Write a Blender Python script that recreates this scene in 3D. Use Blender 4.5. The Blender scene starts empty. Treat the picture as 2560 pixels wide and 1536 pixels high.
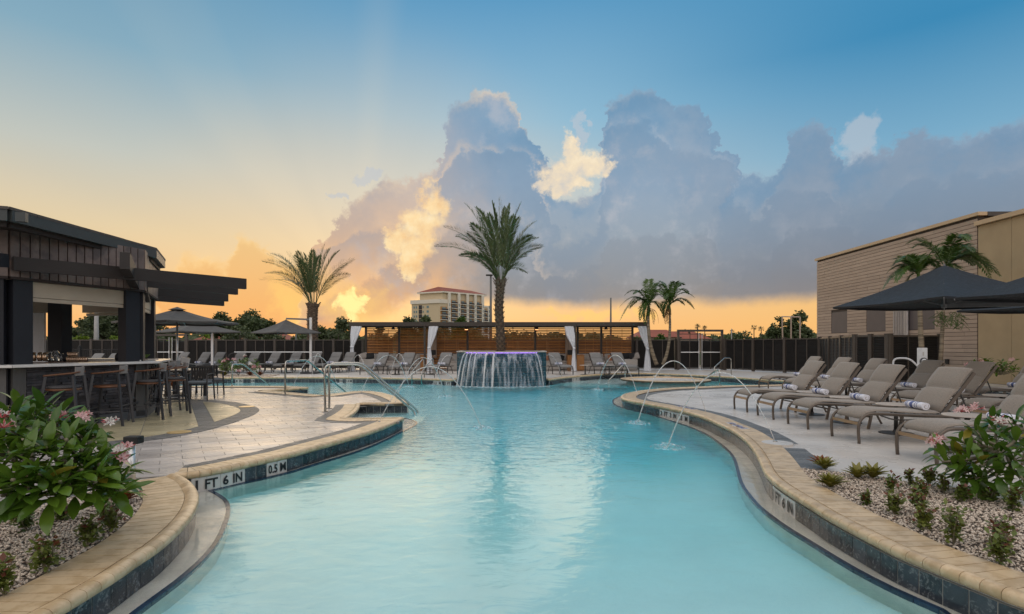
import bpy, bmesh, math, random
import numpy as np
from mathutils import Vector, Matrix, noise as mnoise
from mathutils.geometry import delaunay_2d_cdt

R = math.radians
PI = math.pi
rnd = random.Random(7)
scene = bpy.context.scene
COL = scene.collection

# ------------------------------------------------------------------ camera
CAM_H = 1.35
cam_data = bpy.data.cameras.new("camera")
cam = bpy.data.objects.new("camera", cam_data)
COL.objects.link(cam)
cam.location = (0, 0, CAM_H)
cam.rotation_euler = (R(90), 0, 0)
cam_data.sensor_width = 36.0
cam_data.lens = 36.0 * 1400 / 2560
cam_data.shift_y = 99.0 / 2560
cam_data.clip_start = 0.05
cam_data.clip_end = 6000
scene.camera = cam

scene.view_settings.view_transform = 'Standard'
scene.view_settings.look = 'None'
scene.view_settings.gamma = 1.0
scene.view_settings.exposure = 0.12
scene.view_settings.use_curve_mapping = False
scene.cycles.use_denoising = True
scene.cycles.max_bounces = 8
scene.cycles.diffuse_bounces = 3
scene.cycles.glossy_bounces = 4
scene.cycles.transmission_bounces = 6
scene.cycles.transparent_max_bounces = 24
scene.cycles.caustics_reflective = False
scene.cycles.caustics_refractive = True
scene.cycles.sample_clamp_indirect = 4.0

SUN_AZ, SUN_EL = R(-12.0), R(9.0)


def lin(c):
    return tuple(((v / 255.0) / 12.92 if v / 255.0 <= 0.04045 else ((v / 255.0 + 0.055) / 1.055) ** 2.4) for v in c)


# ---------------------------------------------------------- node expression
class E:
    """a float socket that can be used in arithmetic"""
    nt = None

    def __init__(s, sock):
        s.s = sock

    @staticmethod
    def m(op, a, b=None, c=None, clamp=False):
        n = E.nt.nodes.new('ShaderNodeMath')
        n.operation = op
        n.use_clamp = clamp
        for i, v in enumerate((a, b, c)):
            if v is None:
                continue
            if isinstance(v, E):
                E.nt.links.new(v.s, n.inputs[i])
            else:
                n.inputs[i].default_value = v
        return E(n.outputs[0])

    def __add__(s, o): return E.m('ADD', s, o)
    def __radd__(s, o): return E.m('ADD', o, s)
    def __sub__(s, o): return E.m('SUBTRACT', s, o)
    def __rsub__(s, o): return E.m('SUBTRACT', o, s)
    def __mul__(s, o): return E.m('MULTIPLY', s, o)
    def __rmul__(s, o): return E.m('MULTIPLY', o, s)
    def __truediv__(s, o): return E.m('DIVIDE', s, o)
    def max(s, o): return E.m('MAXIMUM', s, o)
    def min(s, o): return E.m('MINIMUM', s, o)
    def pow(s, o): return E.m('POWER', s, o)
    def sm(s, a, b, lo=0.0, hi=1.0):
        n = E.nt.nodes.new('ShaderNodeMapRange')
        n.interpolation_type = 'SMOOTHSTEP'
        E.nt.links.new(s.s, n.inputs[0])
        n.inputs[1].default_value = a
        n.inputs[2].default_value = b
        n.inputs[3].default_value = lo
        n.inputs[4].default_value = hi
        return E(n.outputs[0])


def mixc(fac, a, b, mode='MIX'):
    n = E.nt.nodes.new('ShaderNodeMix')
    n.data_type = 'RGBA'
    n.blend_type = mode
    n.clamp_factor = True
    for sock, v in ((n.inputs[0], fac), (n.inputs[6], a), (n.inputs[7], b)):
        if isinstance(v, E):
            E.nt.links.new(v.s, sock)
        elif hasattr(v, 'is_output') or isinstance(v, bpy.types.NodeSocket):
            E.nt.links.new(v, sock)
        elif isinstance(v, (int, float)):
            sock.default_value = v
        else:
            sock.default_value = tuple(v) + (1,) if len(v) == 3 else v
    return n.outputs[2]


def ramp(fac, stops, rgb=True, scale=255, interp='LINEAR'):
    n = E.nt.nodes.new('ShaderNodeValToRGB')
    cr = n.color_ramp
    cr.interpolation = interp
    while len(cr.elements) < len(stops):
        cr.elements.new(0.5)
    for e, (p, c) in zip(cr.elements, stops):
        e.position = p
        if isinstance(c, (int, float)):
            c = (c, c, c)
            e.color = c + (1,)
        else:
            e.color = lin(c) + (1,)
    if isinstance(fac, E):
        fac = fac.s
    E.nt.links.new(fac, n.inputs[0])
    return n.outputs[0]


# ------------------------------------------------------------------- world
world = bpy.data.worlds.new("World")
scene.world = world
world.use_nodes = True
NT = world.node_tree
NT.nodes.clear()
E.nt = NT


def az_of(x): return math.degrees(math.atan((x - 1280) / 1400))
def el_of(x, y): return math.degrees(math.atan((867 - y) / 1400 * math.cos(math.atan((x - 1280) / 1400))))


def build_sky():
    nn, lk = NT.nodes.new, NT.links.new
    tc = nn('ShaderNodeTexCoord')
    dirn = tc.outputs['Generated']
    sep = nn('ShaderNodeSeparateXYZ')
    lk(dirn, sep.inputs[0])
    x, y, z = E(sep.outputs[0]), E(sep.outputs[1]), E(sep.outputs[2])
    az = E.m('ARCTAN2', x, y) * (180 / PI)
    el = E.m('ARCSINE', z) * (180 / PI)
    hl = (x * x + y * y + 1e-6).pow(0.5)
    sx = x / hl
    cy = y / hl

    def noise3(scale, detail=6.0, rough=0.55, off=(0, 0, 0), dist=0.0, zs=1.0):
        mp = nn('ShaderNodeMapping')
        mp.inputs['Location'].default_value = off
        mp.inputs['Scale'].default_value = (1, 1, zs)
        lk(dirn, mp.inputs[0])
        n = nn('ShaderNodeTexNoise')
        n.inputs['Scale'].default_value = scale
        n.inputs['Detail'].default_value = detail
        n.inputs['Roughness'].default_value = rough
        n.inputs['Distortion'].default_value = dist
        lk(mp.outputs[0], n.inputs[0])
        s = nn('ShaderNodeSeparateColor')
        lk(n.outputs['Color'], s.inputs[0])
        return E(n.outputs[0]), E(s.outputs[1]), E(s.outputs[2])

    # --- clear sky
    t = (el * (1 / 60)).max(0.0)
    def rm(st): return ramp(t, [(e / 60, c) for e, c in st])
    left = rm([(0, (249, 180, 106)), (5, (240, 192, 130)), (10, (221, 199, 160)), (16, (190, 193, 184)), (24, (130, 167, 186)), (34, (84, 142, 178)), (60, (180, 192, 202))])
    mid = rm([(0, (248, 178, 104)), (6, (238, 200, 148)), (14, (186, 196, 196)), (22, (138, 181, 205)), (32, (86, 149, 190)), (42, (96, 152, 190)), (60, (180, 192, 202))])
    right = rm([(0, (246, 186, 108)), (4, (240, 190, 120)), (10, (170, 188, 196)), (17, (118, 167, 196)), (25, (58, 134, 178)), (36, (74, 142, 184)), (60, (180, 192, 202))])
    back = rm([(0, (206, 190, 186)), (8, (196, 196, 206)), (20, (165, 188, 212)), (40, (140, 170, 200)), (60, (180, 192, 202))])
    clear = mixc(sx.sm(-0.62, -0.02), left, mid)
    clear = mixc(sx.sm(0.05, 0.62), clear, right)
    clear = mixc(cy.sm(0.5, -0.6), clear, back)
    # physical daylight sky below the graded colours
    nis = nn('ShaderNodeTexSky')
    nis.sky_type = 'NISHITA'
    nis.sun_disc = False
    nis.sun_elevation = SUN_EL
    nis.sun_rotation = SUN_AZ
    nis.dust_density = 2.0
    nis.ozone_density = 2.0
    nsc = mixc(1.0, nis.outputs[0], (0.07, 0.07, 0.07), 'MULTIPLY')
    clear = mixc(0.05, clear, nsc)

    # --- sun glow behind the clouds
    sd = Vector((math.sin(SUN_AZ) * math.cos(R(5)), math.cos(SUN_AZ) * math.cos(R(5)), math.sin(R(5))))
    dot = x * sd.x + y * sd.y + z * sd.z
    glow = dot.sm(math.cos(R(26)), 1.0)
    clear = mixc(glow * 0.24, clear, lin((255, 208, 136)))

    # faint rays fanning out from the hidden sun
    th = E.m('ARCTAN2', el - 5.0, az + 15.8)
    ray = E.m('SINE', th * 9.0 + 0.6) * 0.5 + E.m('SINE', th * 17.0 + 2.0) * 0.35 + E.m('SINE', th * 31.0) * 0.2
    ray = ray * dot.sm(math.cos(R(46)), math.cos(R(20))) * sx.sm(0.05, -0.25)
    clear = mixc((ray * 0.5).max(0.0) * 0.09, clear, lin((255, 232, 190)))
    clear = mixc((ray * -0.5).max(0.0) * 0.06, clear, lin((120, 140, 150)))

    # --- warped coordinates
    w1, w2, w3 = noise3(7.0, 9.0, 0.60)
    s1, s2, s3 = noise3(26.0, 6.0, 0.62, (3, 1, 2))
    t1, t2, t3 = noise3(70.0, 4.0, 0.6, (4, 4, 1))
    azw = az + (w2 - 0.5) * 9.0 + (s2 - 0.5) * 3.0 + (t2 - 0.5) * 1.1
    elw = el + (w3 - 0.5) * 6.0 + (s3 - 0.5) * 3.0 + (t3 - 0.5) * 1.1
    big, big2, big3 = noise3(3.2, 7.0, 0.6, (5, 2, 1))

    def curve(src, pts, lo=-90, hi=90):
        """float curve of azimuth (deg) giving elevation (deg, 0..40)"""
        n = nn('ShaderNodeFloatCurve')
        c = n.mapping.curves[0]
        pts = sorted(pts)
        data = [((a - lo) / (hi - lo), e / 40.0) for a, e in pts]
        while len(c.points) < len(data):
            c.points.new(0.5, 0.5)
        for p, (a, e) in zip(c.points, data):
            p.location = (min(max(a, 0), 1), min(max(e, 0), 1))
            p.handle_type = 'AUTO_CLAMPED'
        n.mapping.update()
        f = (src - lo) / (hi - lo)
        lk(f.s, n.inputs['Value'])
        return E(n.outputs[0]) * 40.0

    def sky(pts): return [(az_of(px), el_of(px, py)) for px, py in pts]

    # --- warm low cloud at left
    topE = curve(azw, [(-90, 3), (-60, 5)] + sky([(330, 800), (400, 700), (445, 655), (500, 632), (552, 640), (585, 600), (620, 578), (655, 590), (700, 640), (760, 700), (860, 780)]) + [(0, 0), (90, 0)])
    dE = topE - elw
    mE = dE.sm(-0.5, 1.0)
    cE = ramp((el * (1 / 12)).max(0.0), [(0, (246, 168, 100)), (0.35, (240, 178, 108)), (0.8, (232, 190, 128)), (1, (226, 190, 136))])
    rimE = dE.sm(1.6, 0.0) * w1.sm(0.35, 0.62)
    cE = mixc(rimE * 0.85, cE, lin((255, 216, 150)))
    col = mixc(mE * 0.9, clear, cE)

    # --- bright back-lit gap (drawn under the grey mass, shows through its holes)
    def blobs(lst, a=azw, e=elw):
        f = None
        for (px, py, rx, ry) in lst:
            ca, ce = az_of(px), el_of(px, py)
            k = 1400 / math.cos(math.atan((px - 1280) / 1400)) ** -1
            kk = 57.3 / 1400
            ra, re = rx * kk * math.cos(R(ca)) ** 2, ry * kk * math.cos(R(ca))
            u = (a - ca) * (1 / ra)
            v = (e - ce) * (1 / re)
            g = 1.0 - (u * u + v * v)
            f = g if f is None else E.m('SMOOTH_MAX', f, g, 0.35)
        return f

    # --- grey cumulus mass
    topM = curve(azw, [(-90, 1), (-40, 0.5)] + sky([(720, 790), (780, 690), (812, 575), (862, 520), (930, 488), (1000, 458), (1062, 440), (1080, 372), (1082, 318), (1105, 282), (1150, 250), (1200, 238), (1250, 243), (1296, 268), (1332, 306), (1352, 372), (1375, 460), (1410, 500), (1470, 470), (1492, 380), (1500, 296), (1522, 238), (1570, 212), (1622, 196), (1655, 222), (1700, 268), (1745, 258), (1785, 262), (1800, 340), (1806, 420), (1795, 474), (1822, 440), (1860, 420), (1900, 440), (1930, 400), (1950, 345), (2000, 322), (2050, 318), (2082, 350), (2100, 395), (2160, 384), (2210, 396), (2250, 362), (2300, 338), (2350, 346), (2400, 338), (2450, 332), (2500, 326), (2560, 290)]) + [(46, 17.5), (54, 18), (62, 14), (75, 9), (90, 6)])
    botM = curve(azw, [(-90, 0), (-32, 1), (-14, 3)] + sky([(1080, 745), (1200, 752), (1350, 762), (1560, 760), (1700, 756), (1900, 750), (2100, 745)]) + [(45, 3.2), (90, 2)])
    dT = topM - elw
    elb = el + (w3 - 0.5) * 2.0 + (s3 - 0.5) * 0.8
    dB = elb - botM
    mM = dT.sm(-0.25, 0.6) * dB.sm(-0.7, 0.9)
    vt = (el * (1 / 26)).max(0.0)
    cR = ramp(vt, [(0, (196, 150, 118)), (0.13, (150, 138, 130)), (0.24, (142, 141, 142)), (0.42, (146, 158, 170)), (0.62, (142, 163, 184)), (0.85, (120, 154, 182)), (1, (112, 150, 180))])
    cL = ramp(vt, [(0, (248, 174, 104)), (0.2, (240, 182, 122)), (0.4, (222, 182, 144)), (0.58, (192, 176, 166)), (0.75, (170, 170, 176)), (1, (152, 166, 182))])
    cM = mixc((azw + (big - 0.5) * 22).sm(-12, 1), cL, cR)
    # broad light and dark billows inside the mass
    lo_, hi_ = 0.40, 0.62
    cM = mixc(big2.sm(0.52, 0.68) * 0.40, cM, mixc(0.45, cM, lin((214, 196, 182))))
    dk = big3.sm(0.50, 0.66) * el.sm(3.0, 14.0)
    cM = mixc(dk * 0.34, cM, lin((112, 138, 164)))
    puff = (s1 * 0.45 + w1 * 0.55)
    cM = mixc(puff.sm(0.50, 0.66) * 0.42, cM, lin((196, 192, 194)))
    # a nearer, lower rank of billows overlapping the tall ones
    r1, r2, r3 = noise3(9.0, 9.0, 0.62, (8, 3, 6))
    for kk, (sc_, sh_, amp) in enumerate(((0.78, 7.0, 13.0), (0.52, -9.0, 11.0))):
        d2 = (topM * sc_ + (big - 0.5) * amp * (1 if kk == 0 else -1) + (r1 - 0.5) * (8.0 if kk == 0 else -8.0)) - el - (s2 - 0.5) * 2.2
        cM = mixc(d2.sm(-0.1, 0.9) * d2.sm(9.0, 1.5) * 0.30, cM, lin((104, 132, 160)) if kk == 0 else lin((122, 132, 146)))
        cM = mixc(d2.sm(-1.6, -0.1) * d2.sm(0.5, -0.1) * r2.sm(0.42, 0.6) * 0.26, cM, mixc(sx.sm(-0.25, 0.35), lin((246, 206, 158)), lin((206, 204, 206))))
    # darker right bank
    cM = mixc((azw.sm(14, 30)) * el.sm(1.0, 7.0) * 0.72, cM, ramp(vt, [(0, (140, 122, 112)), (0.2, (118, 118, 124)), (0.5, (118, 138, 160)), (1, (104, 142, 174))]))
    # sunlit rim
    cM = mixc(dT.sm(5.0, 0.8) * sx.sm(-0.16, 0.04) * dT.sm(-0.2, 0.6) * w3.sm(0.36, 0.56) * 0.55, cM, lin((100, 140, 172)))
    rim = sx.sm(0.30, -0.04, 0.25, 1.0) * dT.sm(1.5, 0.05) * w1.sm(0.38, 0.60) * dT.sm(-0.3, 0.2)
    rimc = mixc(sx.sm(-0.2, 0.5), lin((255, 220, 168)), lin((206, 204, 206)))
    cM = mixc(rim * 0.5, cM, rimc)
    col = mixc(mM * 0.97, col, cM)

    # detached pale puffs
    fP = blobs([(2150, 350, 60, 55), (1460, 318, 16, 34), (1440, 352, 12, 12), (905, 462, 40, 14), (840, 500, 30, 12)])
    col = mixc(fP.sm(-0.1, 0.6) * 0.55, col, lin((184, 190, 198)))

    # --- cream sunlit cloud between the towers
    fH = blobs([(1395, 425, 62, 42), (1450, 405, 66, 46), (1345, 452, 34, 20), (1425, 372, 30, 30), (1500, 430, 36, 24), (1400, 468, 40, 22)])
    cH = ramp(E.m('MULTIPLY_ADD', s1, 0.5, w1 * 0.5), [(0.34, (186, 190, 194)), (0.44, (216, 204, 188)), (0.53, (238, 218, 186)), (0.64, (253, 236, 204))])
    col = mixc((fH + (s1 - 0.5) * 2.0 + (w1 - 0.5) * 1.4 + (r2 - 0.5) * 1.4).sm(-0.35, 0.75) * 0.92, col, cH)
    # warm glowing gap left of the tall tower
    fG = blobs([(1072, 500, 30, 36), (1050, 560, 52, 46), (1062, 610, 40, 44), (1048, 655, 30, 40), (1010, 592, 30, 26), (1035, 690, 20, 22)])
    cG = ramp(E.m('MULTIPLY_ADD', s1, 0.5, w1 * 0.5), [(0.34, (232, 184, 132)), (0.46, (248, 206, 146)), (0.56, (255, 226, 172)), (0.68, (255, 240, 206))])
    col = mixc((fG + (s2 - 0.5) * 2.4 + (w1 - 0.5) * 2.4 + (r2 - 0.5) * 2.0).sm(-0.7, 1.0) * 0.85, col, cG)
    # glow round the sun and its burst
    fS = blobs([(885, 752, 26, 30), (905, 728, 18, 14), (868, 778, 12, 16)])
    fS2 = blobs([(830, 700, 60, 46), (735, 735, 64, 60), (720, 800, 30, 26), (900, 760, 80, 60), (1500, 780, 70, 18), (1400, 792, 60, 10), (1620, 775, 40, 18)])
    col = mixc(fS2.sm(-0.5, 0.9) * w1.sm(0.34, 0.6) * 0.65, col, lin((255, 206, 116)))
    col = mixc((fS + (s1 - 0.5) * 2.0).sm(-0.4, 0.9), col, (1.25, 0.86, 0.34))
    # thin haze at the horizon
    col = mixc(el.sm(3.0, -0.2) * 0.35, col, lin((248, 186, 120)))
    # bright broken cloud added behind and overhead, out of view, to light the deck
    b1, b2, b3 = noise3(2.1, 8.0, 0.6, (1, 7, 4), 0.0, 1.8)
    mb = b1.sm(0.38, 0.58) * cy.sm(0.25, -0.35).max(el.sm(40, 58)) * el.sm(2, 9)
    cb = mixc(b2.sm(0.36, 0.60), (0.80, 0.76, 0.76), (1.8, 1.6, 1.42))
    col = mixc(mb * 0.9, col, cb)
    # ground haze below the horizon
    col = mixc(el.sm(-0.5, -3.0), col, lin((150, 140, 128)))
    bg = nn('ShaderNodeBackground')
    bg.inputs['Strength'].default_value = SKY_STRENGTH
    lk(col, bg.inputs[0])
    out = nn('ShaderNodeOutputWorld')
    lk(bg.outputs[0], out.inputs[0])


SKY_STRENGTH = 1.0
build_sky()
world.cycles.sampling_method = 'MANUAL'
world.cycles.sample_map_resolution = 512

sun_data = bpy.data.lights.new("sun", 'SUN')
sun_data.energy = 0.55
sun_data.angle = R(42)
sun_data.color = (1.0, 0.76, 0.50)
sun = bpy.data.objects.new("sun", sun_data)
COL.objects.link(sun)
sun.rotation_euler = Vector((-math.sin(SUN_AZ) * math.cos(SUN_EL), -math.cos(SUN_AZ) * math.cos(SUN_EL), -math.sin(SUN_EL))).to_track_quat('-Z', 'Y').to_euler()

# ================================================================== helpers
F = 1400.0


def G(px, py, z=0.0):
    d = (CAM_H - z) * F / (py - 867.0)
    return Vector(((px - 1280.0) * d / F, d, z))


def W(px, py, D):
    return Vector(((px - 1280.0) * D / F, D, CAM_H - (py - 867.0) * D / F))


def tag(o, label=None, cat=None, group=None, kind=None):
    if label: o['label'] = label
    if cat: o['category'] = cat
    if group: o['group'] = group
    if kind: o['kind'] = kind
    return o


def empty(name, loc=(0, 0, 0), rz=0.0):
    o = bpy.data.objects.new(name, None)
    o.location = loc
    o.rotation_euler = (0, 0, rz)
    o.empty_display_size = 0.1
    COL.objects.link(o)
    return o


KIDS = {}


def link(o, parent=None):
    COL.objects.link(o)
    if parent is not None:
        o.parent = parent
        KIDS.setdefault(parent.name, []).append(o)
    return o


def copy_tree(o, parent=None):
    c = o.copy()
    COL.objects.link(c)
    c.parent = parent
    if parent is not None:
        KIDS.setdefault(parent.name, []).append(c)
    for ch in list(KIDS.get(o.name, [])):
        copy_tree(ch, c)
    return c


class MB:
    """collects shapes into one mesh"""
    def __init__(s):
        s.v, s.f = [], []

    def add(s, vs, fs):
        n = len(s.v)
        s.v.extend([tuple(v) for v in vs])
        s.f.extend([tuple(i + n for i in f) for f in fs])
        return s

    def box(s, c, size, rz=0.0, m=None):
        hx, hy, hz = size[0] / 2, size[1] / 2, size[2] / 2
        pts = [Vector((x, y, z)) for z in (-hz, hz) for y in (-hy, hy) for x in (-hx, hx)]
        rot = m if m is not None else Matrix.Rotation(rz, 3, 'Z')
        c = Vector(c)
        return s.add([rot @ p + c for p in pts], [(0, 2, 3, 1), (4, 5, 7, 6), (0, 1, 5, 4), (2, 6, 7, 3), (0, 4, 6, 2), (1, 3, 7, 5)])

    def beam(s, a, b, w, h, up=(0, 0, 1), ext=0.0):
        a, b = Vector(a), Vector(b)
        d = (b - a).normalized()
        a = a - d * ext
        b = b + d * ext
        u = Vector(up)
        side = d.cross(u)
        if side.length < 1e-4:
            side = d.cross(Vector((1, 0, 0)))
        side.normalize()
        u = side.cross(d).normalized()
        vs = []
        for p in (a, b):
            for sx_, sz in ((-1, -1), (1, -1), (1, 1), (-1, 1)):
                vs.append(p + side * (sx_ * w / 2) + u * (sz * h / 2))
        return s.add(vs, [(0, 1, 2, 3), (7, 6, 5, 4), (0, 4, 5, 1), (1, 5, 6, 2), (2, 6, 7, 3), (3, 7, 4, 0)])

    def tube(s, pts, r, n=8, cap=True, radii=None, flat=1.0):
        pts = [Vector(p) for p in pts]
        k = len(pts)
        vs, fs = [], []
        prev = None
        for i, p in enumerate(pts):
            t = (pts[min(i + 1, k - 1)] - pts[max(i - 1, 0)])
            if t.length < 1e-7:
                t = Vector((0, 0, 1))
            t.normalize()
            if prev is None:
                a = t.orthogonal().normalized()
                if abs(t.z) < 0.95:
                    a = t.cross(Vector((0, 0, 1))).normalized()
            else:
                a = (prev - t * prev.dot(t))
                a = a.normalized() if a.length > 1e-6 else t.orthogonal().normalized()
            prev = a
            b = t.cross(a)
            rr = radii[i] if radii else r
            for j in range(n):
                an = 2 * PI * j / n
                vs.append(p + a * (math.cos(an) * rr) + b * (math.sin(an) * rr * flat))
        for i in range(k - 1):
            for j in range(n):
                j2 = (j + 1) % n
                fs.append((i * n + j, i * n + j2, (i + 1) * n + j2, (i + 1) * n + j))
        if cap:
            fs.append(tuple(range(n))[::-1])
            fs.append(tuple((k - 1) * n + j for j in range(n)))
        return s.add(vs, fs)

    def lathe(s, prof, c=(0, 0, 0), n=20, sx=1, sy=1, a0=0.0, a1=2 * PI):
        c = Vector(c)
        full = abs((a1 - a0) - 2 * PI) < 1e-6
        k = n if full else n + 1
        vs, fs = [], []
        for r, z in prof:
            for j in range(k):
                a = a0 + (a1 - a0) * j / n
                vs.append(c + Vector((math.cos(a) * r * sx, math.sin(a) * r * sy, z)))
        for i in range(len(prof) - 1):
            for j in range(n):
                j2 = (j + 1) % k
                fs.append((i * k + j, i * k + j2, (i + 1) * k + j2, (i + 1) * k + j))
        if full:
            if prof[0][0] > 1e-5: fs.append(tuple(range(k))[::-1])
            if prof[-1][0] > 1e-5: fs.append(tuple((len(prof) - 1) * k + j for j in range(k)))
        return s.add(vs, fs)

    def prism(s, poly, z0, z1):
        n = len(poly)
        vs = [(p[0], p[1], z0) for p in poly] + [(p[0], p[1], z1) for p in poly]
        fs = [tuple(range(n))[::-1], tuple(range(n, 2 * n))]
        area = sum(poly[i][0] * poly[(i + 1) % n][1] - poly[(i + 1) % n][0] * poly[i][1] for i in range(n))
        sd = [(i, (i + 1) % n, n + (i + 1) % n, n + i) for i in range(n)]
        if area < 0:
            fs = [f[::-1] for f in fs]
            sd = [f[::-1] for f in sd]
        return s.add(vs, fs + sd)

    def quad(s, a, b, c, d):
        return s.add([a, b, c, d], [(0, 1, 2, 3)])

    def sphere(s, c, r, n=10, m=6, sc=(1, 1, 1)):
        prof = [(max(1e-4, math.sin(PI * i / m)) * 1.0, -math.cos(PI * i / m)) for i in range(m + 1)]
        vs, fs = [], []
        c = Vector(c)
        for rr, z in prof:
            for j in range(n):
                a = 2 * PI * j / n
                vs.append(c + Vector((math.cos(a) * rr * r * sc[0], math.sin(a) * rr * r * sc[1], z * r * sc[2])))
        for i in range(m):
            for j in range(n):
                fs.append((i * n + j, i * n + (j + 1) % n, (i + 1) * n + (j + 1) % n, (i + 1) * n + j))
        return s.add(vs, fs)

    def mesh(s, name, mat=None, smooth=False):
        me = bpy.data.meshes.new(name)
        me.from_pydata(s.v, [], s.f)
        if smooth:
            me.polygons.foreach_set('use_smooth', [True] * len(me.polygons))
        if mat is not None:
            me.materials.append(mat)
        me.update()
        return me

    def build(s, name, mat, parent=None, smooth=False, bevel=0.0, autos=False, loc=None, subsurf=0):
        me = s.mesh(name, mat, smooth)
        if bevel > 0 or autos:
            bm = bmesh.new()
            bm.from_mesh(me)
            if bevel > 0:
                bmesh.ops.remove_doubles(bm, verts=bm.verts, dist=1e-6)
                es = [e for e in bm.edges if len(e.link_faces) == 2 and e.calc_face_angle(0) > 0.5]
                bmesh.ops.bevel(bm, geom=es, offset=bevel, segments=1, affect='EDGES', profile=0.7)
            if autos:
                for f in bm.faces: f.smooth = True
                for e in bm.edges:
                    e.smooth = not (len(e.link_faces) == 2 and e.calc_face_angle(0) > R(40))
            bm.to_mesh(me)
            bm.free()
        o = bpy.data.objects.new(name, me)
        if loc is not None:
            o.location = loc
        if subsurf:
            md = o.modifiers.new('subdivision', 'SUBSURF')
            md.levels = md.render_levels = subsurf
        link(o, parent)
        return o


def obj(name, me, parent=None, loc=(0, 0, 0), rot=(0, 0, 0), sc=(1, 1, 1)):
    o = bpy.data.objects.new(name, me)
    o.location, o.rotation_euler, o.scale = loc, rot, sc
    return link(o, parent)


def pieces(parent, name, mat, plist, limit=300, autos=False, rest=None):
    """plist: list of (verts, faces). Those showing largest become objects, the others one mesh."""
    def key(p):
        c = p[0][0]
        if c[1] < 0.5: return 1e9
        px = 1280 + F * c[0] / c[1]
        d = math.sqrt(c[0] ** 2 + c[1] ** 2)
        if px < -150 or px > 2710 or 867 + F * (CAM_H - c[2]) / c[1] > 1650: return 1e6 + d
        return d
    pl = sorted(plist, key=key)
    vis = [p for p in pl if key(p) < 1e6]
    near, far = vis[:limit], vis[limit:] + pl[len(vis):]
    for vs, fs in near:
        MB().add(vs, fs).build(name, mat, parent, autos=autos)
    if far:
        mb = MB()
        for vs, fs in far: mb.add(vs, fs)
        o = mb.build(rest or name + '_field', mat, parent, autos=autos)
        o['kind'] = 'stuff'
    return parent


# ---------------------------------------------------------------- 2D helpers
def catmull(pts, per=8, closed=False):
    P_ = [Vector(p) for p in pts]
    n = len(P_)
    if n < 3:
        return P_
    out = []
    for i in range(n - 1):
        p0 = P_[i - 1] if i > 0 else P_[i] * 2 - P_[i + 1]
        p1, p2 = P_[i], P_[i + 1]
        p3 = P_[i + 2] if i + 2 < n else P_[i + 1] * 2 - P_[i]
        for k in range(per):
            t = k / per
            out.append(0.5 * ((2 * p1) + (p2 - p0) * t + (2 * p0 - 5 * p1 + 4 * p2 - p3) * t * t + (3 * p1 - p0 - 3 * p2 + p3) * t ** 3))
    out.append(P_[-1])
    return out


def resample(pts, step):
    pts = [Vector(p) for p in pts]
    L = [0.0]
    for a, b in zip(pts, pts[1:]): L.append(L[-1] + (b - a).length)
    tot = L[-1]
    n = max(2, round(tot / step))
    out, j = [], 0
    for i in range(n + 1):
        t = tot * i / n
        while j < len(L) - 2 and L[j + 1] < t: j += 1
        seg = L[j + 1] - L[j]
        u = 0 if seg < 1e-9 else (t - L[j]) / seg
        out.append(pts[j].lerp(pts[j + 1], min(max(u, 0), 1)))
    return out


def normals2d(pts):
    """unit normals to the right of travel"""
    out = []
    n = len(pts)
    for i in range(n):
        t = pts[min(i + 1, n - 1)] - pts[max(i - 1, 0)]
        t = Vector((t[0], t[1]))
        t = t.normalized() if t.length > 1e-9 else Vector((1, 0))
        out.append(Vector((t.y, -t.x)))
    return out


def smooth_line(pts, k=2):
    p = [Vector(q) for q in pts]
    for _ in range(k):
        p = [p[0]] + [(p[i - 1] + p[i] * 2 + p[i + 1]) / 4 for i in range(1, len(p) - 1)] + [p[-1]]
    return p


def inside(pt, poly):
    x, y = pt[0], pt[1]
    c = False
    j = len(poly) - 1
    for i in range(len(poly)):
        xi, yi, xj, yj = poly[i][0], poly[i][1], poly[j][0], poly[j][1]
        if (yi > y) != (yj > y) and x < (xj - xi) * (y - yi) / (yj - yi + 1e-15) + xi:
            c = not c
        j = i
    return c


def clip_half(poly, a, n):
    """keep the side where (p-a).n <= 0"""
    out = []
    m = len(poly)
    for i in range(m):
        p, q = poly[i], poly[(i + 1) % m]
        dp = (p[0] - a[0]) * n[0] + (p[1] - a[1]) * n[1]
        dq = (q[0] - a[0]) * n[0] + (q[1] - a[1]) * n[1]
        if dp <= 0: out.append(p)
        if (dp < 0 < dq) or (dq < 0 < dp):
            t = dp / (dp - dq)
            out.append((p[0] + (q[0] - p[0]) * t, p[1] + (q[1] - p[1]) * t))
    return out


def clip_convex(subject, cell):
    """subject: any polygon; cell: convex CCW"""
    out = subject
    m = len(cell)
    for i in range(m):
        a, b = cell[i], cell[(i + 1) % m]
        out = clip_half(out, a, (b[1] - a[1], -(b[0] - a[0])))
        if len(out) < 3: return []
    return out


def area2(poly):
    return 0.5 * sum(poly[i][0] * poly[(i + 1) % len(poly)][1] - poly[(i + 1) % len(poly)][0] * poly[i][1] for i in range(len(poly)))


def tri_region(outer, holes, extra=()):
    """triangulated region -> verts2d, tris"""
    vs, es = [], []
    for loop in [outer] + list(holes):
        n0 = len(vs)
        vs += [Vector((p[0], p[1])) for p in loop]
        es += [(n0 + i, n0 + (i + 1) % len(loop)) for i in range(len(loop))]
    vs += [Vector((p[0], p[1])) for p in extra]
    r = delaunay_2d_cdt(vs, es, [], 0, 1e-5)
    ov, of = r[0], r[2]
    keep = []
    for f in of:
        c = sum((ov[i] for i in f), Vector((0, 0))) / len(f)
        if inside(c, outer) and not any(inside(c, h) for h in holes):
            keep.append(tuple(f))
    return [tuple(v) for v in ov], keep


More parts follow.
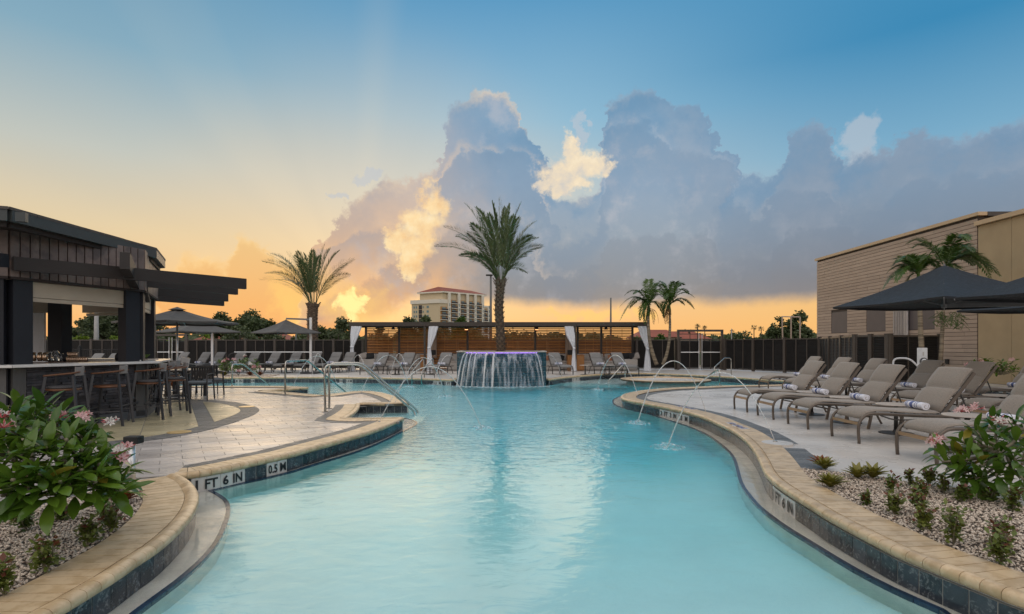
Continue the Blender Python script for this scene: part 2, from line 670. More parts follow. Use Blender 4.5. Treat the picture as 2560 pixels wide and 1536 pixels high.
def grid_cells(region, origin, ax, cw, ch, gap, stagger=0.0, skip=None, zt=0.0, th=0.02, jitter=0.0015, reach=None):
    """pavers of cw x ch along axis ax, clipped to a region polygon"""
    ax = Vector((ax[0], ax[1])).normalized()
    ay = Vector((-ax.y, ax.x))
    o = Vector((origin[0], origin[1]))
    loc = [((Vector(p[:2]) - o).dot(ax), (Vector(p[:2]) - o).dot(ay)) for p in region]
    if area2(loc) < 0: loc = loc[::-1]
    x0, x1 = min(p[0] for p in loc), max(p[0] for p in loc)
    y0, y1 = min(p[1] for p in loc), max(p[1] for p in loc)
    out = []
    for j in range(math.floor(y0 / ch), math.ceil(y1 / ch)):
        row = clip_half(clip_half(loc, (0, (j + 1) * ch - gap / 2), (0, 1)), (0, j * ch + gap / 2), (0, -1))
        if len(row) < 3: continue
        off = (stagger * cw) if j % 2 else 0.0
        rx0, rx1 = min(p[0] for p in row), max(p[0] for p in row)
        for i in range(math.floor((rx0 - off) / cw), math.ceil((rx1 - off) / cw)):
            a, b = off + i * cw + gap / 2, off + (i + 1) * cw - gap / 2
            cell = [(a, j * ch + gap / 2), (b, j * ch + gap / 2), (b, (j + 1) * ch - gap / 2), (a, (j + 1) * ch - gap / 2)]
            cl = clip_convex(row, cell)
            if len(cl) < 3 or abs(area2(cl)) < 0.0006: continue
            c2 = []
            for q in cl:
                if not c2 or abs(q[0] - c2[-1][0]) + abs(q[1] - c2[-1][1]) > 1e-4: c2.append(q)
            if len(c2) < 3: continue
            wp = [o + ax * q[0] + ay * q[1] for q in c2]
            cen = sum(wp, Vector((0, 0))) / len(wp)
            if skip and skip(cen, wp): continue
            if reach and cen.length > reach: continue
            z = zt + rnd.uniform(-jitter, jitter)
            mb = MB().prism([tuple(q) for q in wp], z - th, z)
            out.append((mb.v, mb.f))
    return out


# ================================================================ materials
MATS = {}


def mat(name, rgb, rough=0.6, metal=0.0, var=0.12, vs=6.0, bump=0.0, bs=60.0, rand=0.0, spec=0.5, rgb2=None, f2=(0.45, 0.6), s2=20.0,
        rvar=0.0, coat=0.0, stretch=None, emis=None, estr=0.0, trans=0.0, alpha=1.0, detail=5.0, coords='world', hue=0.0, sheen=0.0, sub=0.0, bdist=0.01):
    m = bpy.data.materials.new(name)
    m.use_nodes = True
    nt = m.node_tree
    E.nt = nt
    b = nt.nodes['Principled BSDF']
    lk = nt.links.new
    if coords == 'world':
        src = nt.nodes.new('ShaderNodeNewGeometry').outputs['Position']
    else:
        src = nt.nodes.new('ShaderNodeTexCoord').outputs['Object']
    if stretch:
        mp = nt.nodes.new('ShaderNodeMapping')
        mp.inputs['Scale'].default_value = stretch
        lk(src, mp.inputs[0])
        src = mp.outputs[0]

    def nz(scale, det=detail, ro=0.6):
        n = nt.nodes.new('ShaderNodeTexNoise')
        n.inputs['Scale'].default_value = scale
        n.inputs['Detail'].default_value = det
        n.inputs['Roughness'].default_value = ro
        lk(src, n.inputs[0])
        return E(n.outputs[0])
    base = tuple(rgb) + (1,)
    n1 = nz(vs)
    col = base
    if rgb2 is not None:
        col = mixc(nz(s2).sm(*f2), tuple(rgb), tuple(rgb2))
    v = (n1 - 0.5) * (2 * var * 2.2) + 1.0
    if rand > 0:
        oi = nt.nodes.new('ShaderNodeObjectInfo')
        v = v * ((E(oi.outputs['Random']) - 0.5) * (2 * rand) + 1.0)
    cmb = nt.nodes.new('ShaderNodeCombineColor')
    for i in range(3): lk(v.s, cmb.inputs[i])
    col = mixc(1.0, col if not isinstance(col, tuple) else col[:3], cmb.outputs[0], 'MULTIPLY')
    lk(col, b.inputs['Base Color'])
    b.inputs['Roughness'].default_value = rough
    if rvar:
        rr = (nz(vs * 0.7, 4) - 0.5) * (2.5 * rvar) + rough
        lk(rr.max(0.03).min(1.0).s, b.inputs['Roughness'])
    b.inputs['Metallic'].default_value = metal
    b.inputs['Specular IOR Level'].default_value = spec
    b.inputs['Coat Weight'].default_value = coat
    b.inputs['Coat Roughness'].default_value = 0.08
    b.inputs['Transmission Weight'].default_value = trans
    b.inputs['Alpha'].default_value = alpha
    if sheen: b.inputs['Sheen Weight'].default_value = sheen
    if emis is not None:
        b.inputs['Emission Color'].default_value = tuple(emis) + (1,)
        b.inputs['Emission Strength'].default_value = estr
    if bump:
        bn = nt.nodes.new('ShaderNodeBump')
        bn.inputs['Strength'].default_value = bump
        bn.inputs['Distance'].default_value = bdist
        lk(nz(bs, 4).s, bn.inputs['Height'])
        lk(bn.outputs[0], b.inputs['Normal'])
    MATS[name] = m
    return m


def leafmat(name, c1, c2, rough=0.35, transl=0.25, rand=0.35, tc=None):
    m = bpy.data.materials.new(name)
    m.use_nodes = True
    nt = m.node_tree
    E.nt = nt
    lk = nt.links.new
    b = nt.nodes['Principled BSDF']
    geo = nt.nodes.new('ShaderNodeNewGeometry')
    n = nt.nodes.new('ShaderNodeTexNoise')
    n.inputs['Scale'].default_value = 2.2
    lk(geo.outputs['Position'], n.inputs[0])
    oi = nt.nodes.new('ShaderNodeObjectInfo')
    rp = E(geo.outputs['Random Per Island'])
    f = E(n.outputs[0]).sm(0.35, 0.65) * 0.5 + rp * 0.3 + E(oi.outputs['Random']) * 0.3
    col = mixc(f, c1, c2)
    if name == 'frangi':
        col = mixc(E(oi.outputs['Random']).sm(0.95, 0.97) * 0.8, col, (0.30, 0.22, 0.03))
    lk(col, b.inputs['Base Color'])
    b.inputs['Roughness'].default_value = rough
    tr = nt.nodes.new('ShaderNodeBsdfTranslucent')
    if tc: tr.inputs[0].default_value = tuple(tc) + (1,)
    else: lk(col, tr.inputs[0])
    mx = nt.nodes.new('ShaderNodeMixShader')
    mx.inputs[0].default_value = transl
    lk(b.outputs[0], mx.inputs[1])
    lk(tr.outputs[0], mx.inputs[2])
    lk(mx.outputs[0], nt.nodes['Material Output'].inputs['Surface'])
    MATS[name] = m
    return m


mat('deck_conc', (0.60, 0.565, 0.53), 0.34, var=0.10, vs=1.3, rvar=0.16, bump=0.12, bs=9, rgb2=(0.40, 0.38, 0.36), s2=70, f2=(0.5, 0.75))
mat('slab', (0.60, 0.56, 0.52), 0.30, var=0.16, vs=1.1, rvar=0.22, bump=0.12, bs=12, rand=0.06, rgb2=(0.40, 0.37, 0.34), s2=90, f2=(0.55, 0.75))
mat('paver', (0.46, 0.42, 0.395), 0.30, var=0.16, vs=2.0, rvar=0.20, bump=0.25, bs=7, rand=0.17, rgb2=(0.44, 0.40, 0.37), s2=60, f2=(0.5, 0.7), stretch=(0.6, 1.7, 1))
mat('patio_paver', (0.42, 0.36, 0.22), 0.34, var=0.12, vs=3.0, rvar=0.2, bump=0.25, bs=9, rand=0.22, rgb2=(0.34, 0.29, 0.19), s2=50)
mat('band', (0.10, 0.098, 0.095), 0.5, var=0.25, vs=30, rvar=0.15, bump=0.3, bs=120, rand=0.25, rgb2=(0.17, 0.165, 0.16), s2=160)
mat('joint', (0.20, 0.185, 0.175), 0.9, var=0.2, vs=20)
mat('coping', (0.58, 0.43, 0.265), 0.38, var=0.07, vs=5, rvar=0.14, bump=0.08, bs=90, rand=0.10, rgb2=(0.47, 0.33, 0.185), s2=9)
mat('mortar', (0.10, 0.075, 0.05), 0.9)
mat('brass', (0.62, 0.42, 0.16), 0.35, metal=0.6)
mat('ledge', (0.68, 0.64, 0.56), 0.35, var=0.22, vs=3, rvar=0.1, bump=0.3, bs=260, rgb2=(0.42, 0.385, 0.33), s2=320, f2=(0.5, 0.66))
mat('trim', (0.012, 0.028, 0.06), 0.2, var=0.2, vs=12, rand=0.3)
mat('grout', (0.42, 0.40, 0.36), 0.8)
mat('tile_white', (0.56, 0.53, 0.50), 0.25, var=0.05, vs=10)
mat('ink', (0.008, 0.008, 0.010), 0.4)
mat('steel', (0.46, 0.44, 0.40), 0.22, metal=1.0, var=0.05)
mat('alu', (0.66, 0.66, 0.66), 0.35, metal=0.7, var=0.04)
mat('fence_dark', (0.020, 0.018, 0.017), 0.5, var=0.15, vs=4, rand=0.15)
mat('fence_post', (0.060, 0.048, 0.039), 0.45, var=0.1, vs=3)
mat('bronze', (0.055, 0.044, 0.036), 0.42, metal=0.25, var=0.1, vs=4)
mat('slat', (0.50, 0.20, 0.045), 0.42, var=0.2, vs=2.5, rand=0.22, stretch=(0.6, 4, 14), bump=0.1, bs=30)
mat('frame', (0.13, 0.105, 0.085), 0.30, metal=0.6, var=0.08, vs=5)
mat('bar_painted_glint', (0.46, 0.32, 0.21), 0.30, metal=0.85, var=0.08, vs=5)  # lounger frame metal made paler, warm sky reflection painted into the front bars
mat('dark_frame', (0.055, 0.050, 0.046), 0.40, metal=0.3, var=0.08, vs=5)
mat('fabric', (0.265, 0.222, 0.182), 0.85, var=0.10, vs=26, stretch=(0.25, 1, 6), bump=0.25, bs=90, rgb2=(0.19, 0.16, 0.135), s2=60, f2=(0.42, 0.62), sheen=0.2)
mat('fabric_far', (0.19, 0.185, 0.18), 0.8, var=0.08, vs=10, bump=0.2, bs=80)
mat('towel', (0.70, 0.70, 0.76), 0.9, var=0.04, vs=40, bump=0.3, bs=150)
mat('towel_stripe', (0.10, 0.13, 0.30), 0.9)
mat('table_top', (0.50, 0.44, 0.39), 0.35, var=0.08, vs=12)
mat('white_curtain', (0.66, 0.68, 0.72), 0.85, var=0.05, vs=6, trans=0.0)
mat('tan_curtain', (0.36, 0.27, 0.21), 0.85, var=0.05, vs=6)
mat('wicker', (0.38, 0.35, 0.32), 0.8, var=0.12, vs=20, bump=0.4, bs=60)
mat('cushion_grey', (0.36, 0.32, 0.29), 0.9, var=0.08, vs=5)
mat('cushion_rust', (0.36, 0.16, 0.09), 0.9, var=0.08, vs=5)
mat('cushion_black', (0.02, 0.02, 0.022), 0.9)
mat('cedar', (0.30, 0.13, 0.035), 0.45, var=0.2, vs=3, stretch=(8, 8, 1))
mat('umbrella', (0.010, 0.011, 0.014), 0.62, spec=0.32, var=0.3, vs=14, bump=0.7, bs=40, rgb2=(0.12, 0.13, 0.16), s2=90, f2=(0.62, 0.72), rvar=0.1)
mat('umbrella_grey', (0.085, 0.078, 0.072), 0.75, var=0.22, vs=6, bump=0.3, bs=50)
mat('rib', (0.16, 0.16, 0.165), 0.4, metal=0.4)
mat('siding', (0.38, 0.285, 0.22), 0.6, var=0.10, vs=1.6, rand=0.09, bump=0.12, bs=60, stretch=(1, 1, 5))
mat('siding_back', (0.06, 0.045, 0.036), 0.8)
mat('grey_panel', (0.11, 0.09, 0.088), 0.6, var=0.08, vs=2)
mat('stucco', (0.41, 0.305, 0.18), 0.85, var=0.08, vs=1.2, bump=0.3, bs=120)
mat('parapet', (0.50, 0.36, 0.22), 0.6, var=0.06)
mat('conduit', (0.45, 0.42, 0.40), 0.4, metal=0.4)
mat('board', (0.17, 0.125, 0.108), 0.5, var=0.20, vs=4, rand=0.14, bump=0.15, bs=20, rgb2=(0.11, 0.082, 0.074), s2=5)
mat('board_gap', (0.025, 0.016, 0.014), 0.8)
mat('bar_black', (0.016, 0.017, 0.022), 0.5, spec=0.3, var=0.1, vs=4)
mat('beam', (0.030, 0.024, 0.022), 0.6, spec=0.3, var=0.1, vs=4)
mat('fascia', (0.040, 0.047, 0.047), 0.45, var=0.1, vs=3)
mat('shingle', (0.09, 0.075, 0.066), 0.8, var=0.2, vs=8, rand=0.2)
mat('stone', (0.045, 0.044, 0.052), 0.6, var=0.35, vs=9, rand=0.45, bump=0.6, bs=30, rgb2=(0.060, 0.056, 0.062), s2=12)
mat('stone_gap', (0.006, 0.006, 0.008), 0.9)
mat('plinth', (0.085, 0.09, 0.10), 0.5, var=0.1, vs=5)
mat('bar_post_grey', (0.085, 0.082, 0.08), 0.5, var=0.15, vs=6, stretch=(6, 6, 1))
mat('counter', (0.62, 0.60, 0.58), 0.22, var=0.05, vs=5)
mat('beige', (0.42, 0.35, 0.27), 0.5, var=0.05)
mat('white_panel', (0.80, 0.82, 0.86), 0.3, var=0.03)
mat('ceiling', (0.20, 0.16, 0.125), 0.8)
mat('lamp_on', (0.9, 0.8, 0.6), 0.5, emis=(1.0, 0.82, 0.6), estr=2.2)
mat('heater_on', (0.9, 0.4, 0.2), 0.5, emis=(1.0, 0.42, 0.16), estr=4.0)
mat('led', (0.6, 0.4, 0.9), 0.4, emis=(0.42, 0.20, 1.0), estr=1.5)
mat('walnut', (0.13, 0.052, 0.022), 0.4, var=0.2, vs=4, stretch=(1, 8, 8))
mat('stool_metal', (0.05, 0.05, 0.055), 0.40, metal=0.2)
mat('seat_dark', (0.055, 0.052, 0.055), 0.75)
mat('back_grey', (0.22, 0.20, 0.19), 0.55)
mat('sling', (0.05, 0.045, 0.042), 0.8)
mat('seat_blue', (0.15, 0.17, 0.19), 0.8)
mat('glass', (0.9, 0.92, 0.92), 0.08, metal=0.0, trans=0.9, spec=0.5)
mat('copper_glass', (0.60, 0.42, 0.30), 0.25, metal=0.7)
mat('shaker', (0.55, 0.40, 0.28), 0.25, metal=0.9)
mat('gravel', (0.64, 0.54, 0.44), 0.75, var=0.4, vs=70, rgb2=(0.26, 0.17, 0.12), s2=45, f2=(0.50, 0.66))
mat('soil', (0.10, 0.075, 0.055), 0.95, var=0.3, vs=30, bump=0.5, bs=60)
mat('grass', (0.045, 0.07, 0.02), 0.9, var=0.4, vs=0.3)
mat('trunk', (0.055, 0.038, 0.027), 0.85, var=0.3, vs=14, bump=0.6, bs=30, rgb2=(0.10, 0.07, 0.05), s2=22)
mat('palm_boot', (0.20, 0.14, 0.095), 0.85, var=0.35, vs=16, rand=0.3, bump=0.4, bs=40)
mat('trunk_smooth', (0.24, 0.19, 0.13), 0.7, var=0.2, vs=8, rgb2=(0.13, 0.10, 0.065), s2=1, f2=(0.48, 0.52), stretch=(1, 1, 18))
mat('stem', (0.16, 0.14, 0.09), 0.7, var=0.2, vs=20)
mat('bark_far', (0.06, 0.048, 0.036), 0.9)
mat('fountain_tile', (0.025, 0.075, 0.10), 0.16, var=0.35, vs=10, rand=0.35, bump=0.35, bs=24, rgb2=(0.06, 0.13, 0.16), s2=16)
mat('plaster', (0.86, 0.90, 0.89), 0.7, var=0.05, vs=1.5, rgb2=(0.78, 0.84, 0.84), s2=120, f2=(0.45, 0.65))
mat('hotel_wall', (0.58, 0.47, 0.31), 0.8, var=0.04, vs=0.05)
mat('hotel_trim', (0.72, 0.66, 0.56), 0.8)
mat('hotel_orange', (0.40, 0.21, 0.075), 0.8)
mat('hotel_glass', (0.16, 0.24, 0.25), 0.2)
mat('hotel_dark', (0.030, 0.026, 0.030), 0.6)
mat('roof_red', (0.26, 0.075, 0.045), 0.8, var=0.2, vs=0.4)
mat('house_wall', (0.34, 0.27, 0.21), 0.8)
mat('pole_grey', (0.12, 0.12, 0.115), 0.6)
mat('pole_conc', (0.33, 0.32, 0.31), 0.8, var=0.15, vs=3)
mat('white_post', (0.62, 0.62, 0.63), 0.4)
mat('blue_plastic', (0.02, 0.12, 0.45), 0.4)
mat('rubber', (0.01, 0.01, 0.01), 0.7)
leafmat('frangi', (0.035, 0.090, 0.011), (0.12, 0.20, 0.022), 0.22, 0.28)
leafmat('palm_green', (0.060, 0.095, 0.030), (0.15, 0.19, 0.075), 0.45, 0.25)
leafmat('palm_bright', (0.030, 0.070, 0.012), (0.085, 0.15, 0.02), 0.4, 0.3)
leafmat('palm_dry', (0.12, 0.055, 0.02), (0.20, 0.10, 0.035), 0.7, 0.2)
leafmat('tree_dark', (0.055, 0.078, 0.034), (0.11, 0.135, 0.058), 0.6, 0.2)
leafmat('tree_mid', (0.050, 0.075, 0.028), (0.11, 0.14, 0.055), 0.6, 0.3)
leafmat('tree_lime', (0.10, 0.17, 0.015), (0.20, 0.27, 0.03), 0.6, 0.4)
leafmat('shrub', (0.055, 0.11, 0.018), (0.17, 0.19, 0.035), 0.5, 0.2)
leafmat('shrub_red', (0.10, 0.028, 0.016), (0.17, 0.06, 0.03), 0.5, 0.2)
leafmat('brom_yel', (0.11, 0.12, 0.012), (0.22, 0.19, 0.03), 0.4, 0.2)
leafmat('brom_red', (0.15, 0.035, 0.012), (0.26, 0.10, 0.03), 0.4, 0.2)
leafmat('petal_pink', (0.62, 0.26, 0.28), (0.78, 0.58, 0.56), 0.5, 0.35)
leafmat('petal_white', (0.72, 0.66, 0.60), (0.80, 0.74, 0.70), 0.5, 0.35)
leafmat('bud', (0.42, 0.07, 0.09), (0.55, 0.14, 0.14), 0.5, 0.2)


def slate_tile():
    m = mat('slate', (0.032, 0.037, 0.046), 0.2, var=0.4, vs=7, rand=0.4, bump=0.35, bs=22)
    nt = m.node_tree
    E.nt = nt
    b = nt.nodes['Principled BSDF']
    geo = nt.nodes.new('ShaderNodeNewGeometry')
    n = nt.nodes.new('ShaderNodeTexNoise')
    n.inputs['Scale'].default_value = 9
    n.inputs['Detail'].default_value = 8
    n.inputs['Roughness'].default_value = 0.72
    n.inputs['Distortion'].default_value = 1.6
    nt.links.new(geo.outputs['Position'], n.inputs[0])
    f = E(n.outputs[0])
    vein = (f - 0.56)
    vein = E.m('ABSOLUTE', vein).sm(0.05, 0.0) * 0.75
    n2 = nt.nodes.new('ShaderNodeTexNoise')
    n2.inputs['Scale'].default_value = 45
    n2.inputs['Detail'].default_value = 5
    nt.links.new(geo.outputs['Position'], n2.inputs[0])
    vein = vein * E(n2.outputs[0]).sm(0.42, 0.62)
    old = b.inputs['Base Color'].links[0].from_socket
    c = mixc(vein, old, (0.24, 0.25, 0.25))
    nt.links.new(c, b.inputs['Base Color'])


slate_tile()


def water_materials():
    # pool water: a refracting surface round an absorbing volume
    m = bpy.data.materials.new('pool_water')
    m.use_nodes = True
    nt = m.node_tree
    nt.nodes.clear()
    E.nt = nt
    lk = nt.links.new
    geo = nt.nodes.new('ShaderNodeNewGeometry')

    def nz(scale, st, det=3, dist=0.0):
        mp = nt.nodes.new('ShaderNodeMapping')
        mp.inputs['Scale'].default_value = st
        lk(geo.outputs['Position'], mp.inputs[0])
        n = nt.nodes.new('ShaderNodeTexNoise')
        n.inputs['Scale'].default_value = scale
        n.inputs['Detail'].default_value = det
        n.inputs['Distortion'].default_value = dist
        lk(mp.outputs[0], n.inputs[0])
        return E(n.outputs[0])
    sp = nt.nodes.new('ShaderNodeSeparateXYZ')
    lk(geo.outputs['Position'], sp.inputs[0])
    X, Y = E(sp.outputs[0]), E(sp.outputs[1])
    # rougher where the fountain and the jets stir the surface
    dx, dy = X - 0.0, (Y - 18.5) * 0.62
    stir = (dx * dx + dy * dy).pow(0.5).sm(9.0, 2.0)
    h = nz(1.1, (1, 1, 1), 3) * 0.5 + nz(4.0, (1, 1.6, 1), 3, 0.6) * 0.28 + nz(13.0, (1, 1.7, 1), 2) * 0.12 * (stir + 0.25)
    h = h * (stir * 2.4 + 0.35)
    bp = nt.nodes.new('ShaderNodeBump')
    bp.inputs['Strength'].default_value = 0.50
    bp.inputs['Distance'].default_value = 0.12
    lk(h.s, bp.inputs['Height'])
    p = nt.nodes.new('ShaderNodeBsdfPrincipled')
    p.inputs['Base Color'].default_value = (0.98, 1.0, 1.0, 1)
    p.inputs['Roughness'].default_value = 0.09
    p.inputs['IOR'].default_value = 1.24
    p.inputs['Specular IOR Level'].default_value = 0.27
    p.inputs['Transmission Weight'].default_value = 1.0
    lk(bp.outputs[0], p.inputs['Normal'])
    va = nt.nodes.new('ShaderNodeVolumeAbsorption')
    va.inputs['Color'].default_value = (0.06, 0.885, 0.955, 1)
    va.inputs['Density'].default_value = 0.72
    out = nt.nodes.new('ShaderNodeOutputMaterial')
    lk(p.outputs[0], out.inputs['Surface'])
    lk(va.outputs[0], out.inputs['Volume'])
    MATS['pool_water'] = m
    # thin streams and splashes of falling water
    for nm, fac, col in (('jet_water', 0.80, (0.94, 0.90, 0.87)), ('fall_water', 0.38, (0.80, 0.88, 1.0)), ('foam', 0.5, (0.85, 0.93, 0.95))):
        m = bpy.data.materials.new(nm)
        m.use_nodes = True
        nt = m.node_tree
        nt.nodes.clear()
        E.nt = nt
        lk = nt.links.new
        geo = nt.nodes.new('ShaderNodeNewGeometry')
        mp = nt.nodes.new('ShaderNodeMapping')
        mp.inputs['Scale'].default_value = (1, 1, 0.06) if nm == 'fall_water' else (1, 1, 1)
        lk(geo.outputs['Position'], mp.inputs[0])
        n = nt.nodes.new('ShaderNodeTexNoise')
        n.inputs['Scale'].default_value = {'jet_water': 30, 'fall_water': 9, 'foam': 11}[nm]
        n.inputs['Detail'].default_value = 6
        lk(mp.outputs[0], n.inputs[0])
        f = E(n.outputs[0]).sm(0.30, 0.60) if nm == 'jet_water' else E(n.outputs[0]).sm(0.40, 0.66)
        a = f * fac if nm != 'jet_water' else (f * 0.45 + 0.38)
        d = nt.nodes.new('ShaderNodeBsdfDiffuse')
        d.inputs[0].default_value = col + (1,)
        g = nt.nodes.new('ShaderNodeBsdfGlossy')
        g.inputs['Roughness'].default_value = 0.2
        tl = nt.nodes.new('ShaderNodeBsdfTranslucent')
        tl.inputs[0].default_value = col + (1,)
        m0 = nt.nodes.new('ShaderNodeMixShader')
        m0.inputs[0].default_value = 0.5
        lk(d.outputs[0], m0.inputs[1])
        lk(tl.outputs[0], m0.inputs[2])
        m1 = nt.nodes.new('ShaderNodeMixShader')
        m1.inputs[0].default_value = 0.35
        lk(m0.outputs[0], m1.inputs[1])
        lk(g.outputs[0], m1.inputs[2])
        t = nt.nodes.new('ShaderNodeBsdfTransparent')
        m2 = nt.nodes.new('ShaderNodeMixShader')
        lk(a.s, m2.inputs[0])
        lk(t.outputs[0], m2.inputs[1])
        lk(m1.outputs[0], m2.inputs[2])
        out = nt.nodes.new('ShaderNodeOutputMaterial')
        lk(m2.outputs[0], out.inputs['Surface'])
        MATS[nm] = m


water_materials()

# ============================================================ pool geometry
WATER = -0.205


def gp(lst, z=0.0, per=6, pre=(), post=()):
    pts = [Vector((a, b)) for a, b in pre] + [G(x, y, z).xy for x, y in lst] + [Vector((a, b)) for a, b in post]
    return smooth_line(catmull(pts, per), 3)


S1 = gp([(147, 1519), (194, 1492), (233, 1468), (272, 1445), (310, 1420), (341, 1398), (373, 1379), (404, 1356), (435, 1329), (462, 1301), (481, 1274), (490, 1247), (485, 1228), (471, 1208), (454, 1197), (437, 1189)],
        pre=[(-1.9, -1.6), (-2.45, -0.8), (-2.6, 0.4), (-2.48, 1.5), (-2.38, 2.3)])
S1 = smooth_line(S1, 6)
S2 = gp([(437, 1189), (477, 1186), (518, 1180), (566, 1171), (617, 1160), (667, 1149), (722, 1137), (769, 1124), (820, 1110), (871, 1096), (922, 1081), (956, 1069), (983, 1058), (1007, 1047)])
S3 = gp([(1007, 1047), (950, 1047.5), (900, 1048.5), (858, 1048)], per=4)[:-1] + gp([(858, 1048), (872, 1041), (886, 1031), (895, 1021), (898, 1011)])
S4 = gp([(898, 1011), (940, 1010.5), (980, 1010.5), (1021, 1010)], per=4)
S5 = gp([(1021, 1010), (998, 998), (976, 990), (953, 984), (930, 981), (906, 980), (876, 982), (835, 987), (807, 991)])
S6 = gp([(807, 991), (759, 987), (712, 983), (662, 979)])
S7 = gp([(662, 979), (716, 975), (770, 971)])
S8 = gp([(770, 971), (725, 969), (670, 968), (560, 968), (470, 968), (413, 967), (398, 964), (392, 959), (396, 953), (430, 948.8), (480, 947.3), (535, 946.6), (647, 945.2), (801, 945), (940, 946.5), (1021, 948), (1090, 950), (1135, 951.6), (1160, 946.5), (1254, 943.5), (1345, 946), (1372, 950.5), (1397, 947), (1439, 942), (1481, 939), (1524, 936), (1595, 934.5), (1680, 937), (1764, 941), (1821, 944), (1887, 949), (1950, 953), (2000, 957.5), (1995, 962), (1950, 964.5), (1885, 966)])
S9 = gp([(1885, 966), (1816, 967), (1760, 969.5), (1705, 971.5), (1667, 973.5), (1630, 976.5), (1593, 981), (1571, 985.5), (1558, 990), (1554, 996), (1561, 1000.5), (1584, 1006), (1612, 1011), (1649, 1018), (1686, 1025.5), (1731, 1036), (1767, 1048), (1796, 1061.6), (1826, 1075), (1850, 1090), (1871, 1107.5), (1888, 1128), (1902, 1152), (1911, 1173), (1921, 1190.5), (1939, 1208), (1962, 1225), (1992, 1244), (2028, 1266), (2063, 1288), (2105, 1311), (2145, 1332), (2191, 1356), (2245, 1383), (2317, 1412), (2389, 1441), (2462, 1469), (2516, 1491), (2560, 1507)],
        post=[(2.9, 2.55), (3.2, 1.7), (3.35, 0.4), (3.0, -0.9), (2.2, -1.6)])
SEGS = [S1, S2, S3, S4, S5, S6, S7, S8, S9]
OUT = []
for s in SEGS:
    OUT += [p for p in resample(s, 0.14)][:-1]
OUT.append(S9[-1].copy())
POOL = [(p.x, p.y) for p in OUT]
ISL = [(6.25 + 1.48 * math.cos(a), 22.9 + 1.6 * math.sin(a)) for a in [2 * PI * i / 72 for i in range(72)]][::-1]
SPA_C = (14.2, 15.9)
SPA = [(SPA_C[0] + 2.4 * math.cos(a), SPA_C[1] + 1.35 * math.sin(a)) for a in [-2 * PI * i / 60 for i in range(60)]]

# ---- ground, deck
mb = MB()
for (x0, x1, y0, y1) in ((-2500, -45, -600, 5200), (45, 2500, -600, 5200), (-45, 45, -600, -8), (-45, 45, 38, 5200)):
    mb.quad((x0, y0, -0.06), (x1, y0, -0.06), (x1, y1, -0.06), (x0, y1, -0.06))
tag(mb.build('ground', MATS['grass']), 'dark grassy ground beyond the fences', kind='structure')
vs, fs = tri_region([(-45.2, -8.2), (45.2, -8.2), (45.2, 38.2), (-45.2, 38.2)], [POOL, SPA])
MB().add([(v[0], v[1], -0.012) for v in vs], fs).build('pool_deck', MATS['deck_conc'])
deck = bpy.data.objects['pool_deck']
tag(deck, 'pale wet concrete deck round the pool', kind='structure')

# ---- pool shell
mb = MB()
_on = normals2d(OUT)
POOL_W = [(p.x - n.x * 0.028, p.y - n.y * 0.028) for p, n in zip(OUT, _on)]
for loop in (POOL_W, ISL[::-1], SPA):
    n = len(loop)
    if loop is not POOL_W:
        sc_ = 1.012 if loop is SPA else 0.982
        cx_, cy_ = (SPA_C if loop is SPA else (6.25, 22.9))
        loop = [(cx_ + (q[0] - cx_) * sc_, cy_ + (q[1] - cy_) * sc_) for q in loop]
    for i in range(n):
        a, b = loop[i], loop[(i + 1) % n]
        mb.quad((a[0], a[1], -0.012), (b[0], b[1], -0.012), (b[0], b[1], -1.9), (a[0], a[1], -1.9))
pool = mb.build('pool_basin', MATS['plaster'])
tag(pool, 'pale plastered basin of the free-form swimming pool', kind='structure')


def sstep(a, b, x):
    t = min(max((x - a) / (b - a), 0), 1)
    return t * t * (3 - 2 * t)


def floor_z(x, y):
    d = 0.24 + 0.22 * sstep(2.5, 6.0, y) + 1.05 * sstep(6.0, 11.5, y)
    side = sstep(4.2, 7.0, abs(x + 0.2)) * sstep(13, 16, y)
    d -= 0.62 * side
    if x < -6.5: d = min(d, 0.45)
    return WATER - d


mb = MB()
nx, ny = 90, 90
xs = [-17 + 34 * i / nx for i in range(nx + 1)]
ys = [-3 + 34 * j / ny for j in range(ny + 1)]
mb.add([(x, y, floor_z(x, y)) for y in ys for x in xs], [(j * (nx + 1) + i, j * (nx + 1) + i + 1, (j + 1) * (nx + 1) + i + 1, (j + 1) * (nx + 1) + i) for j in range(ny) for i in range(nx)])
tag(mb.build('pool_floor', MATS['plaster'], smooth=True), 'pale plaster floor under the pool water', kind='structure')
mb = MB().box((0, 14, (WATER - 2.0) / 2), (35, 35, 2.0 + WATER))
wm = MB().box((0, 13.9, (WATER - 1.95) / 2 - 0.0), (34.6, 35, 1.95 + WATER))
wat = wm.build('pool_water', MATS['pool_water'])
tag(wat, 'clear turquoise pool water rippling under the fountain', kind='structure')

# ---- coping, wall tiles and band
coping = tag(empty('pool_coping'), 'buff tile coping with a rounded nose round the pool', kind='structure')
wall = tag(empty('pool_wall_tiles'), 'dark slate tiles along the waterline of the pool', kind='structure')
bricks, noses, tiles, bandp, base = [], [], [], [], MB()


def strip_piece(a, b, na, nb, o0, o1, z0, z1, gap=0.0035):
    """four sided slab between two stations; offsets are landward"""
    t = (b - a)
    L = t.length
    if L < 1e-6: return None
    t = t / L
    p = [a - na * o0 + t * gap, b - nb * o0 - t * gap, b - nb * o1 - t * gap, a - na * o1 + t * gap]
    return MB().prism([(q.x, q.y) for q in p], z0, z1)


NOSE = [(0.085, -0.05), (0.0, -0.052), (-0.020, -0.040), (-0.028, -0.018), (-0.026, 0.004), (-0.012, 0.018), (0.015, 0.026), (0.045, 0.024), (0.070, 0.014), (0.085, 0.004)]


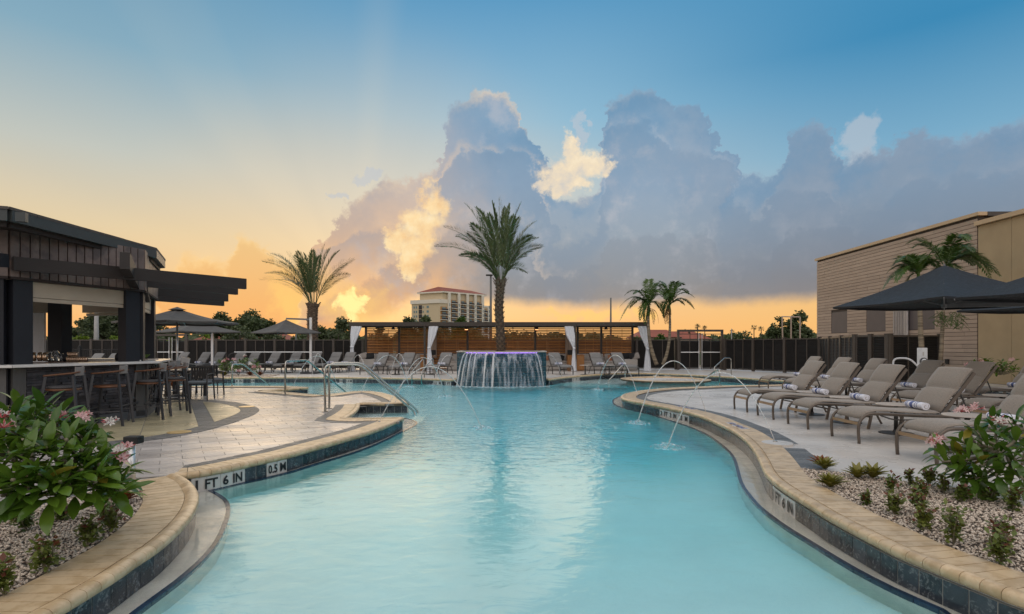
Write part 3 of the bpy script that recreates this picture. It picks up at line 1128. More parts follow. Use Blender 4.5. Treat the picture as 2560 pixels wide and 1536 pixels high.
def nose_piece(a, b, na, nb, dz, gap=0.002):
    t = (b - a).normalized()
    vs = []
    for p, n, s_ in ((a, na, 1), (b, nb, -1)):
        for o, z in NOSE:
            q = p - n * o + t * gap * s_
            vs.append((q.x, q.y, z + dz))
    k = len(NOSE)
    fs = [(i, i + 1, k + i + 1, k + i) for i in range(k - 1)]
    fs += [(k - 1, 0, k, 2 * k - 1), tuple(range(k))[::-1], tuple(range(k, 2 * k))]
    return MB().add(vs, fs)


MARK = {}


def run_coping(seg, idx, width=0.37, band=0.0, pitch=0.112, marks=(), closed=False):
    pts = resample(seg, pitch)
    nr = normals2d(pts)
    dz = 0.0022 * idx
    for i in range(len(pts) - 1):
        a, b, na, nb = pts[i], pts[i + 1], nr[i], nr[i + 1]
        m_ = strip_piece(a, b, na, nb, 0.088, width, -0.03, 0.008 + dz + rnd.uniform(-0.0006, 0.0006))
        bricks.append((m_.v, m_.f))
        m_ = nose_piece(a, b, na, nb, dz)
        noses.append((m_.v, m_.f))
        m_ = strip_piece(a, b, na, nb, 0.0, width + 0.004, -0.035, 0.003 + dz + rnd.uniform(0, 0.0012), 0)
        base.add(m_.v, m_.f)
        if band:
            m_ = strip_piece(a, b, na, nb, width + 0.006, width + band, -0.03, 0.003 + dz * 0.4 + rnd.uniform(-0.0008, 0.0008), 0.003)
            bandp.append((m_.v, m_.f))
    tp = resample(seg, 0.153)
    tn = normals2d(tp)
    L = 0.0
    for i in range(len(tp) - 1):
        a, b, na, nb = tp[i], tp[i + 1], tn[i], tn[i + 1]
        m_ = strip_piece(a, b, na, nb, -0.001, 0.012, -0.205, -0.052, 0.0035)
        tiles.append((m_.v, m_.f, a, b))
        m_ = strip_piece(a, b, na, nb, 0.003, 0.03, -0.30, -0.050, 0)
        grout.add(m_.v, m_.f)


grout = MB()
run_coping(S1, 0, width=0.40)
for k, (s, bw) in enumerate(((S2, 0.20), (S3, 0.20), (S4, 0.16), (S5, 0.20), (S6, 0.2), (S7, 0.0), (S8, 0.0))):
    run_coping(s, k + 1, width=0.33, band=bw)
run_coping(S9, 8, width=0.37)
isl_pts = [Vector(p) for p in ISL] + [Vector(ISL[0])]
run_coping([p for p in isl_pts], 9, width=0.30)
spa_pts = [Vector(p) for p in SPA] + [Vector(SPA[0])]
run_coping(spa_pts, 10, width=0.33)

# depth markers replace slate tiles: (segment position in the picture, text)
white = []


def depth_marker(px0, px1, seg, text, yr=(0.8, 14), dim=0.105, letter_mat='ink', groups=None):
    """white tiles on the wall between two picture columns, and one flat letter group on each"""
    sel = []
    for i, t in enumerate(tiles):
        if t is None: continue
        a, b = t[2], t[3]
        m_ = (a + b) / 2
        if seg is not None and min((m_ - q).length for q in seg[::3]) > 0.4: continue
        if not (yr[0] < m_.y < yr[1]): continue
        px = 1280 + F * m_.x / m_.y
        if px0 <= px <= px1: sel.append(i)
    if not sel: return
    pts = [tiles[i][2] for i in sel] + [tiles[sel[-1]][3]]
    for i in sel:
        v, f = tiles[i][0], tiles[i][1]
        white.append((v, f))
        tiles[i] = None
    # letters along the chord; travel direction has the pool on its right, so text reads backwards along it
    a, b = pts[0], pts[-1]
    d = (b - a).normalized()
    n = Vector((d.y, -d.x))
    L = (b - a).length
    words = text.split(' ')
    cw_ = {'M': 1.6, '1': 0.6, '.': 0.35, 'I': 0.55, 'N': 1.15}
    wlen = lambda w: sum(cw_.get(q, 1.0) for q in w)
    tot = sum(wlen(w) for w in words) + 0.6 * (len(words) - 1)
    # reading direction as seen from the pool side
    cx = Vector((n.x, n.y, 0))
    right = Vector((0, 0, 1)).cross(cx).normalized()
    start = a if (right.xy.dot(d) > 0) else b
    pos = 0.0
    for w in words:
        wl = wlen(w)
        frac = 0.05 + 0.89 * (pos + wl / 2) / tot
        c = start + right.xy * (L * frac)
        # project on the polyline for curved walls
        best = min(range(len(pts) - 1), key=lambda q: ((pts[q] + pts[q + 1]) / 2 - c).length)
        pa, pb = pts[best], pts[best + 1]
        dd = (pb - pa).normalized()
        nn_ = Vector((dd.y, -dd.x))
        t_ = (c - pa).dot(dd)
        cc = pa + dd * t_
        MARK_JOBS.append((w, Vector((cc.x, cc.y, -0.128)) + Vector((nn_.x, nn_.y, 0)) * 0.009, Vector((nn_.x, nn_.y, 0)), dim, min(L / tot * wl * 0.86, dim * 0.66 * wl)))
        pos += wl + 0.6


MARK_JOBS = []
depth_marker(486, 622, S2, '1 FT 6 IN')
depth_marker(672, 724, S2, '0.5 M')
depth_marker(1928, 1992, S9, '1 FT 6 IN')
depth_marker(1652, 1694, S9, '3 FT 3 IN')
depth_marker(1696, 1722, S9, '1.0 M')
depth_marker(588, 606, S8, '8 IN', yr=(20, 40))
depth_marker(617, 634, S8, '0.3 M', yr=(20, 40))
depth_marker(829, 853, S8, '5 FT 6 IN', yr=(20, 40))
depth_marker(865, 882, S8, '1.4 M', yr=(20, 40))
depth_marker(1086, 1102, S8, '1.5 M', yr=(20, 40))
depth_marker(1111, 1127, S8, '5 FT', yr=(20, 40))
depth_marker(1431, 1445, S8, '5 FT', yr=(20, 40))
depth_marker(1446, 1452, S8, '1.5 M', yr=(20, 40))
depth_marker(1630, 1646, S8, '1 FT', yr=(20, 40))
depth_marker(1658, 1676, S8, '0.3 M', yr=(20, 40))

base.build('mortar_bed', MATS['mortar'], coping)
grout.build('grout', MATS['grout'], wall)
pieces(coping, 'coping_brick', MATS['coping'], bricks, 300)
pieces(coping, 'bullnose_tile', MATS['coping'], noses, 300, autos=True)
pieces(wall, 'slate_tile', MATS['slate'], [t[:2] for t in tiles if t], 260)
pieces(wall, 'marker_tile', MATS['tile_white'], white, 60)


def text_mesh(name, s, height, width, mat_, parent, loc, normal, up=(0, 0, 1), depth=0.0, bold=True):
    cu = bpy.data.curves.new(name, 'FONT')
    cu.body = s
    cu.size = 1.0
    cu.resolution_u = 2
    cu.offset = 0.028 if bold else 0.0
    cu.align_x = 'LEFT'
    tmp = bpy.data.objects.new(name, cu)
    COL.objects.link(tmp)
    dg = bpy.context.evaluated_depsgraph_get()
    me = bpy.data.meshes.new_from_object(tmp.evaluated_get(dg))
    bpy.data.objects.remove(tmp)
    bpy.data.curves.remove(cu)
    co = np.zeros(len(me.vertices) * 3)
    me.vertices.foreach_get('co', co)
    co = co.reshape(-1, 3)
    if len(co) == 0: return None
    mn, mx = co.min(0), co.max(0)
    normal = Vector(normal).normalized()
    u = Vector(up)
    r = u.cross(normal).normalized()
    u = normal.cross(r).normalized()
    kx, ky = width / (mx[0] - mn[0]), height / (mx[1] - mn[1])
    kx = min(kx, ky * 1.15)
    loc = Vector(loc)
    new = []
    for c in co:
        x, y = (c[0] - (mn[0] + mx[0]) / 2) * kx, (c[1] - (mn[1] + mx[1]) / 2) * ky
        new.append(loc + r * x + u * y)
    me.vertices.foreach_set('co', np.array([tuple(v) for v in new]).ravel())
    me.materials.clear()
    me.materials.append(mat_)
    me.update()
    o = bpy.data.objects.new(name, me)
    return link(o, parent)


for (w, p, n, h, wd) in MARK_JOBS:
    text_mesh('marker_lettering', w, h, wd, MATS['ink'], wall, p, n)

# ---- shallow ledges with a navy trim
LT = gp([(334, 1536), (388, 1495.5), (446, 1453), (504.5, 1402), (543, 1356), (565, 1309), (573.5, 1270.5), (563, 1249), (543, 1235), (524, 1226)], z=WATER, pre=[(-1.2, -1.5), (-1.7, -0.7), (-2.0, 0.4), (-2.12, 1.6), (-2.17, 2.5)])
LT2 = gp([(524, 1226), (599.5, 1209), (667.5, 1194.5), (735, 1178), (803, 1156.5), (871, 1137), (922, 1119), (966, 1100), (1007, 1079), (1044, 1060), (1030, 1050), (1010, 1046)], z=WATER)
RT = gp([(1554, 990), (1541, 995), (1531, 1003), (1537, 1012.5), (1556, 1020), (1584, 1027), (1612, 1033), (1649, 1043.5), (1686, 1055), (1722, 1067), (1767, 1087), (1796, 1107.5), (1820, 1128), (1835, 1149), (1842, 1173), (1848, 1196.5), (1856, 1217), (1873.5, 1241), (1897, 1267.6), (1930, 1294), (1968, 1321), (2028, 1358), (2082.5, 1392), (2137, 1424), (2209, 1462), (2281, 1495), (2353, 1527), (2379, 1538)], z=WATER, post=[(2.15, 2.4), (2.45, 1.6), (2.5, 0.5), (2.2, -0.6), (1.6, -1.4)])


def nearest_i(line, p): return min(range(len(line)), key=lambda i: (line[i] - p).length)


ledge = tag(empty('pool_ledge'), 'shallow pebble-finish ledge along the pool wall edged in navy tile', kind='structure')
trims = []


def build_ledge(trim, wallpts):
    poly = [tuple(p) for p in trim] + [tuple(p) for p in wallpts]
    if area2(poly) < 0: poly = poly[::-1]
    vs_, fs_ = tri_region(poly, [])
    if area2([vs_[i] for i in fs_[0]]) < 0: fs_ = [f[::-1] for f in fs_]
    m_ = MB().add([(v[0], v[1], WATER - 0.006) for v in vs_], fs_)
    for a, b in zip(trim, trim[1:]):
        m_.quad((a.x, a.y, WATER - 0.006), (b.x, b.y, WATER - 0.006), (b.x, b.y, WATER - 1.2), (a.x, a.y, WATER - 1.2))
    m_.build('ledge_surface', MATS['ledge'], ledge)
    tp = resample(trim, 0.155)
    tn = normals2d(tp)
    for i in range(len(tp) - 1):
        q = strip_piece(tp[i], tp[i + 1], tn[i], tn[i + 1], -0.012, 0.026, WATER - 0.06, WATER + 0.005, 0.0025)
        trims.append((q.v, q.f))


i0 = nearest_i(S1, Vector(S1[-1]))
build_ledge(LT + LT2, [p for p in S2[::-1]] + [p for p in S1[::-1]])
j0 = nearest_i(S9, G(1556, 989).xy)
build_ledge(RT, [p for p in S9[j0:][::-1]])
pieces(ledge, 'trim_tile', MATS['trim'], trims, 170)

# ---- steps in the two entry coves
stp = tag(empty('pool_steps'), 'submerged entry steps of the pool in the deck coves', kind='structure')
for (x0, x1, y0, y1, z) in ((-3.7, -2.95, 10.5, 13.1, WATER - 0.10), (-3.0, -2.45, 10.5, 13.15, WATER - 0.28), (-2.5, -2.0, 10.6, 13.3, WATER - 0.46)):
    MB().box(((x0 + x1) / 2, (y0 + y1) / 2, z - 0.5), (x1 - x0, y1 - y0, 1.0)).build('step', MATS['plaster'], stp)
for k in range(3):
    a, b = Vector((-7.2 + k * 0.35, 16.9 + k * .25)), Vector((-4.9 + k * 0.25, 15.5 + 0.4 * k))
    MB().beam((a.x, a.y, WATER - 0.55 - 0.16 * k), (b.x + 0.4, b.y + .4, WATER - 0.55 - 0.16 * k), 0.9, 0.9).build('step', MATS['plaster'], stp)
for k in range(4):
    MB().lathe([(2.4 + 0.35 * k, -1.2), (2.4 + 0.35 * k, WATER - 0.12 - 0.16 * k)], (4.6, 25.9, 0), 32).build('step', MATS['plaster'], stp)

# ---- island deck
vs, fs = tri_region([p for p in ISL[::-1]], [])
isl = MB().add([(v[0], v[1], -0.008) for v in vs], fs).build('pool_island', MATS['slab'])
tag(isl, 'round flat island with buff coping in the far right of the pool', kind='structure')
m = MB().box((SPA_C[0], SPA_C[1], WATER - 0.4), (4.9, 2.9, 0.8))
m.build('spa_water', MATS['pool_water'])
tag(bpy.data.objects['spa_water'], 'greenish water of the small spa behind the loungers', kind='structure')
tag(MB().box((SPA_C[0], SPA_C[1], -1.3), (5.2, 3.2, 0.8)).build('spa_floor', MATS['plaster']), 'plaster floor of the small spa', kind='structure')

# ---- beds
S1o = [p - n * 0.402 for p, n in zip(S1, normals2d(S1))]
ledge_i = nearest_i(S1, G(404, 1356).xy)
bed_back = [G(330, 1195).xy, G(233, 1232).xy, G(97, 1270).xy, G(0, 1298).xy, Vector((-4.15, 3.2)), Vector((-4.6, 1.0)), Vector((-4.8, -1.5))]
BED_L = [tuple(p) for p in resample(S1o, 0.12)] + [tuple(p) for p in bed_back]
nS9 = normals2d(S9)
S9o = [p - n * 0.372 for p, n in zip(S9, nS9)]
kb = nearest_i(S9o, G(1985, 1171).xy)
edge_r = [G(x, y).xy for x, y in ((1985, 1171), (2039, 1177), (2122, 1184), (2194, 1192), (2267, 1207), (2371, 1220), (2433, 1235), (2498, 1249), (2560, 1267))]
edge_r = catmull(edge_r + [Vector((3.9, 4.0)) + Vector((0.5, -0.35)), Vector((5.2, 2.8)), Vector((6.0, 1.5))], 4)
BED_R = [tuple(p) for p in resample(S9o[kb:], 0.12)] + [(6.2, -1.5)] + [tuple(p) for p in edge_r[::-1]]


def bed(poly, name, label):
    p = poly if area2(poly) > 0 else poly[::-1]
    vs_, fs_ = tri_region(p, [])
    if area2([vs_[i] for i in fs_[0]]) < 0: fs_ = [f[::-1] for f in fs_]
    o = MB().add([(v[0], v[1], 0.0) for v in vs_], fs_).build(name, MATS['soil'])
    tag(o, label, kind='structure')
    return o


def gravel(polys, name, label, per_m2, smin=0.006, smax=0.014, ymax=1e9, z=0.004):
    rg = np.random.RandomState(3)
    P_, S_ = [], []
    for poly in polys:
        xs_, ys_ = [p[0] for p in poly], [p[1] for p in poly]
        n = int((max(xs_) - min(xs_)) * (max(ys_) - min(ys_)) * per_m2)
        for _ in range(n):
            x, y = rg.uniform(min(xs_), max(xs_)), rg.uniform(min(ys_), max(ys_))
            if y < 0.8 and y > -5: continue
            if inside((x, y), poly): P_.append((x, y))
    n = len(P_)
    P_ = np.array(P_)
    octv = np.array([(1, 0, 0), (-1, 0, 0), (0, 1, 0), (0, -1, 0), (0, 0, 1), (0, 0, -1)], float)
    octf = np.array([(0, 2, 4), (2, 1, 4), (1, 3, 4), (3, 0, 4), (2, 0, 5), (1, 2, 5), (3, 1, 5), (0, 3, 5)])
    s = rg.uniform(smin, smax, (n, 1, 1)) * np.stack([rg.uniform(0.7, 1.7, n), rg.uniform(0.6, 1.1, n), rg.uniform(0.35, 0.8, n)], 1)[:, None, :]
    V = octv[None] * s + rg.normal(0, 0.0016, (n, 6, 3))
    a = rg.uniform(0, 2 * PI, n)
    ti = rg.uniform(-0.7, 0.7, n)
    c, si = np.cos(a)[:, None], np.sin(a)[:, None]
    ct, st = np.cos(ti)[:, None], np.sin(ti)[:, None]
    x, y, zz = V[:, :, 0], V[:, :, 1], V[:, :, 2]
    x, zz = x * ct - zz * st, x * st + zz * ct
    V = np.stack([x * c - y * si + P_[:, 0:1], x * si + y * c + P_[:, 1:2], zz + z + rg.uniform(0, 0.012, (n, 1))], 2)
    Fc = (octf[None] + (np.arange(n) * 6)[:, None, None]).reshape(-1, 3)
    me = bpy.data.meshes.new(name)
    me.vertices.add(n * 6)
    me.vertices.foreach_set('co', V.reshape(-1))
    me.loops.add(len(Fc) * 3)
    me.loops.foreach_set('vertex_index', Fc.reshape(-1).astype(np.int32))
    me.polygons.add(len(Fc))
    me.polygons.foreach_set('loop_start', np.arange(0, len(Fc) * 3, 3, dtype=np.int32))
    me.materials.append(MATS['gravel'])
    me.update(calc_edges=True)
    o = bpy.data.objects.new(name, me)
    link(o)
    return tag(o, label, kind='stuff')


bed(BED_L, 'bed_soil', 'gravel covered soil of the left planting bed')
bed(BED_R, 'bed_soil', 'gravel covered soil of the right planting bed')
gravel([BED_L], 'gravel', 'pinkish white gravel in the left planting bed', 3600)
gravel([BED_R], 'gravel', 'pinkish white gravel in the right planting bed', 3000)

# edging bricks of the right bed
edg = tag(empty('bed_edging'), 'dark grey paver edging behind the right gravel bed', kind='structure')
ep = resample(edge_r, 0.2)
en = normals2d(ep)
ed = []
for i in range(len(ep) - 1):
    q = strip_piece(ep[i], ep[i + 1], en[i], en[i + 1], -0.11, 0.0, -0.03, 0.006, 0.004)
    ed.append((q.v, q.f))
ep = resample([p for p in reversed(bed_back[:5])], 0.2)
en = normals2d(ep)
for i in range(len(ep) - 1):
    q = strip_piece(ep[i], ep[i + 1], en[i], en[i + 1], 0.0, 0.13, -0.03, 0.006, 0.004)
    ed.append((q.v, q.f))
pieces(edg, 'edging_paver', MATS['band'], ed, 120)

# ---- left paving
left_poly = [tuple(p) for s in (S2, S3, S4, S5, S6, S7) for p in resample(s, 0.3)[:-1]] + [tuple(p) for p in resample(S8[:nearest_i(S8, G(413, 967).xy)], 0.5)] + [(-13.5, 18.6), (-14.0, 2.0), (-4.35, 2.0), (-4.12, 3.2)] + [tuple(p) for p in bed_back[3::-1]]
LA = (0.855, 0.52)


def sheet(poly, z, name, m_, label):
    p = poly if area2(poly) > 0 else poly[::-1]
    vs_, fs_ = tri_region(p, [])
    if area2([vs_[i] for i in fs_[0]]) < 0: fs_ = [f[::-1] for f in fs_]
    return tag(MB().add([(v[0], v[1], z) for v in vs_], fs_).build(name, m_), label, kind='structure')


patio_src = [(445, 997.7), (500, 999.5), (560, 1003.6), (587, 1006), (615, 1012), (635.6, 1017), (648, 1024), (645, 1031), (629, 1040), (601, 1051), (574, 1060), (515, 1077), (430, 1094), (328, 1108)]
pat = smooth_line(catmull([G(x, y).xy for x, y in patio_src] + [Vector((-6.2, 7.0)), Vector((-7.6, 6.4))], 6), 3)
pat_n = normals2d(pat)
pat_in = smooth_line([p + n * 0.36 for p, n in zip(pat, pat_n)], 4)
pat_poly = [tuple(p) for p in pat] + [(-12.5, 6.4), (-12.5, 14.5)]
pat_in_poly = [tuple(p) for p in pat_in] + [(-12.4, 6.6), (-12.4, 14.3)]
sheet(left_poly, -0.007, 'terrace_bed', MATS['joint'], 'mortar bed under the terrace pavers')
terr = tag(empty('terrace_paving'), 'pale wet rectangular pavers of the terrace beside the pool', kind='structure')
pv = grid_cells(left_poly, (-5, 8), LA, 0.46, 0.23, 0.007, stagger=0.5, skip=lambda c, w: all(inside(q, pat_in_poly) for q in w), zt=0.0, reach=24)
pieces(terr, 'paver', MATS['paver'], pv, 300)
pieces(terr, 'edge_paver', MATS['band'], bandp, 200)
sheet(pat_poly, 0.0028, 'patio_bed', MATS['joint'], 'dark mortar bed under the bar patio')
patio = tag(empty('patio_paving'), 'yellowish pavers of the bar patio with grey bands', kind='structure')
PA = (-0.52, 0.855)
pc = Vector((-7.72, 13.7))
axv = Vector(PA).normalized()
ayv = Vector((-axv.y, axv.x))
def in_band(c):
    s_ = (Vector(c) - pc).dot(ayv)
    return abs((s_ + 0.93) % 1.86 - 0.93) < 0.13
# strips between the grey bands
allp = []
loc = [((Vector(p) - pc).dot(axv), (Vector(p) - pc).dot(ayv)) for p in pat_in_poly]
if area2(loc) < 0: loc = loc[::-1]
bandp2 = []
for k in range(-4, 5):
    for (a, b, kind_) in ((k * 1.86 - 0.13, k * 1.86 + 0.13, 'b'), (k * 1.86 + 0.13, k * 1.86 + 0.93, 'y'), (k * 1.86 + 0.93, (k + 1) * 1.86 - 0.13, 'y')):
        st_ = clip_half(clip_half(loc, (0, b - 0.005), (0, 1)), (0, a + 0.005), (0, -1))
        if len(st_) < 3: continue
        step = 0.40 if kind_ == 'y' else 0.20
        x0, x1 = min(q[0] for q in st_), max(q[0] for q in st_)
        for i in range(math.floor(x0 / step), math.ceil(x1 / step)):
            cell = clip_half(clip_half(st_, ((i + 1) * step - 0.006, 0), (1, 0)), (i * step + 0.006, 0), (-1, 0))
            if len(cell) < 3 or abs(area2(cell)) < 0.002: continue
            wp = [pc + axv * q[0] + ayv * q[1] for q in cell]
            z = 0.0075 + rnd.uniform(-0.001, 0.001)
            q = MB().prism([tuple(w) for w in wp], -0.01, z)
            (allp if kind_ == 'y' else bandp2).append((q.v, q.f))
ring = resample(pat, 0.105)
rn = normals2d(ring)
for i in range(len(ring) - 1):
    q = strip_piece(ring[i], ring[i + 1], rn[i], rn[i + 1], 0.0, -0.17, -0.01, 0.0075 + rnd.uniform(-.001, .001), 0.003)
    bandp2.append((q.v, q.f))
    q = strip_piece(ring[i], ring[i + 1], rn[i], rn[i + 1], -0.176, -0.352, -0.01, 0.0075 + rnd.uniform(-.001, .001), 0.003)
    bandp2.append((q.v, q.f))
pieces(patio, 'paver', MATS['patio_paver'], allp, 160)
pieces(patio, 'band_paver', MATS['band'], bandp2, 200)
for (x, y) in ((617, 1018), (448, 1082), (2010, 1010)):
    c = G(x, y)
    if x < 1000:
        MB().lathe([(0.17, 0.0), (0.17, 0.013), (0.15, 0.015)], (c.x, c.y, 0), 24).build('drain_cover', MATS['brass'], patio)

# ---- right deck slabs
i_a, i_b = 0, kb
right_poly = [tuple(p) for p in resample(S9[:nearest_i(S9, G(1921, 1190).xy) + 1], 0.3)] + [tuple(edge_r[0])] + [tuple(p) for p in edge_r[:-2]] + [(13.0, 1.6), (13.0, 13.9), (11.0, 16.5), (11.2, 19.0)]
sheet(right_poly, -0.007, 'slab_bed', MATS['joint'], 'mortar bed under the right deck slabs')
rd = tag(empty('lounger_deck_paving'), 'large pale wet slabs under the loungers', kind='structure')
sl = grid_cells(right_poly, (4, 8), (1, 0.06), 1.2, 0.6, 0.006, stagger=0.5, zt=0.0, jitter=0.0006)
pieces(rd, 'slab', MATS['slab'], sl, 200)
ka = nearest_i(S9, G(1885, 966).xy)
kc = nearest_i(S9o, G(1985, 1171).xy)
bp_ = resample([p - n * 0.378 for p, n in zip(S9[:kc + 1], nS9[:kc + 1])], 0.112)
bn_ = normals2d(bp_)
bq = []
for i in range(len(bp_) - 1):
    t0 = 1280 + F * bp_[i].x / bp_[i].y
    if 1 and (bp_[i] - G(1937, 1112).xy).length < 0.16: continue
    q = strip_piece(bp_[i], bp_[i + 1], bn_[i], bn_[i + 1], 0.0, 0.27, -0.03, 0.004 + rnd.uniform(-.0008, .0008), 0.003)
    bq.append((q.v, q.f))
pieces(rd, 'edge_paver', MATS['band'], bq, 150)
c = G(1943, 1112)
MB().lathe([(0.2, 0.0), (0.2, 0.030), (0.19, 0.032)], (c.x, c.y, 0), 28).build('jet_plate', MATS['slab'], rd)
# no-diving marks let into the coping
for (x0, y0, x1, y1) in ((1820, 1060, 1868, 1080), (1690, 1018, 1742, 1029)):
    a, b = G(x0, y0), G(x1, y1)
    d = (b - a).normalized()
    c = (a + b) / 2
    for k in range(3):
        cc = a + (b - a) * ((k + 0.5) / 3)
        MB().beam(cc - d * 0.075, cc + d * 0.075, 0.15, 0.01).build('marker_tile', MATS['tile_white'], coping, loc=(0, 0, 0.030))
    side = Vector((d.y, -d.x, 0))
    if side.x > 0: side = -side
    text_mesh('marker_lettering', 'NO DIVING', 0.09, (b - a).length * 0.9, MATS['towel_stripe'], coping, c + Vector((0, 0, 0.0365)), (0, 0, 1), up=-side)

# ============================================================== big structures
def louvre_panel_mesh(w, h, name='louvre_panel', pitch=0.062):
    m_ = MB()
    n = int(h / pitch)
    rot = Matrix.Rotation(R(38), 3, 'X')
    for i in range(n):
        m_.box((0, 0, (i + 0.5) * h / n), (w, 0.058, 0.009), m=rot)
    m_.box((0, 0.035, h / 2), (w, 0.006, h))
    return m_.mesh(name, MATS['fence_dark'])


def fence(A, B, h, label, bay=1.86, cat='fence', group=None, sub=3, post_w=0.13):
    A, B = Vector(A), Vector(B)
    L = (B - A).length
    n = max(1, round(L / bay))
    bw = L / n
    th = math.atan2(B.y - A.y, B.x - A.x)
    root = tag(empty('louvred_fence', (A.x, A.y, 0), th), label, cat, group)
    pw = (bw - post_w) / sub - 0.05
    pm = louvre_panel_mesh(pw, h - 0.20)
    postm = MB().box((0, 0, h / 2), (post_w, post_w, h)).box((0, 0, h + 0.012), (post_w + .02, post_w + .02, 0.024)).mesh('post', MATS['fence_post'])
    mulm = MB().box((0, 0, h / 2 - 0.03), (0.05, 0.06, h - 0.12)).mesh('mullion', MATS['fence_post'])
    railm = MB().box((0, 0, 0), (bw - post_w, 0.065, 0.055)).mesh('rail', MATS['fence_post'])
    for i in range(n + 1):
        obj('post', postm, root, (i * bw, 0, 0))
    for i in range(n):
        x0 = i * bw + post_w / 2
        obj('rail', railm, root, (i * bw + bw / 2, 0, h - 0.06))
        obj('rail', railm, root, (i * bw + bw / 2, 0, 0.08))
        for k in range(sub):
            cx = x0 + (bw - post_w) * (k + 0.5) / sub
            obj('louvre_panel', pm, root, (cx, 0, 0.11))
            if k: obj('mullion', mulm, root, (x0 + (bw - post_w) * k / sub, 0, 0.02))
    return root


FH = 1.80
fence((-31, 33.6), (-21.4, 33.6), FH, 'dark louvred fence running behind the bar on the far left')
fence((-19.5, 33.6), (-7.2, 33.6), FH, 'long dark louvred fence behind the left row of loungers and the parasols')
fence((-7.2, 35.2), (7.9, 35.2), FH, 'dark louvred fence glimpsed through the slats of the cabanas')
fence((7.35, 33.0), (9.65, 33.0), FH, 'short dark fence between the last curtain and the tall gate', bay=2.3)
fence((12.25, 32.2), (15.0, 27.3), FH, 'dark louvred fence running from the tall gate towards the loungers')
fence((15.0, 27.3), (13.1, 21.4), FH, 'brown louvred fence in front of the timber clad wall')
fence((13.1, 21.4), (13.6, 20.3), FH, 'narrow louvred fence bay at the corner by the wall', bay=0.6, sub=1)
fence((13.65, 20.2), (15.75, 20.6), FH, 'black louvred screen behind the slim palms and white post', bay=2.1)


def gate(loc, w, h, label, frame_h):
    root = tag(empty('gate', loc), label, 'gate')
    f = MB()
    for sx_ in (-1, 1):
        MB().box((sx_ * w / 2, 0, frame_h / 2), (0.12, 0.12, frame_h)).build('post', MATS['fence_post'], root)
    MB().box((0, 0, frame_h + 0.0), (w + 0.12, 0.14, 0.12)).build('lintel', MATS['fence_post'], root)
    if frame_h > h + .3:
        MB().box((0, 0.02, h + 0.28), (w - 0.1, 0.05, 0.04)).build('rail', MATS['bronze'], root)
    pm = louvre_panel_mesh(w / 4 - 0.07, h - 0.2)
    for sx_ in (-1, 1):
        leaf = MB()
        x0, x1 = sx_ * 0.03, sx_ * (w / 2 - 0.08)
        xa, xb = min(x0, x1), max(x0, x1)
        leaf.box(((xa + xb) / 2, 0, h - 0.03), (xb - xa, 0.05, 0.06))
        leaf.box(((xa + xb) / 2, 0, 0.06), (xb - xa, 0.05, 0.06))
        for xx in (xa + 0.03, xb - 0.03, (xa + xb) / 2):
            leaf.box((xx, 0.002, h / 2), (0.05, 0.046, h - 0.13))
        lf = leaf.build('door', MATS['fence_post'], root)
        for q in (0.25, 0.75):
            obj('louvre_panel', pm, lf, (xa + (xb - xa) * q, 0.01, 0.1))
        MB().tube([(sx_ * 0.10, -0.07, 1.02), (xb - 0.06 if sx_ > 0 else xa + 0.06, -0.07, 1.02)], 0.028, 6).build('push_bar', MATS['alu'], lf)
        MB().box((sx_ * 0.09, -0.05, 1.02), (0.06, 0.06, 0.16)).tube([(sx_ * 0.09, -0.06, 0.04), (sx_ * 0.09, -0.06, h + (0.35 if frame_h > h + .3 else 0.1))], 0.018, 6).build('lock_rod', MATS['alu'], lf)
    return root


gate((10.95, 32.6, 0), 2.55, FH, 'tall dark double gate with steel push bars under a portal frame', 2.28)
gate((-20.45, 33.6, 0), 1.85, FH, 'dark double gate with steel push bars beside the bar', 2.05)

# ------------------------------------------------------------------ cabanas
CF, CB = 30.6, 33.4


def cabana(x0, x1, posts, label, first=False, last=False):
    root = tag(empty('cabana', (x0, CF, 0)), label, 'cabana', 'row of slatted cabanas behind the fountain')
    w = x1 - x0
    D = CB - CF
    MB().box((w / 2, 0, 2.58), (w - 0.006, 0.12, 0.22)).build('front_beam', MATS['bronze'], root)
    MB().box((w / 2, D, 2.58), (w - 0.006, 0.10, 0.20)).build('rear_beam', MATS['bronze'], root)
    for xx in (0.06, w - 0.06):
        MB().box((xx, D / 2, 2.575), (0.10, D - 0.12, 0.21)).build('side_beam', MATS['bronze'], root)
    rl = MB()
    for i in range(int(w / 0.2)):
        rl.box((0.2 + i * (w - 0.4) / max(1, int(w / 0.2) - 1), D / 2, 2.64), (0.17, D - 0.16, 0.02))
    rl.build('roof_slats', MATS['bronze'], root)
    for p in posts:
        MB().box((p - x0, D, 1.24), (0.12, 0.12, 2.48)).build('post', MATS['bronze'], root)
    for xx in ([0.07] if first else []) + [w - 0.07]:
        MB().box((xx, 0.02, 1.235), (0.11, 0.10, 2.47)).build('post', MATS['bronze'], root)
    edges = sorted(posts)
    if not first: edges = [x0 + 0.0] + edges
    if not last: edges = edges + [x1 - 0.0]
    for a, b in zip(edges, edges[1:]):
        if b - a < 0.3: continue
        sm_ = MB().box((0, 0, 0), (b - a - 0.13, 0.02, 0.056)).mesh('slat', MATS['slat'])
        for k in range(26):
            o = obj('slat', sm_, root, ((a + b) / 2 - x0, D - 0.02, 0.06 + k * 0.0942), (R(-14), 0, 0))
        MB().box(((a + b) / 2 - x0 - (b - a) * .17, D + 0.03, 1.24), (0.02, 0.03, 2.4)).box(((a + b) / 2 - x0 + (b - a) * .17, D + 0.03, 1.24), (0.02, 0.03, 2.4)).build('batten', MATS['slat'], root)
    return root


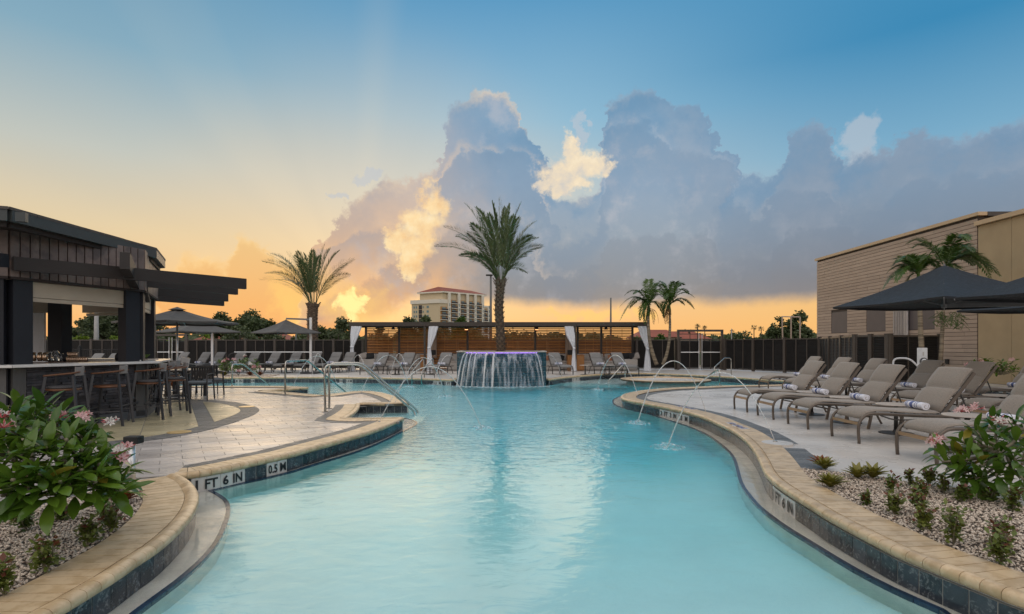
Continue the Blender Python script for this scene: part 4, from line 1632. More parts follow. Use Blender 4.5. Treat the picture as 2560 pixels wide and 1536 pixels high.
xb = lambda px: (px - 1280) * CB / F
xf = lambda px: (px - 1280) * CF / F
cabana(xf(874), xf(1065), [xb(915), xb(998), xb(1062)], 'left slatted cabana with dark frame and white curtains', first=True)
cabana(xf(1065), xf(1441), [xb(1169), xb(1338)], 'middle slatted cabana standing behind the fountain palm')
cabana(xf(1441), xf(1623), [xb(1444), xb(1503), xb(1581)], 'right slatted cabana next to the pair of slim palms', last=True)


def curtain(pts, Y, matn, label, group, name='curtain', pleats=7, depth=0.10, tie=True):
    """pts: (px_left, px_right, py) rows from top to bottom"""
    rows = []
    zs = []
    for (l, r, y) in pts:
        a, b = W(l, y, Y), W(r, y, Y)
        rows.append((a.x, b.x, a.z))
    dense = []
    for i in range(len(rows) - 1):
        for k in range(5):
            t = k / 5
            t2 = t * t * (3 - 2 * t) if i == 0 else t
            dense.append(tuple(rows[i][j] + (rows[i + 1][j] - rows[i][j]) * (t if j == 2 else t2 * 0.5 + t * 0.5) for j in range(3)))
    dense.append(rows[-1])
    base_z = max(0.02, dense[-1][2])
    nu = pleats * 6
    m_ = MB()
    vs = []
    for (a, b, z) in dense:
        w = b - a
        for j in range(nu):
            t = 2 * PI * j / nu
            ex = math.cos(t)
            d = math.sin(t) * 0.07 * (0.5 + 0.5 * min(1, w / 0.3)) + math.sin(j * 2 * PI * pleats / nu + z * 1.3) * 0.028
            vs.append(((a + b) / 2 + ex * w / 2, Y + d, max(z, 0.015)))
    fs = []
    for i in range(len(dense) - 1):
        for j in range(nu):
            fs.append((i * nu + j, i * nu + (j + 1) % nu, (i + 1) * nu + (j + 1) % nu, (i + 1) * nu + j))
    m_.add(vs, fs)
    if tie:
        root = tag(empty(name, ((dense[0][0] + dense[0][1]) / 2, Y, 0)), label, 'curtain', group)
        m_.v = [(v[0] - root.location.x, v[1] - Y, v[2]) for v in m_.v]
        m_.build('drape', MATS[matn], root, smooth=True)
        k = min(range(len(dense)), key=lambda i: dense[i][1] - dense[i][0])
        a, b, z = dense[k]
        MB().lathe([((b - a) / 2 + 0.012, z - 0.05), ((b - a) / 2 + 0.016, z), ((b - a) / 2 + 0.012, z + 0.05)], ((a + b) / 2 - root.location.x, 0, 0), 14, 1, max(1.0, 0.085 / max(0.05, (b - a) / 2))).build('tieback', MATS['white_curtain'], root, smooth=True)
    else:
        tag(m_.build(name, MATS[matn], smooth=True), label, 'curtain', group)


CG_ = 'curtains of the cabanas'
curtain([(877, 905, 816), (875, 897, 838), (876, 884, 868), (871, 886, 905), (867, 887, 934)], CF - 0.0, 'white_curtain', 'white tied curtain at the left end of the cabanas', CG_)
curtain([(1072, 1096, 816), (1070, 1090, 838), (1069, 1077, 870), (1067, 1081, 905), (1066, 1080, 932)], CF, 'white_curtain', 'white tied curtain just left of the fountain', CG_)
curtain([(1411, 1434, 816), (1415, 1438, 838), (1432, 1438, 871), (1429, 1441, 905), (1428, 1442, 930)], CF, 'white_curtain', 'white tied curtain just right of the fountain', CG_)
curtain([(1594, 1617, 816), (1600, 1622, 838), (1615, 1622, 872), (1611, 1626, 905), (1609, 1628, 929)], CF, 'white_curtain', 'white tied curtain at the right end beside the slim palm', CG_)
curtain([(1078, 1092, 826), (1078, 1092, 895)], CB - 0.35, 'tan_curtain', 'tan hanging curtain behind the white one left of the fountain', CG_, tie=False, pleats=5)
curtain([(1413, 1430, 826), (1413, 1430, 900)], CB - 0.35, 'tan_curtain', 'tan hanging curtain behind the white one right of the fountain', CG_, tie=False, pleats=5)

# cabana furniture
def pillow(m_, c, w, h, t, rot=0.0):
    n = 6
    vs, fs = [], []
    for s_ in (-1, 1):
        for j in range(n + 1):
            for i in range(n + 1):
                u, v = i / n * 2 - 1, j / n * 2 - 1
                k = (1 - u ** 4) * (1 - v ** 4)
                vs.append(Vector((u * w / 2 * (1 - 0.06 * v * v), s_ * t / 2 * (k ** 0.5), v * h / 2 * (1 - 0.06 * u * u))))
    base_ = 0
    for s_ in range(2):
        for j in range(n):
            for i in range(n):
                q = s_ * (n + 1) ** 2 + j * (n + 1) + i
                f = (q, q + 1, q + n + 2, q + n + 1)
                fs.append(f if s_ == 0 else f[::-1])
    rm_ = Matrix.Rotation(R(-16), 3, 'X') @ Matrix.Rotation(rot, 3, 'Y')
    return m_.add([rm_ @ v + Vector(c) for v in vs], fs)


def sofa(px0, px1, side, label, y_front=31.0):
    a, b = xf(px0) , xf(px1)
    w = b - a
    root = tag(empty('sofa', ((a + b) / 2, 32.3, 0)), label, 'sofa', 'pale sofas in the cabanas')
    MB().box((0, 0.1, 0.22), (w, 0.85, 0.40)).build('seat_base', MATS['wicker'], root, bevel=0.02)
    MB().box((0, 0.48, 0.40), (w, 0.10, 0.66)).build('backrest', MATS['wicker'], root, bevel=0.02)
    if side:
        MB().box((side * (w / 2 - 0.40), -0.75, 0.33), (0.85, 0.9, 0.62)).build('chaise_arm', MATS['wicker'], root, bevel=0.02)
    n = max(2, int(w / 0.75))
    for i in range(n):
        cx = -w / 2 + (i + 0.5) * w / n
        MB().box((cx, 0.02, 0.48), (w / n - 0.03, 0.72, 0.13)).build('seat_cushion', MATS['cushion_grey'], root, bevel=0.03)
        pillow(MB(), (cx, 0.32, 0.72), w / n - 0.06, 0.46, 0.18).build('back_cushion', MATS['cushion_grey'], root, smooth=True)
    return root


sofa(893, 1060, -1, 'long pale sofa with a raised end in the left cabana')
sofa(1110, 1240, 0, 'pale sofa in the middle cabana left of the fountain')
sofa(1345, 1425, 0, 'pale sofa in the middle cabana right of the fountain')
sofa(1452, 1598, 1, 'pale sofa with a solid arm in the right cabana')
for (px, mt, lb) in ((960, 'cushion_rust', 'rust throw pillow beside the first cabana lounger'), (1037, 'cushion_grey', 'grey throw pillow on the left cabana sofa'), (1362, 'cushion_rust', 'rust throw pillow right of the fountain'),
                     (1450, 'cushion_rust', 'rust throw pillow against the right cabana sofa'), (1530, 'cushion_rust', 'rust throw pillow between the two right cabana loungers'),
                     (925, 'cushion_black', 'black throw pillow on the raised end of the left sofa'), (1567, 'cushion_black', 'small black throw pillow in the right cabana'), (1583, 'cushion_black', 'black throw pillow by the arm of the right sofa'),
                     (908, 'cushion_grey', 'beige throw pillow on the left sofa end'), (1588, 'cushion_grey', 'pale round pillow on the right sofa end'), (1400, 'cushion_black', 'tall black cushion right of the fountain')):
    zz = 0.82 if px in (925, 908, 1567, 1583, 1588) else 0.72
    yy = 31.75 if px in (925, 908, 1583, 1588) else 32.2
    o = pillow(MB(), (0, 0, 0), 0.48, 0.36, 0.16, rnd.uniform(-.4, .4)).build('throw_pillow', MATS[mt], None, smooth=True, loc=(xf(px) * yy / CF, yy, zz))
    tag(o, lb, 'pillow', 'throw pillows on the cabana sofas')
for (px, lb) in ((1062, 'orange wooden cabinet beside the tied curtain left of the fountain'), (1427, 'orange wooden cabinet left of the right cabana post'), (1450, 'orange wooden cabinet right of the right cabana post')):
    root = tag(empty('cabinet', (xf(px) * 31.6 / CF, 31.6, 0)), lb, 'cabinet', 'wooden cabinets in the cabanas')
    MB().box((0, 0, 0.43), (0.42, 0.5, 0.84)).build('body', MATS['cedar'], root, bevel=0.008)
    MB().box((0, 0, 0.865), (0.46, 0.54, 0.03)).build('top', MATS['cedar'], root)
    MB().box((0.0, -0.262, 0.45), (0.36, 0.02, 0.74)).build('door', MATS['cedar'], root)
for (px, lb) in ((1083, 'small black box on the cabinet left of the fountain'), (1425, 'small black box on the cabinet right of the fountain')):
    tag(MB().box((0, 0, 0), (0.28, 0.22, 0.28)).box((0, -0.115, 0), (0.24, 0.01, 0.22)).build('speaker_box', MATS['rubber'], None, loc=(xf(px) * 31.6 / CF, 31.6, 1.02), bevel=0.01), lb, 'box')
for (px, on, lb) in ((1166, 1, 'lit orange heat lamp on the post left of the fountain palm'), (1342, 1, 'lit orange heat lamp on the post right of the fountain palm'), (983, 0, 'dark lamp hanging in the left cabana'), (1515, 0, 'dark lamp hanging in the right cabana')):
    c = W(px, 822, 32.6)
    root = tag(empty('heat_lamp', (c.x, c.y, c.z)), lb, 'lamp', 'lamps under the cabana roof')
    MB().lathe([(0.03, 0.18), (0.05, 0.10), (0.11, 0.0), (0.115, -0.05)], (0, 0, 0), 14).build('shade', MATS['bronze'], root, smooth=True)
    MB().tube([(0, 0, 0.16), (0, 0.25, 0.20)], 0.015, 6).build('bracket', MATS['bronze'], root)
    if on: MB().lathe([(0.001, -0.05), (0.095, -0.052), (0.09, -0.07), (0.001, -0.075)], (0, 0, 0), 14).build('bulb', MATS['heater_on'], root)

# ----------------------------------------------------------------- fountain
fl = Vector(((1143 - 1280) * 22.5 / F, 22.5))
fr_ = Vector(((1365 - 1280) * 22.5 / F, 22.5))
fc = Vector(((1254 - 1280) * 21.7 / F, 21.65))
root = tag(empty('fountain', (fc.x, 23.2, 0)), 'tall teal tiled planter fountain with water falling from a violet lit lip', 'fountain')
FO = root.location.xy.copy()
arc = resample(catmull([fl, Vector(((fl.x + fc.x) / 2 - 0.04, 21.88)), fc, Vector(((fr_.x + fc.x) / 2 + 0.04, 21.88)), fr_], 10), 0.1905)
an = normals2d(arc)          # right of travel: towards the camera
FT = 1.125
fp = [p - FO for p in arc]
back = [Vector((fr_.x, 24.9)) - FO, Vector((fl.x, 24.9)) - FO]
poly = [tuple(p) for p in fp] + [tuple(p) for p in back]
MB().prism([tuple(p + n * -0.012) for p, n in zip(fp, an)] + [(back[0].x - .012, back[0].y), (back[1].x + .012, back[1].y)], -1.5, FT).build('planter_body', MATS['grout'], root)
tl = []
rows_ = 7
rh = (FT + 0.225) / rows_
for i in range(len(fp) - 1):
    for r_ in range(rows_):
        z0 = -0.225 + r_ * rh
        a, b, na, nb = fp[i], fp[i + 1], an[i], an[i + 1]
        q = strip_piece(a, b, na, nb, -0.004 - rnd.uniform(0, 0.003), 0.01, z0 + 0.004, z0 + rh - 0.004, 0.004)
        tl.append((q.v, q.f))
for s_, xx in ((1, fr_.x - FO.x), (-1, fl.x - FO.x)):
    for k in range(12):
        y0 = fr_.y - FO.y + k * 0.2
        for r_ in range(rows_):
            z0 = -0.225 + r_ * rh
            q = MB().box((xx + s_ * 0.002, y0 + 0.1, z0 + rh / 2), (0.02, 0.19, rh - 0.008))
            tl.append((q.v, q.f))
pieces(root, 'tile', MATS['fountain_tile'], [([(v[0] , v[1], v[2]) for v in q[0]], q[1]) for q in tl[:len(tl) - 168]], 300)
mb = MB()
for q in tl[-168:]: mb.add(*q)
mb.build('side_tile', MATS['fountain_tile'], root)['kind'] = 'stuff'
cp = [tuple(p + n * 0.05) for p, n in zip(fp, an)]
inn = [tuple(p - n * 0.22) for p, n in zip(fp, an)]
capo = MB()
for i in range(len(cp) - 1):
    a, b, c, d = cp[i], cp[i + 1], inn[i + 1], inn[i]
    capo.prism([a, b, c, d], FT + 0.008, FT + 0.045)
capo.box((fr_.x - FO.x - 0.05, 0.7 - 0.12, FT + 0.026), (0.2, 2.0, 0.036)).box((fl.x - FO.x + 0.05, 0.7 - 0.12, FT + 0.026), (0.2, 2.0, 0.036)).box(((fl.x + fr_.x) / 2 - FO.x, 1.66, FT + 0.026), (3.8, 0.2, 0.036))
capo.build('cap', MATS['table_top'], root)
MB().box(((fl.x + fr_.x) / 2 - FO.x, 0.6, FT - 0.05), (3.4, 1.9, 0.1)).build('planting_soil', MATS['soil'], root)


def on_arc(px):
    return min(range(len(arc)), key=lambda i: abs(1280 + F * arc[i].x / arc[i].y - px))


la, lb_ = 1167, 1340
fine = resample(arc, 0.03)
fn = normals2d(fine)
sel = [i for i in range(len(fine)) if la <= 1280 + F * fine[i].x / fine[i].y <= lb_]
led = MB()
lip = MB()
for i, j in zip(sel[:-1], sel[1:]):
    a, b = fine[i] - FO, fine[j] - FO
    q = strip_piece(a, b, fn[i], fn[j], -0.075, -0.02, FT - 0.030, FT - 0.004, 0)
    led.add(q.v, q.f)
    q = strip_piece(a, b, fn[i], fn[j], -0.11, -0.0, FT - 0.002, FT + 0.007, 0)
    lip.add(q.v, q.f)
led.build('led_strip', MATS['led'], root)
lip.build('weir_lip', MATS['steel'], root)


def fall_sheet(p0, p1, thick=1.0, spread=1.0, seed=0):
    """sheet of falling water between picture columns p0..p1"""
    ids = [i for i in sel if p0 <= 1280 + F * fine[i].x / fine[i].y <= p1]
    if len(ids) < 2: ids = [i for i in sel if abs(1280 + F * fine[i].x / fine[i].y - (p0 + p1) / 2) < 6][:3]
    vs, fs = [], []
    nz_ = 16
    cx = (fl.x + fr_.x) / 2
    for k in range(nz_ + 1):
        t = k / nz_
        z = FT - 0.005 - (FT + 0.2) * t
        out_ = 0.10 + 0.30 * (t ** 0.5) * spread
        for i in ids:
            q = fine[i] + fn[i] * out_
            q.x += (fine[i].x - cx) * 0.10 * t ** 0.6
            jit = 0.012 * math.sin(i * 1.7 + seed) * t
            vs.append((q.x - FO.x, q.y - FO.y + jit, z))
    n = len(ids)
    for k in range(nz_):
        for i in range(n - 1):
            fs.append((k * n + i, k * n + i + 1, (k + 1) * n + i + 1, (k + 1) * n + i))
    return MB().add(vs, fs)


fall_sheet(la, lb_).build('falling_water', MATS['fall_water'], root, smooth=True)
for (p0, p1, s_) in ((1174, 1178, 1.0), (1187, 1190, 0.85), (1197, 1199, 0.7), (1222, 1223, 1.0), (1239, 1240, 1.1), (1336, 1338, 1.05), (1168, 1170, 1.15)):
    fall_sheet(p0, p1, spread=s_, seed=p0).build('water_strand', MATS['jet_water'], root, smooth=True)

# foam where the sheet meets the pool
def foam_patch(c, rx, ry, label, n=28, name='splash', h=0.03, drops=26):
    vs, fs = [(0, 0, 0.02)], []
    rr = random.Random(int(c[0] * 100) + 5)
    m_ = MB()
    for k in range(drops):
        a = rr.uniform(0, 2 * PI)
        r = rr.uniform(0.05, 1.0)
        s_ = rr.uniform(0.008, 0.022)
        m_.sphere((math.cos(a) * r * rx, math.sin(a) * r * ry, rr.uniform(0.005, h * 2.2 * (1.1 - r))), s_, 5, 3, (2.4, 1, 0.8))
    for ring_ in range(5):
        r0 = 0.25 + ring_ * 0.17
        pts = [(math.cos(a) * rx * r0 * (1 + 0.12 * math.sin(3 * a + ring_)), math.sin(a) * ry * r0 * (1 + .1 * math.cos(5 * a)), 0.003) for a in [2 * PI * i / 26 for i in range(27)]]
        m_.tube(pts, 0.012, 4, cap=False, flat=0.5)
    o = m_.build(name, MATS['foam'], None, smooth=True, loc=(c[0], c[1], WATER + 0.002))
    return tag(o, label, 'splash')


foam = MB()
rr = random.Random(4)
for i in sel[::1]:
    for k in range(3):
        q = fine[i] + fn[i] * (0.36 + rr.uniform(-0.12, 0.25))
        foam.sphere((q.x * 1.0 + (q.x - (fl.x + fr_.x) / 2) * 0.1, q.y, WATER + rr.uniform(0, 0.02)), rr.uniform(0.012, 0.045), 5, 3, (2.2, 1, 0.45))
tag(foam.build('fountain_foam', MATS['foam'], None, smooth=True), 'white foam where the waterfall meets the pool', kind='stuff')

# ----------------------------------------------------- clad building on right
BX, BN, BFAR = 17.55, 21.1, 32.2
BT = 6.28
root = tag(empty('clad_building', (BX, BN, 0)), 'flat roofed building clad in long taupe horizontal boards', 'building')
L = BFAR - BN
MB().box((2.0, L / 2, BT / 2), (3.96, L, BT)).build('wall', MATS['siding_back'], root)
MB().box((1.95, L / 2 - 0.02, BT + 0.06), (4.1, L + 0.24, 0.13)).build('parapet_cap', MATS['parapet'], root)
MB().box((2.2, -0.08, BT + 0.045), (3.9, 0.16, 0.16)).build('cap_end', MATS['bronze'], root)
pl = []
rowh = 0.158
nr_ = int((BT - 0.02) / rowh)
wins = [((2140 + 60) * 0, 0)]
# panel openings: (picture columns, picture rows)
def ylen(px):
    return BX * F / (px - 1280) - BN
panels = []
for (pa, pb_) in ((2079, 2119), (2167, 2215), (2262, 2338)):
    y1, y0 = ylen(pa), ylen(pb_)
    panels.append((max(y0, .3), y1, 2.08, 3.22))
for r_ in range(nr_):
    z0 = 0.02 + r_ * rowh
    cuts = [0.0, L]
    off = (3.7, 5.6, 2.2, 7.4)[r_ % 4]
    cuts += [off % L, (off + 4.3) % L, (off + 8.1) % L]
    cuts = sorted(set(c for c in cuts))
    for a, b in zip(cuts, cuts[1:]):
        segs = [(a, b)]
        for (y0, y1, za, zb) in panels:
            if z0 + rowh > za and z0 < zb:
                ns = []
                for (p, q) in segs:
                    if q <= y0 or p >= y1: ns.append((p, q))
                    else:
                        if p < y0: ns.append((p, y0))
                        if q > y1: ns.append((y1, q))
                segs = ns
        for (p, q) in segs:
            if q - p < 0.05: continue
            bx_ = MB().box((-0.012 - rnd.uniform(0, .002), (p + q) / 2, z0 + rowh / 2), (0.024, q - p - 0.012, rowh - 0.016))
            pl.append((bx_.v, bx_.f))
for v, f in pl[::-1][:300]:
    MB().add(v, f).build('siding_board', MATS['siding'], root)
rest = MB()
for v, f in pl[::-1][300:]: rest.add(v, f)
if rest.v: rest.build('siding_board_field', MATS['siding'], root)['kind'] = 'stuff'
for (y0, y1, za, zb) in panels:
    MB().box((-0.004, (y0 + y1) / 2, (za + zb) / 2), (0.02, y1 - y0 - 0.02, zb - za - 0.02)).build('grey_panel', MATS['grey_panel'], root)
for k in range(9):
    yy = ylen(2240 + k * 4.2)
    MB().tube([(-0.10, yy, 0.2), (-0.10, yy, 3.4)], 0.028 if k < 7 else 0.05, 8).build('conduit', MATS['conduit'], root)
MB().box((-0.05, ylen(2371), 0.75), (0.08, 0.16, 0.20)).build('outlet_box', MATS['rubber'], root)

root = tag(empty('stucco_building', (BX - 0.06, BN - 0.02, 0)), 'tan stucco wall with vertical joints and a pale parapet', 'building')
for i in range(4):
    y1 = -i * 1.42
    MB().box((2.0, y1 - 0.71, 2.94), (3.9, 1.405, 5.88)).build('wall_panel', MATS['stucco'], root)
MB().box((2.1, -2.84, 2.9), (3.8, 5.6, 5.8)).build('wall_core', MATS['siding_back'], root)
MB().box((1.95, -2.84, 5.97), (4.08, 5.72, 0.16)).build('parapet_cap', MATS['parapet'], root)

# -------------------------------------------------------------------- hotel
HA, HB = Vector((-46.4, 360)), Vector((-17.0, 388))
HC = Vector((-66.5, 371))
dH = (HB - HA).normalized()
nH = Vector((dH.y, -dH.x))
Ht = 3.0
root = tag(empty('apartment_tower', (HA.x, HA.y, 0)), 'far cream high-rise with red roof and rows of balconies', 'building')
LH = (HB - HA).length
D2 = (HC - HA)
def hl(s_, o, z): # local: s along facade, o outwards
    p = dH * s_ + nH * o
    return Vector((p.x, p.y, z))
base_poly = [(0, 0), tuple(dH * LH), tuple(dH * LH + D2), tuple(D2)]
ztop = CAM_H + (867 - 750) * 362 / F
MB().prism([base_poly[0], tuple(dH * (LH * 0.87)), tuple(dH * (LH * 0.87) + D2), base_poly[3]], 0, ztop - 0.0).build('wall', MATS['hotel_wall'], root)
zr = CAM_H + (867 - 730) * 366 / F
MB().prism([tuple(dH * 3.0 + D2 * 0.02), tuple(dH * LH * 0.93 + D2 * 0.02), tuple(dH * LH * 0.93 + D2 * 0.84), tuple(dH * 3.0 + D2 * 0.84)], ztop, zr).build('upper_wall', MATS['hotel_wall'], root)
MB().prism([tuple(dH * (LH * .87) + D2 * .0), tuple(dH * LH), tuple(dH * LH + D2 * .9), tuple(dH * (LH * .87) + D2 * .9)], 0, ztop - 3.2).build('wall', MATS['hotel_wall'], root)
MB().prism([tuple(dH * (LH * .86) - D2 * .02), tuple(dH * LH * 1.02 - D2 * .02), tuple(dH * LH * 1.02 + D2 * .5), tuple(dH * (LH * .86) + D2 * .5)], ztop - 3.2, ztop - 2.0).build('cornice', MATS['hotel_trim'], root)
MB().prism([tuple(-D2 * 0.02 - dH * 0.6), tuple(dH * LH * .2 - D2 * 0.02), tuple(dH * LH * .2 + D2 * 1.02), tuple(D2 * 1.02 - dH * 0.6)], ztop - 2.2, ztop + 0.3).build('cornice', MATS['hotel_trim'], root)
# hipped roof
ra, rb_, rc, rd_ = (dH * 1.6 - D2 * .04), (dH * LH * .97 - D2 * .04), (dH * LH * .97 + D2 * .88), (dH * 1.6 + D2 * .88)
mid_ = D2 * 0.36
rr_ = 3.6
MB().add([(ra.x, ra.y, zr), (rb_.x, rb_.y, zr), (rc.x, rc.y, zr), (rd_.x, rd_.y, zr), (*(dH * 7 + mid_), zr + rr_), (*(dH * LH * .86 + mid_), zr + rr_ * .8)],
         [(0, 1, 5, 4), (1, 2, 5), (2, 3, 4, 5), (3, 0, 4), (0, 3, 2, 1)]).build('roof', MATS['roof_red'], root)
MB().prism([tuple(ra), tuple(rb_), tuple(rc), tuple(rd_)], zr - 0.9, zr - 0.02).build('eaves', MATS['hotel_trim'], root)
cols = [(0.5, 5.6), (8.4, 13.4), (16.2, 20.8), (23.2, 27.6), (29.8, 34.0), (36.4, LH - 0.9)]
stor = 9
for ci, (s0, s1) in enumerate(cols):
    ns = stor if ci not in (0, 5) else stor - 1
    for f_ in range(1 if ci else 1, ns + (0 if ci not in (0, 5) else 0)):
        z0 = (ztop - 3.4) - (stor - 1 - f_) * 2.98 + (1.2 if 0 < ci < 5 else -0.6)
        if z0 > ztop + 1 and ci in (0, 5): continue
        c = MB()
        p = hl((s0 + s1) / 2, 0.06, z0 + 1.45)
        c.beam(hl(s0, 0.05, z0 + 1.35), hl(s1, 0.05, z0 + 1.35), 0.2, 2.5).build('recess', MATS['hotel_orange'] if f_ % 1 == 0 else MATS['hotel_dark'], root)
        wn = MB().beam(hl(s0 + 1.2, 0.2, z0 + 1.15), hl(s1 - 0.8, 0.2, z0 + 1.15), 0.16, 2.0).build('window', MATS['hotel_glass'], root)
        MB().beam(hl(s0 - 0.1, 0.9, z0), hl(s1 + 0.1, 0.9, z0), 1.6, 0.35).build('balcony_slab', MATS['hotel_trim'], root)
        MB().beam(hl(s0, 1.6, z0 + 0.7), hl(s1, 1.6, z0 + 0.7), 0.12, 1.0).build('balcony_rail', MATS['hotel_dark'], root)
for s0 in (6.0, 14.0, 21.2, 28.0, 34.6, LH - 0.5):
    w_ = 1.9
    hi = zr - 0.9 if s0 < 35 else ztop - 3.2
    MB().beam(hl(s0 + w_ / 2, 0.7, 0), hl(s0 + w_ / 2, 0.7, hi), w_, 1.2, up=(nH.x, nH.y, 0)).build('pilaster', MATS['hotel_trim'], root)
    for f_ in range(9):
        z0 = ztop - 3.0 - f_ * 2.98
        MB().beam(hl(s0 + 0.7, 1.32, z0), hl(s0 + 1.3, 1.32, z0), 0.1, 1.9).build('window', MATS['hotel_glass'], root)
n2 = Vector((D2.y, -D2.x)).normalized()
if n2.y > 0: n2 = -n2
d2 = D2.normalized()
for u_, w_, mt, hh in ((0.90, 1.0, 'hotel_glass', 1.4), (0.82, 1.0, 'hotel_glass', 1.4), (0.68, 2.6, 'hotel_dark', 2.6), (0.58, 0.8, 'hotel_glass', 1.2), (0.42, 1.7, 'hotel_glass', 1.5)):
    for f_ in range(7):
        z0 = ztop - 4.4 - f_ * 2.98
        c = D2 * u_ + n2 * 0.08
        a, b = c - d2 * w_ / 2, c + d2 * w_ / 2
        MB().beam((a.x, a.y, z0), (b.x, b.y, z0), 0.2, hh).build('window', MATS[mt], root)

# small red roofed houses beyond the fences
for (px, py, Dd, w_, lb) in ((1647, 836, 95, 8.5, 'small gabled house behind the slim palms'), (1708, 842, 130, 13, 'low red roofed house between the slim palm and gate'), (640, 846, 90, 11, 'low red roofed house behind the left fence'), (512, 848, 95, 6, 'small red gable behind the left fence')):
    c = W(px, py, Dd)
    root = tag(empty('house', (c.x, c.y, 0)), lb, 'house', 'distant houses beyond the fences')
    zt_ = c.z
    MB().box((0, 3, (zt_ - 0.5) / 2), (w_ * .92, 6, zt_ - 0.5)).build('wall', MATS['house_wall'], root)
    MB().add([(-w_ / 2, -0.6, zt_ - .5), (w_ / 2, -0.6, zt_ - .5), (w_ / 2, 6.6, zt_ - .5), (-w_ / 2, 6.6, zt_ - .5), (-w_ * .25, 3, zt_ + w_ * .10), (w_ * .25, 3, zt_ + w_ * .10)],
             [(0, 1, 5, 4), (1, 2, 5), (2, 3, 4, 5), (3, 0, 4), (0, 3, 2, 1)]).build('roof', MATS['roof_red'], root)

# poles
def pole(px, y0, D, z_top_py, r, mt, label, head=True, name='lamp_post'):
    c = W(px, 867, D)
    zt_ = CAM_H + (867 - z_top_py) * D / F
    root = tag(empty(name, (c.x, c.y, 0)), label, 'pole')
    MB().tube([(0, 0, 0), (0, 0, zt_)], r, 10, radii=[r * 1.25, r * 0.8]).build('shaft', MATS[mt], root, smooth=True)
    if head: MB().box((-r * 1.2, 0, zt_ + r * 0.5), (r * 5.5, r * 2.5, r * 1.1)).build('lamp_head', MATS['rubber'], root)
    return root


pole(1227, 0, 60, 690, 0.13, 'pole_grey', 'tall grey floodlight pole just left of the fountain palm')
pole(1527, 0, 70, 745, 0.12, 'pole_grey', 'plain grey pole rising behind the right cabana', head=False, name='utility_pole')
pole(241, 0, 45, 775, 0.17, 'pole_conc', 'pale square concrete pole seen through the bar', head=False, name='utility_pole')
pole(388, 0, 40, 810, 0.06, 'pole_grey', 'thin grey pole beside the bar corner', head=False, name='utility_pole')
pole(1829, 0, 80, 822, 0.06, 'pole_conc', 'thin pale pole right of the gate', head=False, name='utility_pole')
pole(740, 0, 55, 832, 0.08, 'pole_grey', 'thin grey pole under the third parasol', head=False, name='utility_pole')
root = tag(empty('trellis_frame', (W(1985, 867, 40).x, 40, 0)), 'thin brown timber trellis frame beside the clad building', 'trellis')
a, b = W(1955, 792, 40), W(2000, 793, 40)
for p in ((a.x, a.z), (b.x, b.z), ((a.x + b.x) / 2, a.z)):
    MB().tube([(p[0] - root.location.x + (0.1 if p[0] == a.x else 0), 0, 0), (p[0] - root.location.x, 0, p[1])], 0.05, 6).build('post', MATS['siding'], root)
MB().tube([(a.x - root.location.x, 0, a.z), (b.x - root.location.x, 0, b.z)], 0.045, 6).build('rail', MATS['siding'], root)

# ================================================================= the bar
A_ = Vector((-7.73, 8.60))
B_ = Vector((-7.05, 10.68))
u1 = (B_ - A_).normalized()
SIDE = (B_ - A_).length
n1 = Vector((u1.y, -u1.x))            # outward from the front face
ctr = (A_ + B_) / 2 - n1 * (SIDE / 2 / math.tan(PI / 8))
OCT = []
for k in range(8):
    m_ = Matrix.Rotation(k * PI / 4, 2)
    OCT.append(ctr + m_ @ (A_ - ctr))     # counter clockwise from A; next one is B
bar = tag(empty('pool_bar', (ctr.x, ctr.y, 0)), 'dark eight sided pool bar with stone base, white counter and timber fascia', 'bar')
O_ = ctr
oc = [p - O_ for p in OCT]


def off_pt(k, inset):
    p = oc[k]
    return p * (1 - inset / p.length)


HB_ = 2.39     # underside of the fascia
# posts at the corners
for k in (0, 1, 2, 7):
    p = oc[k]
    t_out = p.normalized()
    ang = math.atan2(t_out.y, t_out.x)
    col = MB()
    for s_ in (-1, 1):
        d_ = (oc[(k + s_) % 8] - p).normalized()
        c = p + d_ * 0.155 - t_out * 0.10
        col.box((c.x, c.y, 1.06 + (HB_ - 1.06) / 2), (0.20, 0.27, HB_ - 1.06), rz=math.atan2(d_.y, d_.x) + PI / 2)
    col.build('post', MATS['bar_black'], bar)
# base walls, counter
for k in range(8):
    a, b = oc[k], oc[(k + 1) % 8]
    d_ = (b - a).normalized()
    n_ = Vector((d_.y, -d_.x))
    ia, ib = a - n_ * 0.02, b - n_ * 0.02
    if k != 7:
        MB().beam((ia.x, ia.y, 0.52), (ib.x, ib.y, 0.52), 0.10, 1.0).build('base_wall', MATS['stone_gap'], bar)
        MB().beam((a.x + n_.x * .02, a.y + n_.y * .02, 0.075), (b.x + n_.x * .02, b.y + n_.y * .02, 0.075), 0.12, 0.15).build('plinth', MATS['plinth'], bar)
    else:
        MB().beam((ia.x, ia.y, 0.52), (ib.x, ib.y, 0.52), 0.10, 1.0).build('base_wall', MATS['bar_black'], bar)
    for q, s_ in ((a, 1), (b, -1)):
        c = q + d_ * s_ * 0.10 + n_ * 0.035
        MB().box((c.x, c.y, 0.53), (0.18, 0.09, 0.98), rz=math.atan2(d_.y, d_.x)).build('corner_trim', MATS['bar_post_grey'], bar)
    o1, o2 = a * ((a.length + 0.32) / a.length), b * ((b.length + 0.32) / b.length)
    i1, i2 = a * ((a.length - 0.45) / a.length), b * ((b.length - 0.45) / b.length)
    g_ = d_ * 0.002
    MB().prism([tuple(o1 + g_), tuple(o2 - g_), tuple(i2 - g_), tuple(i1 + g_)], 1.03, 1.072).build('counter_top', MATS['counter'], bar, bevel=0.004)
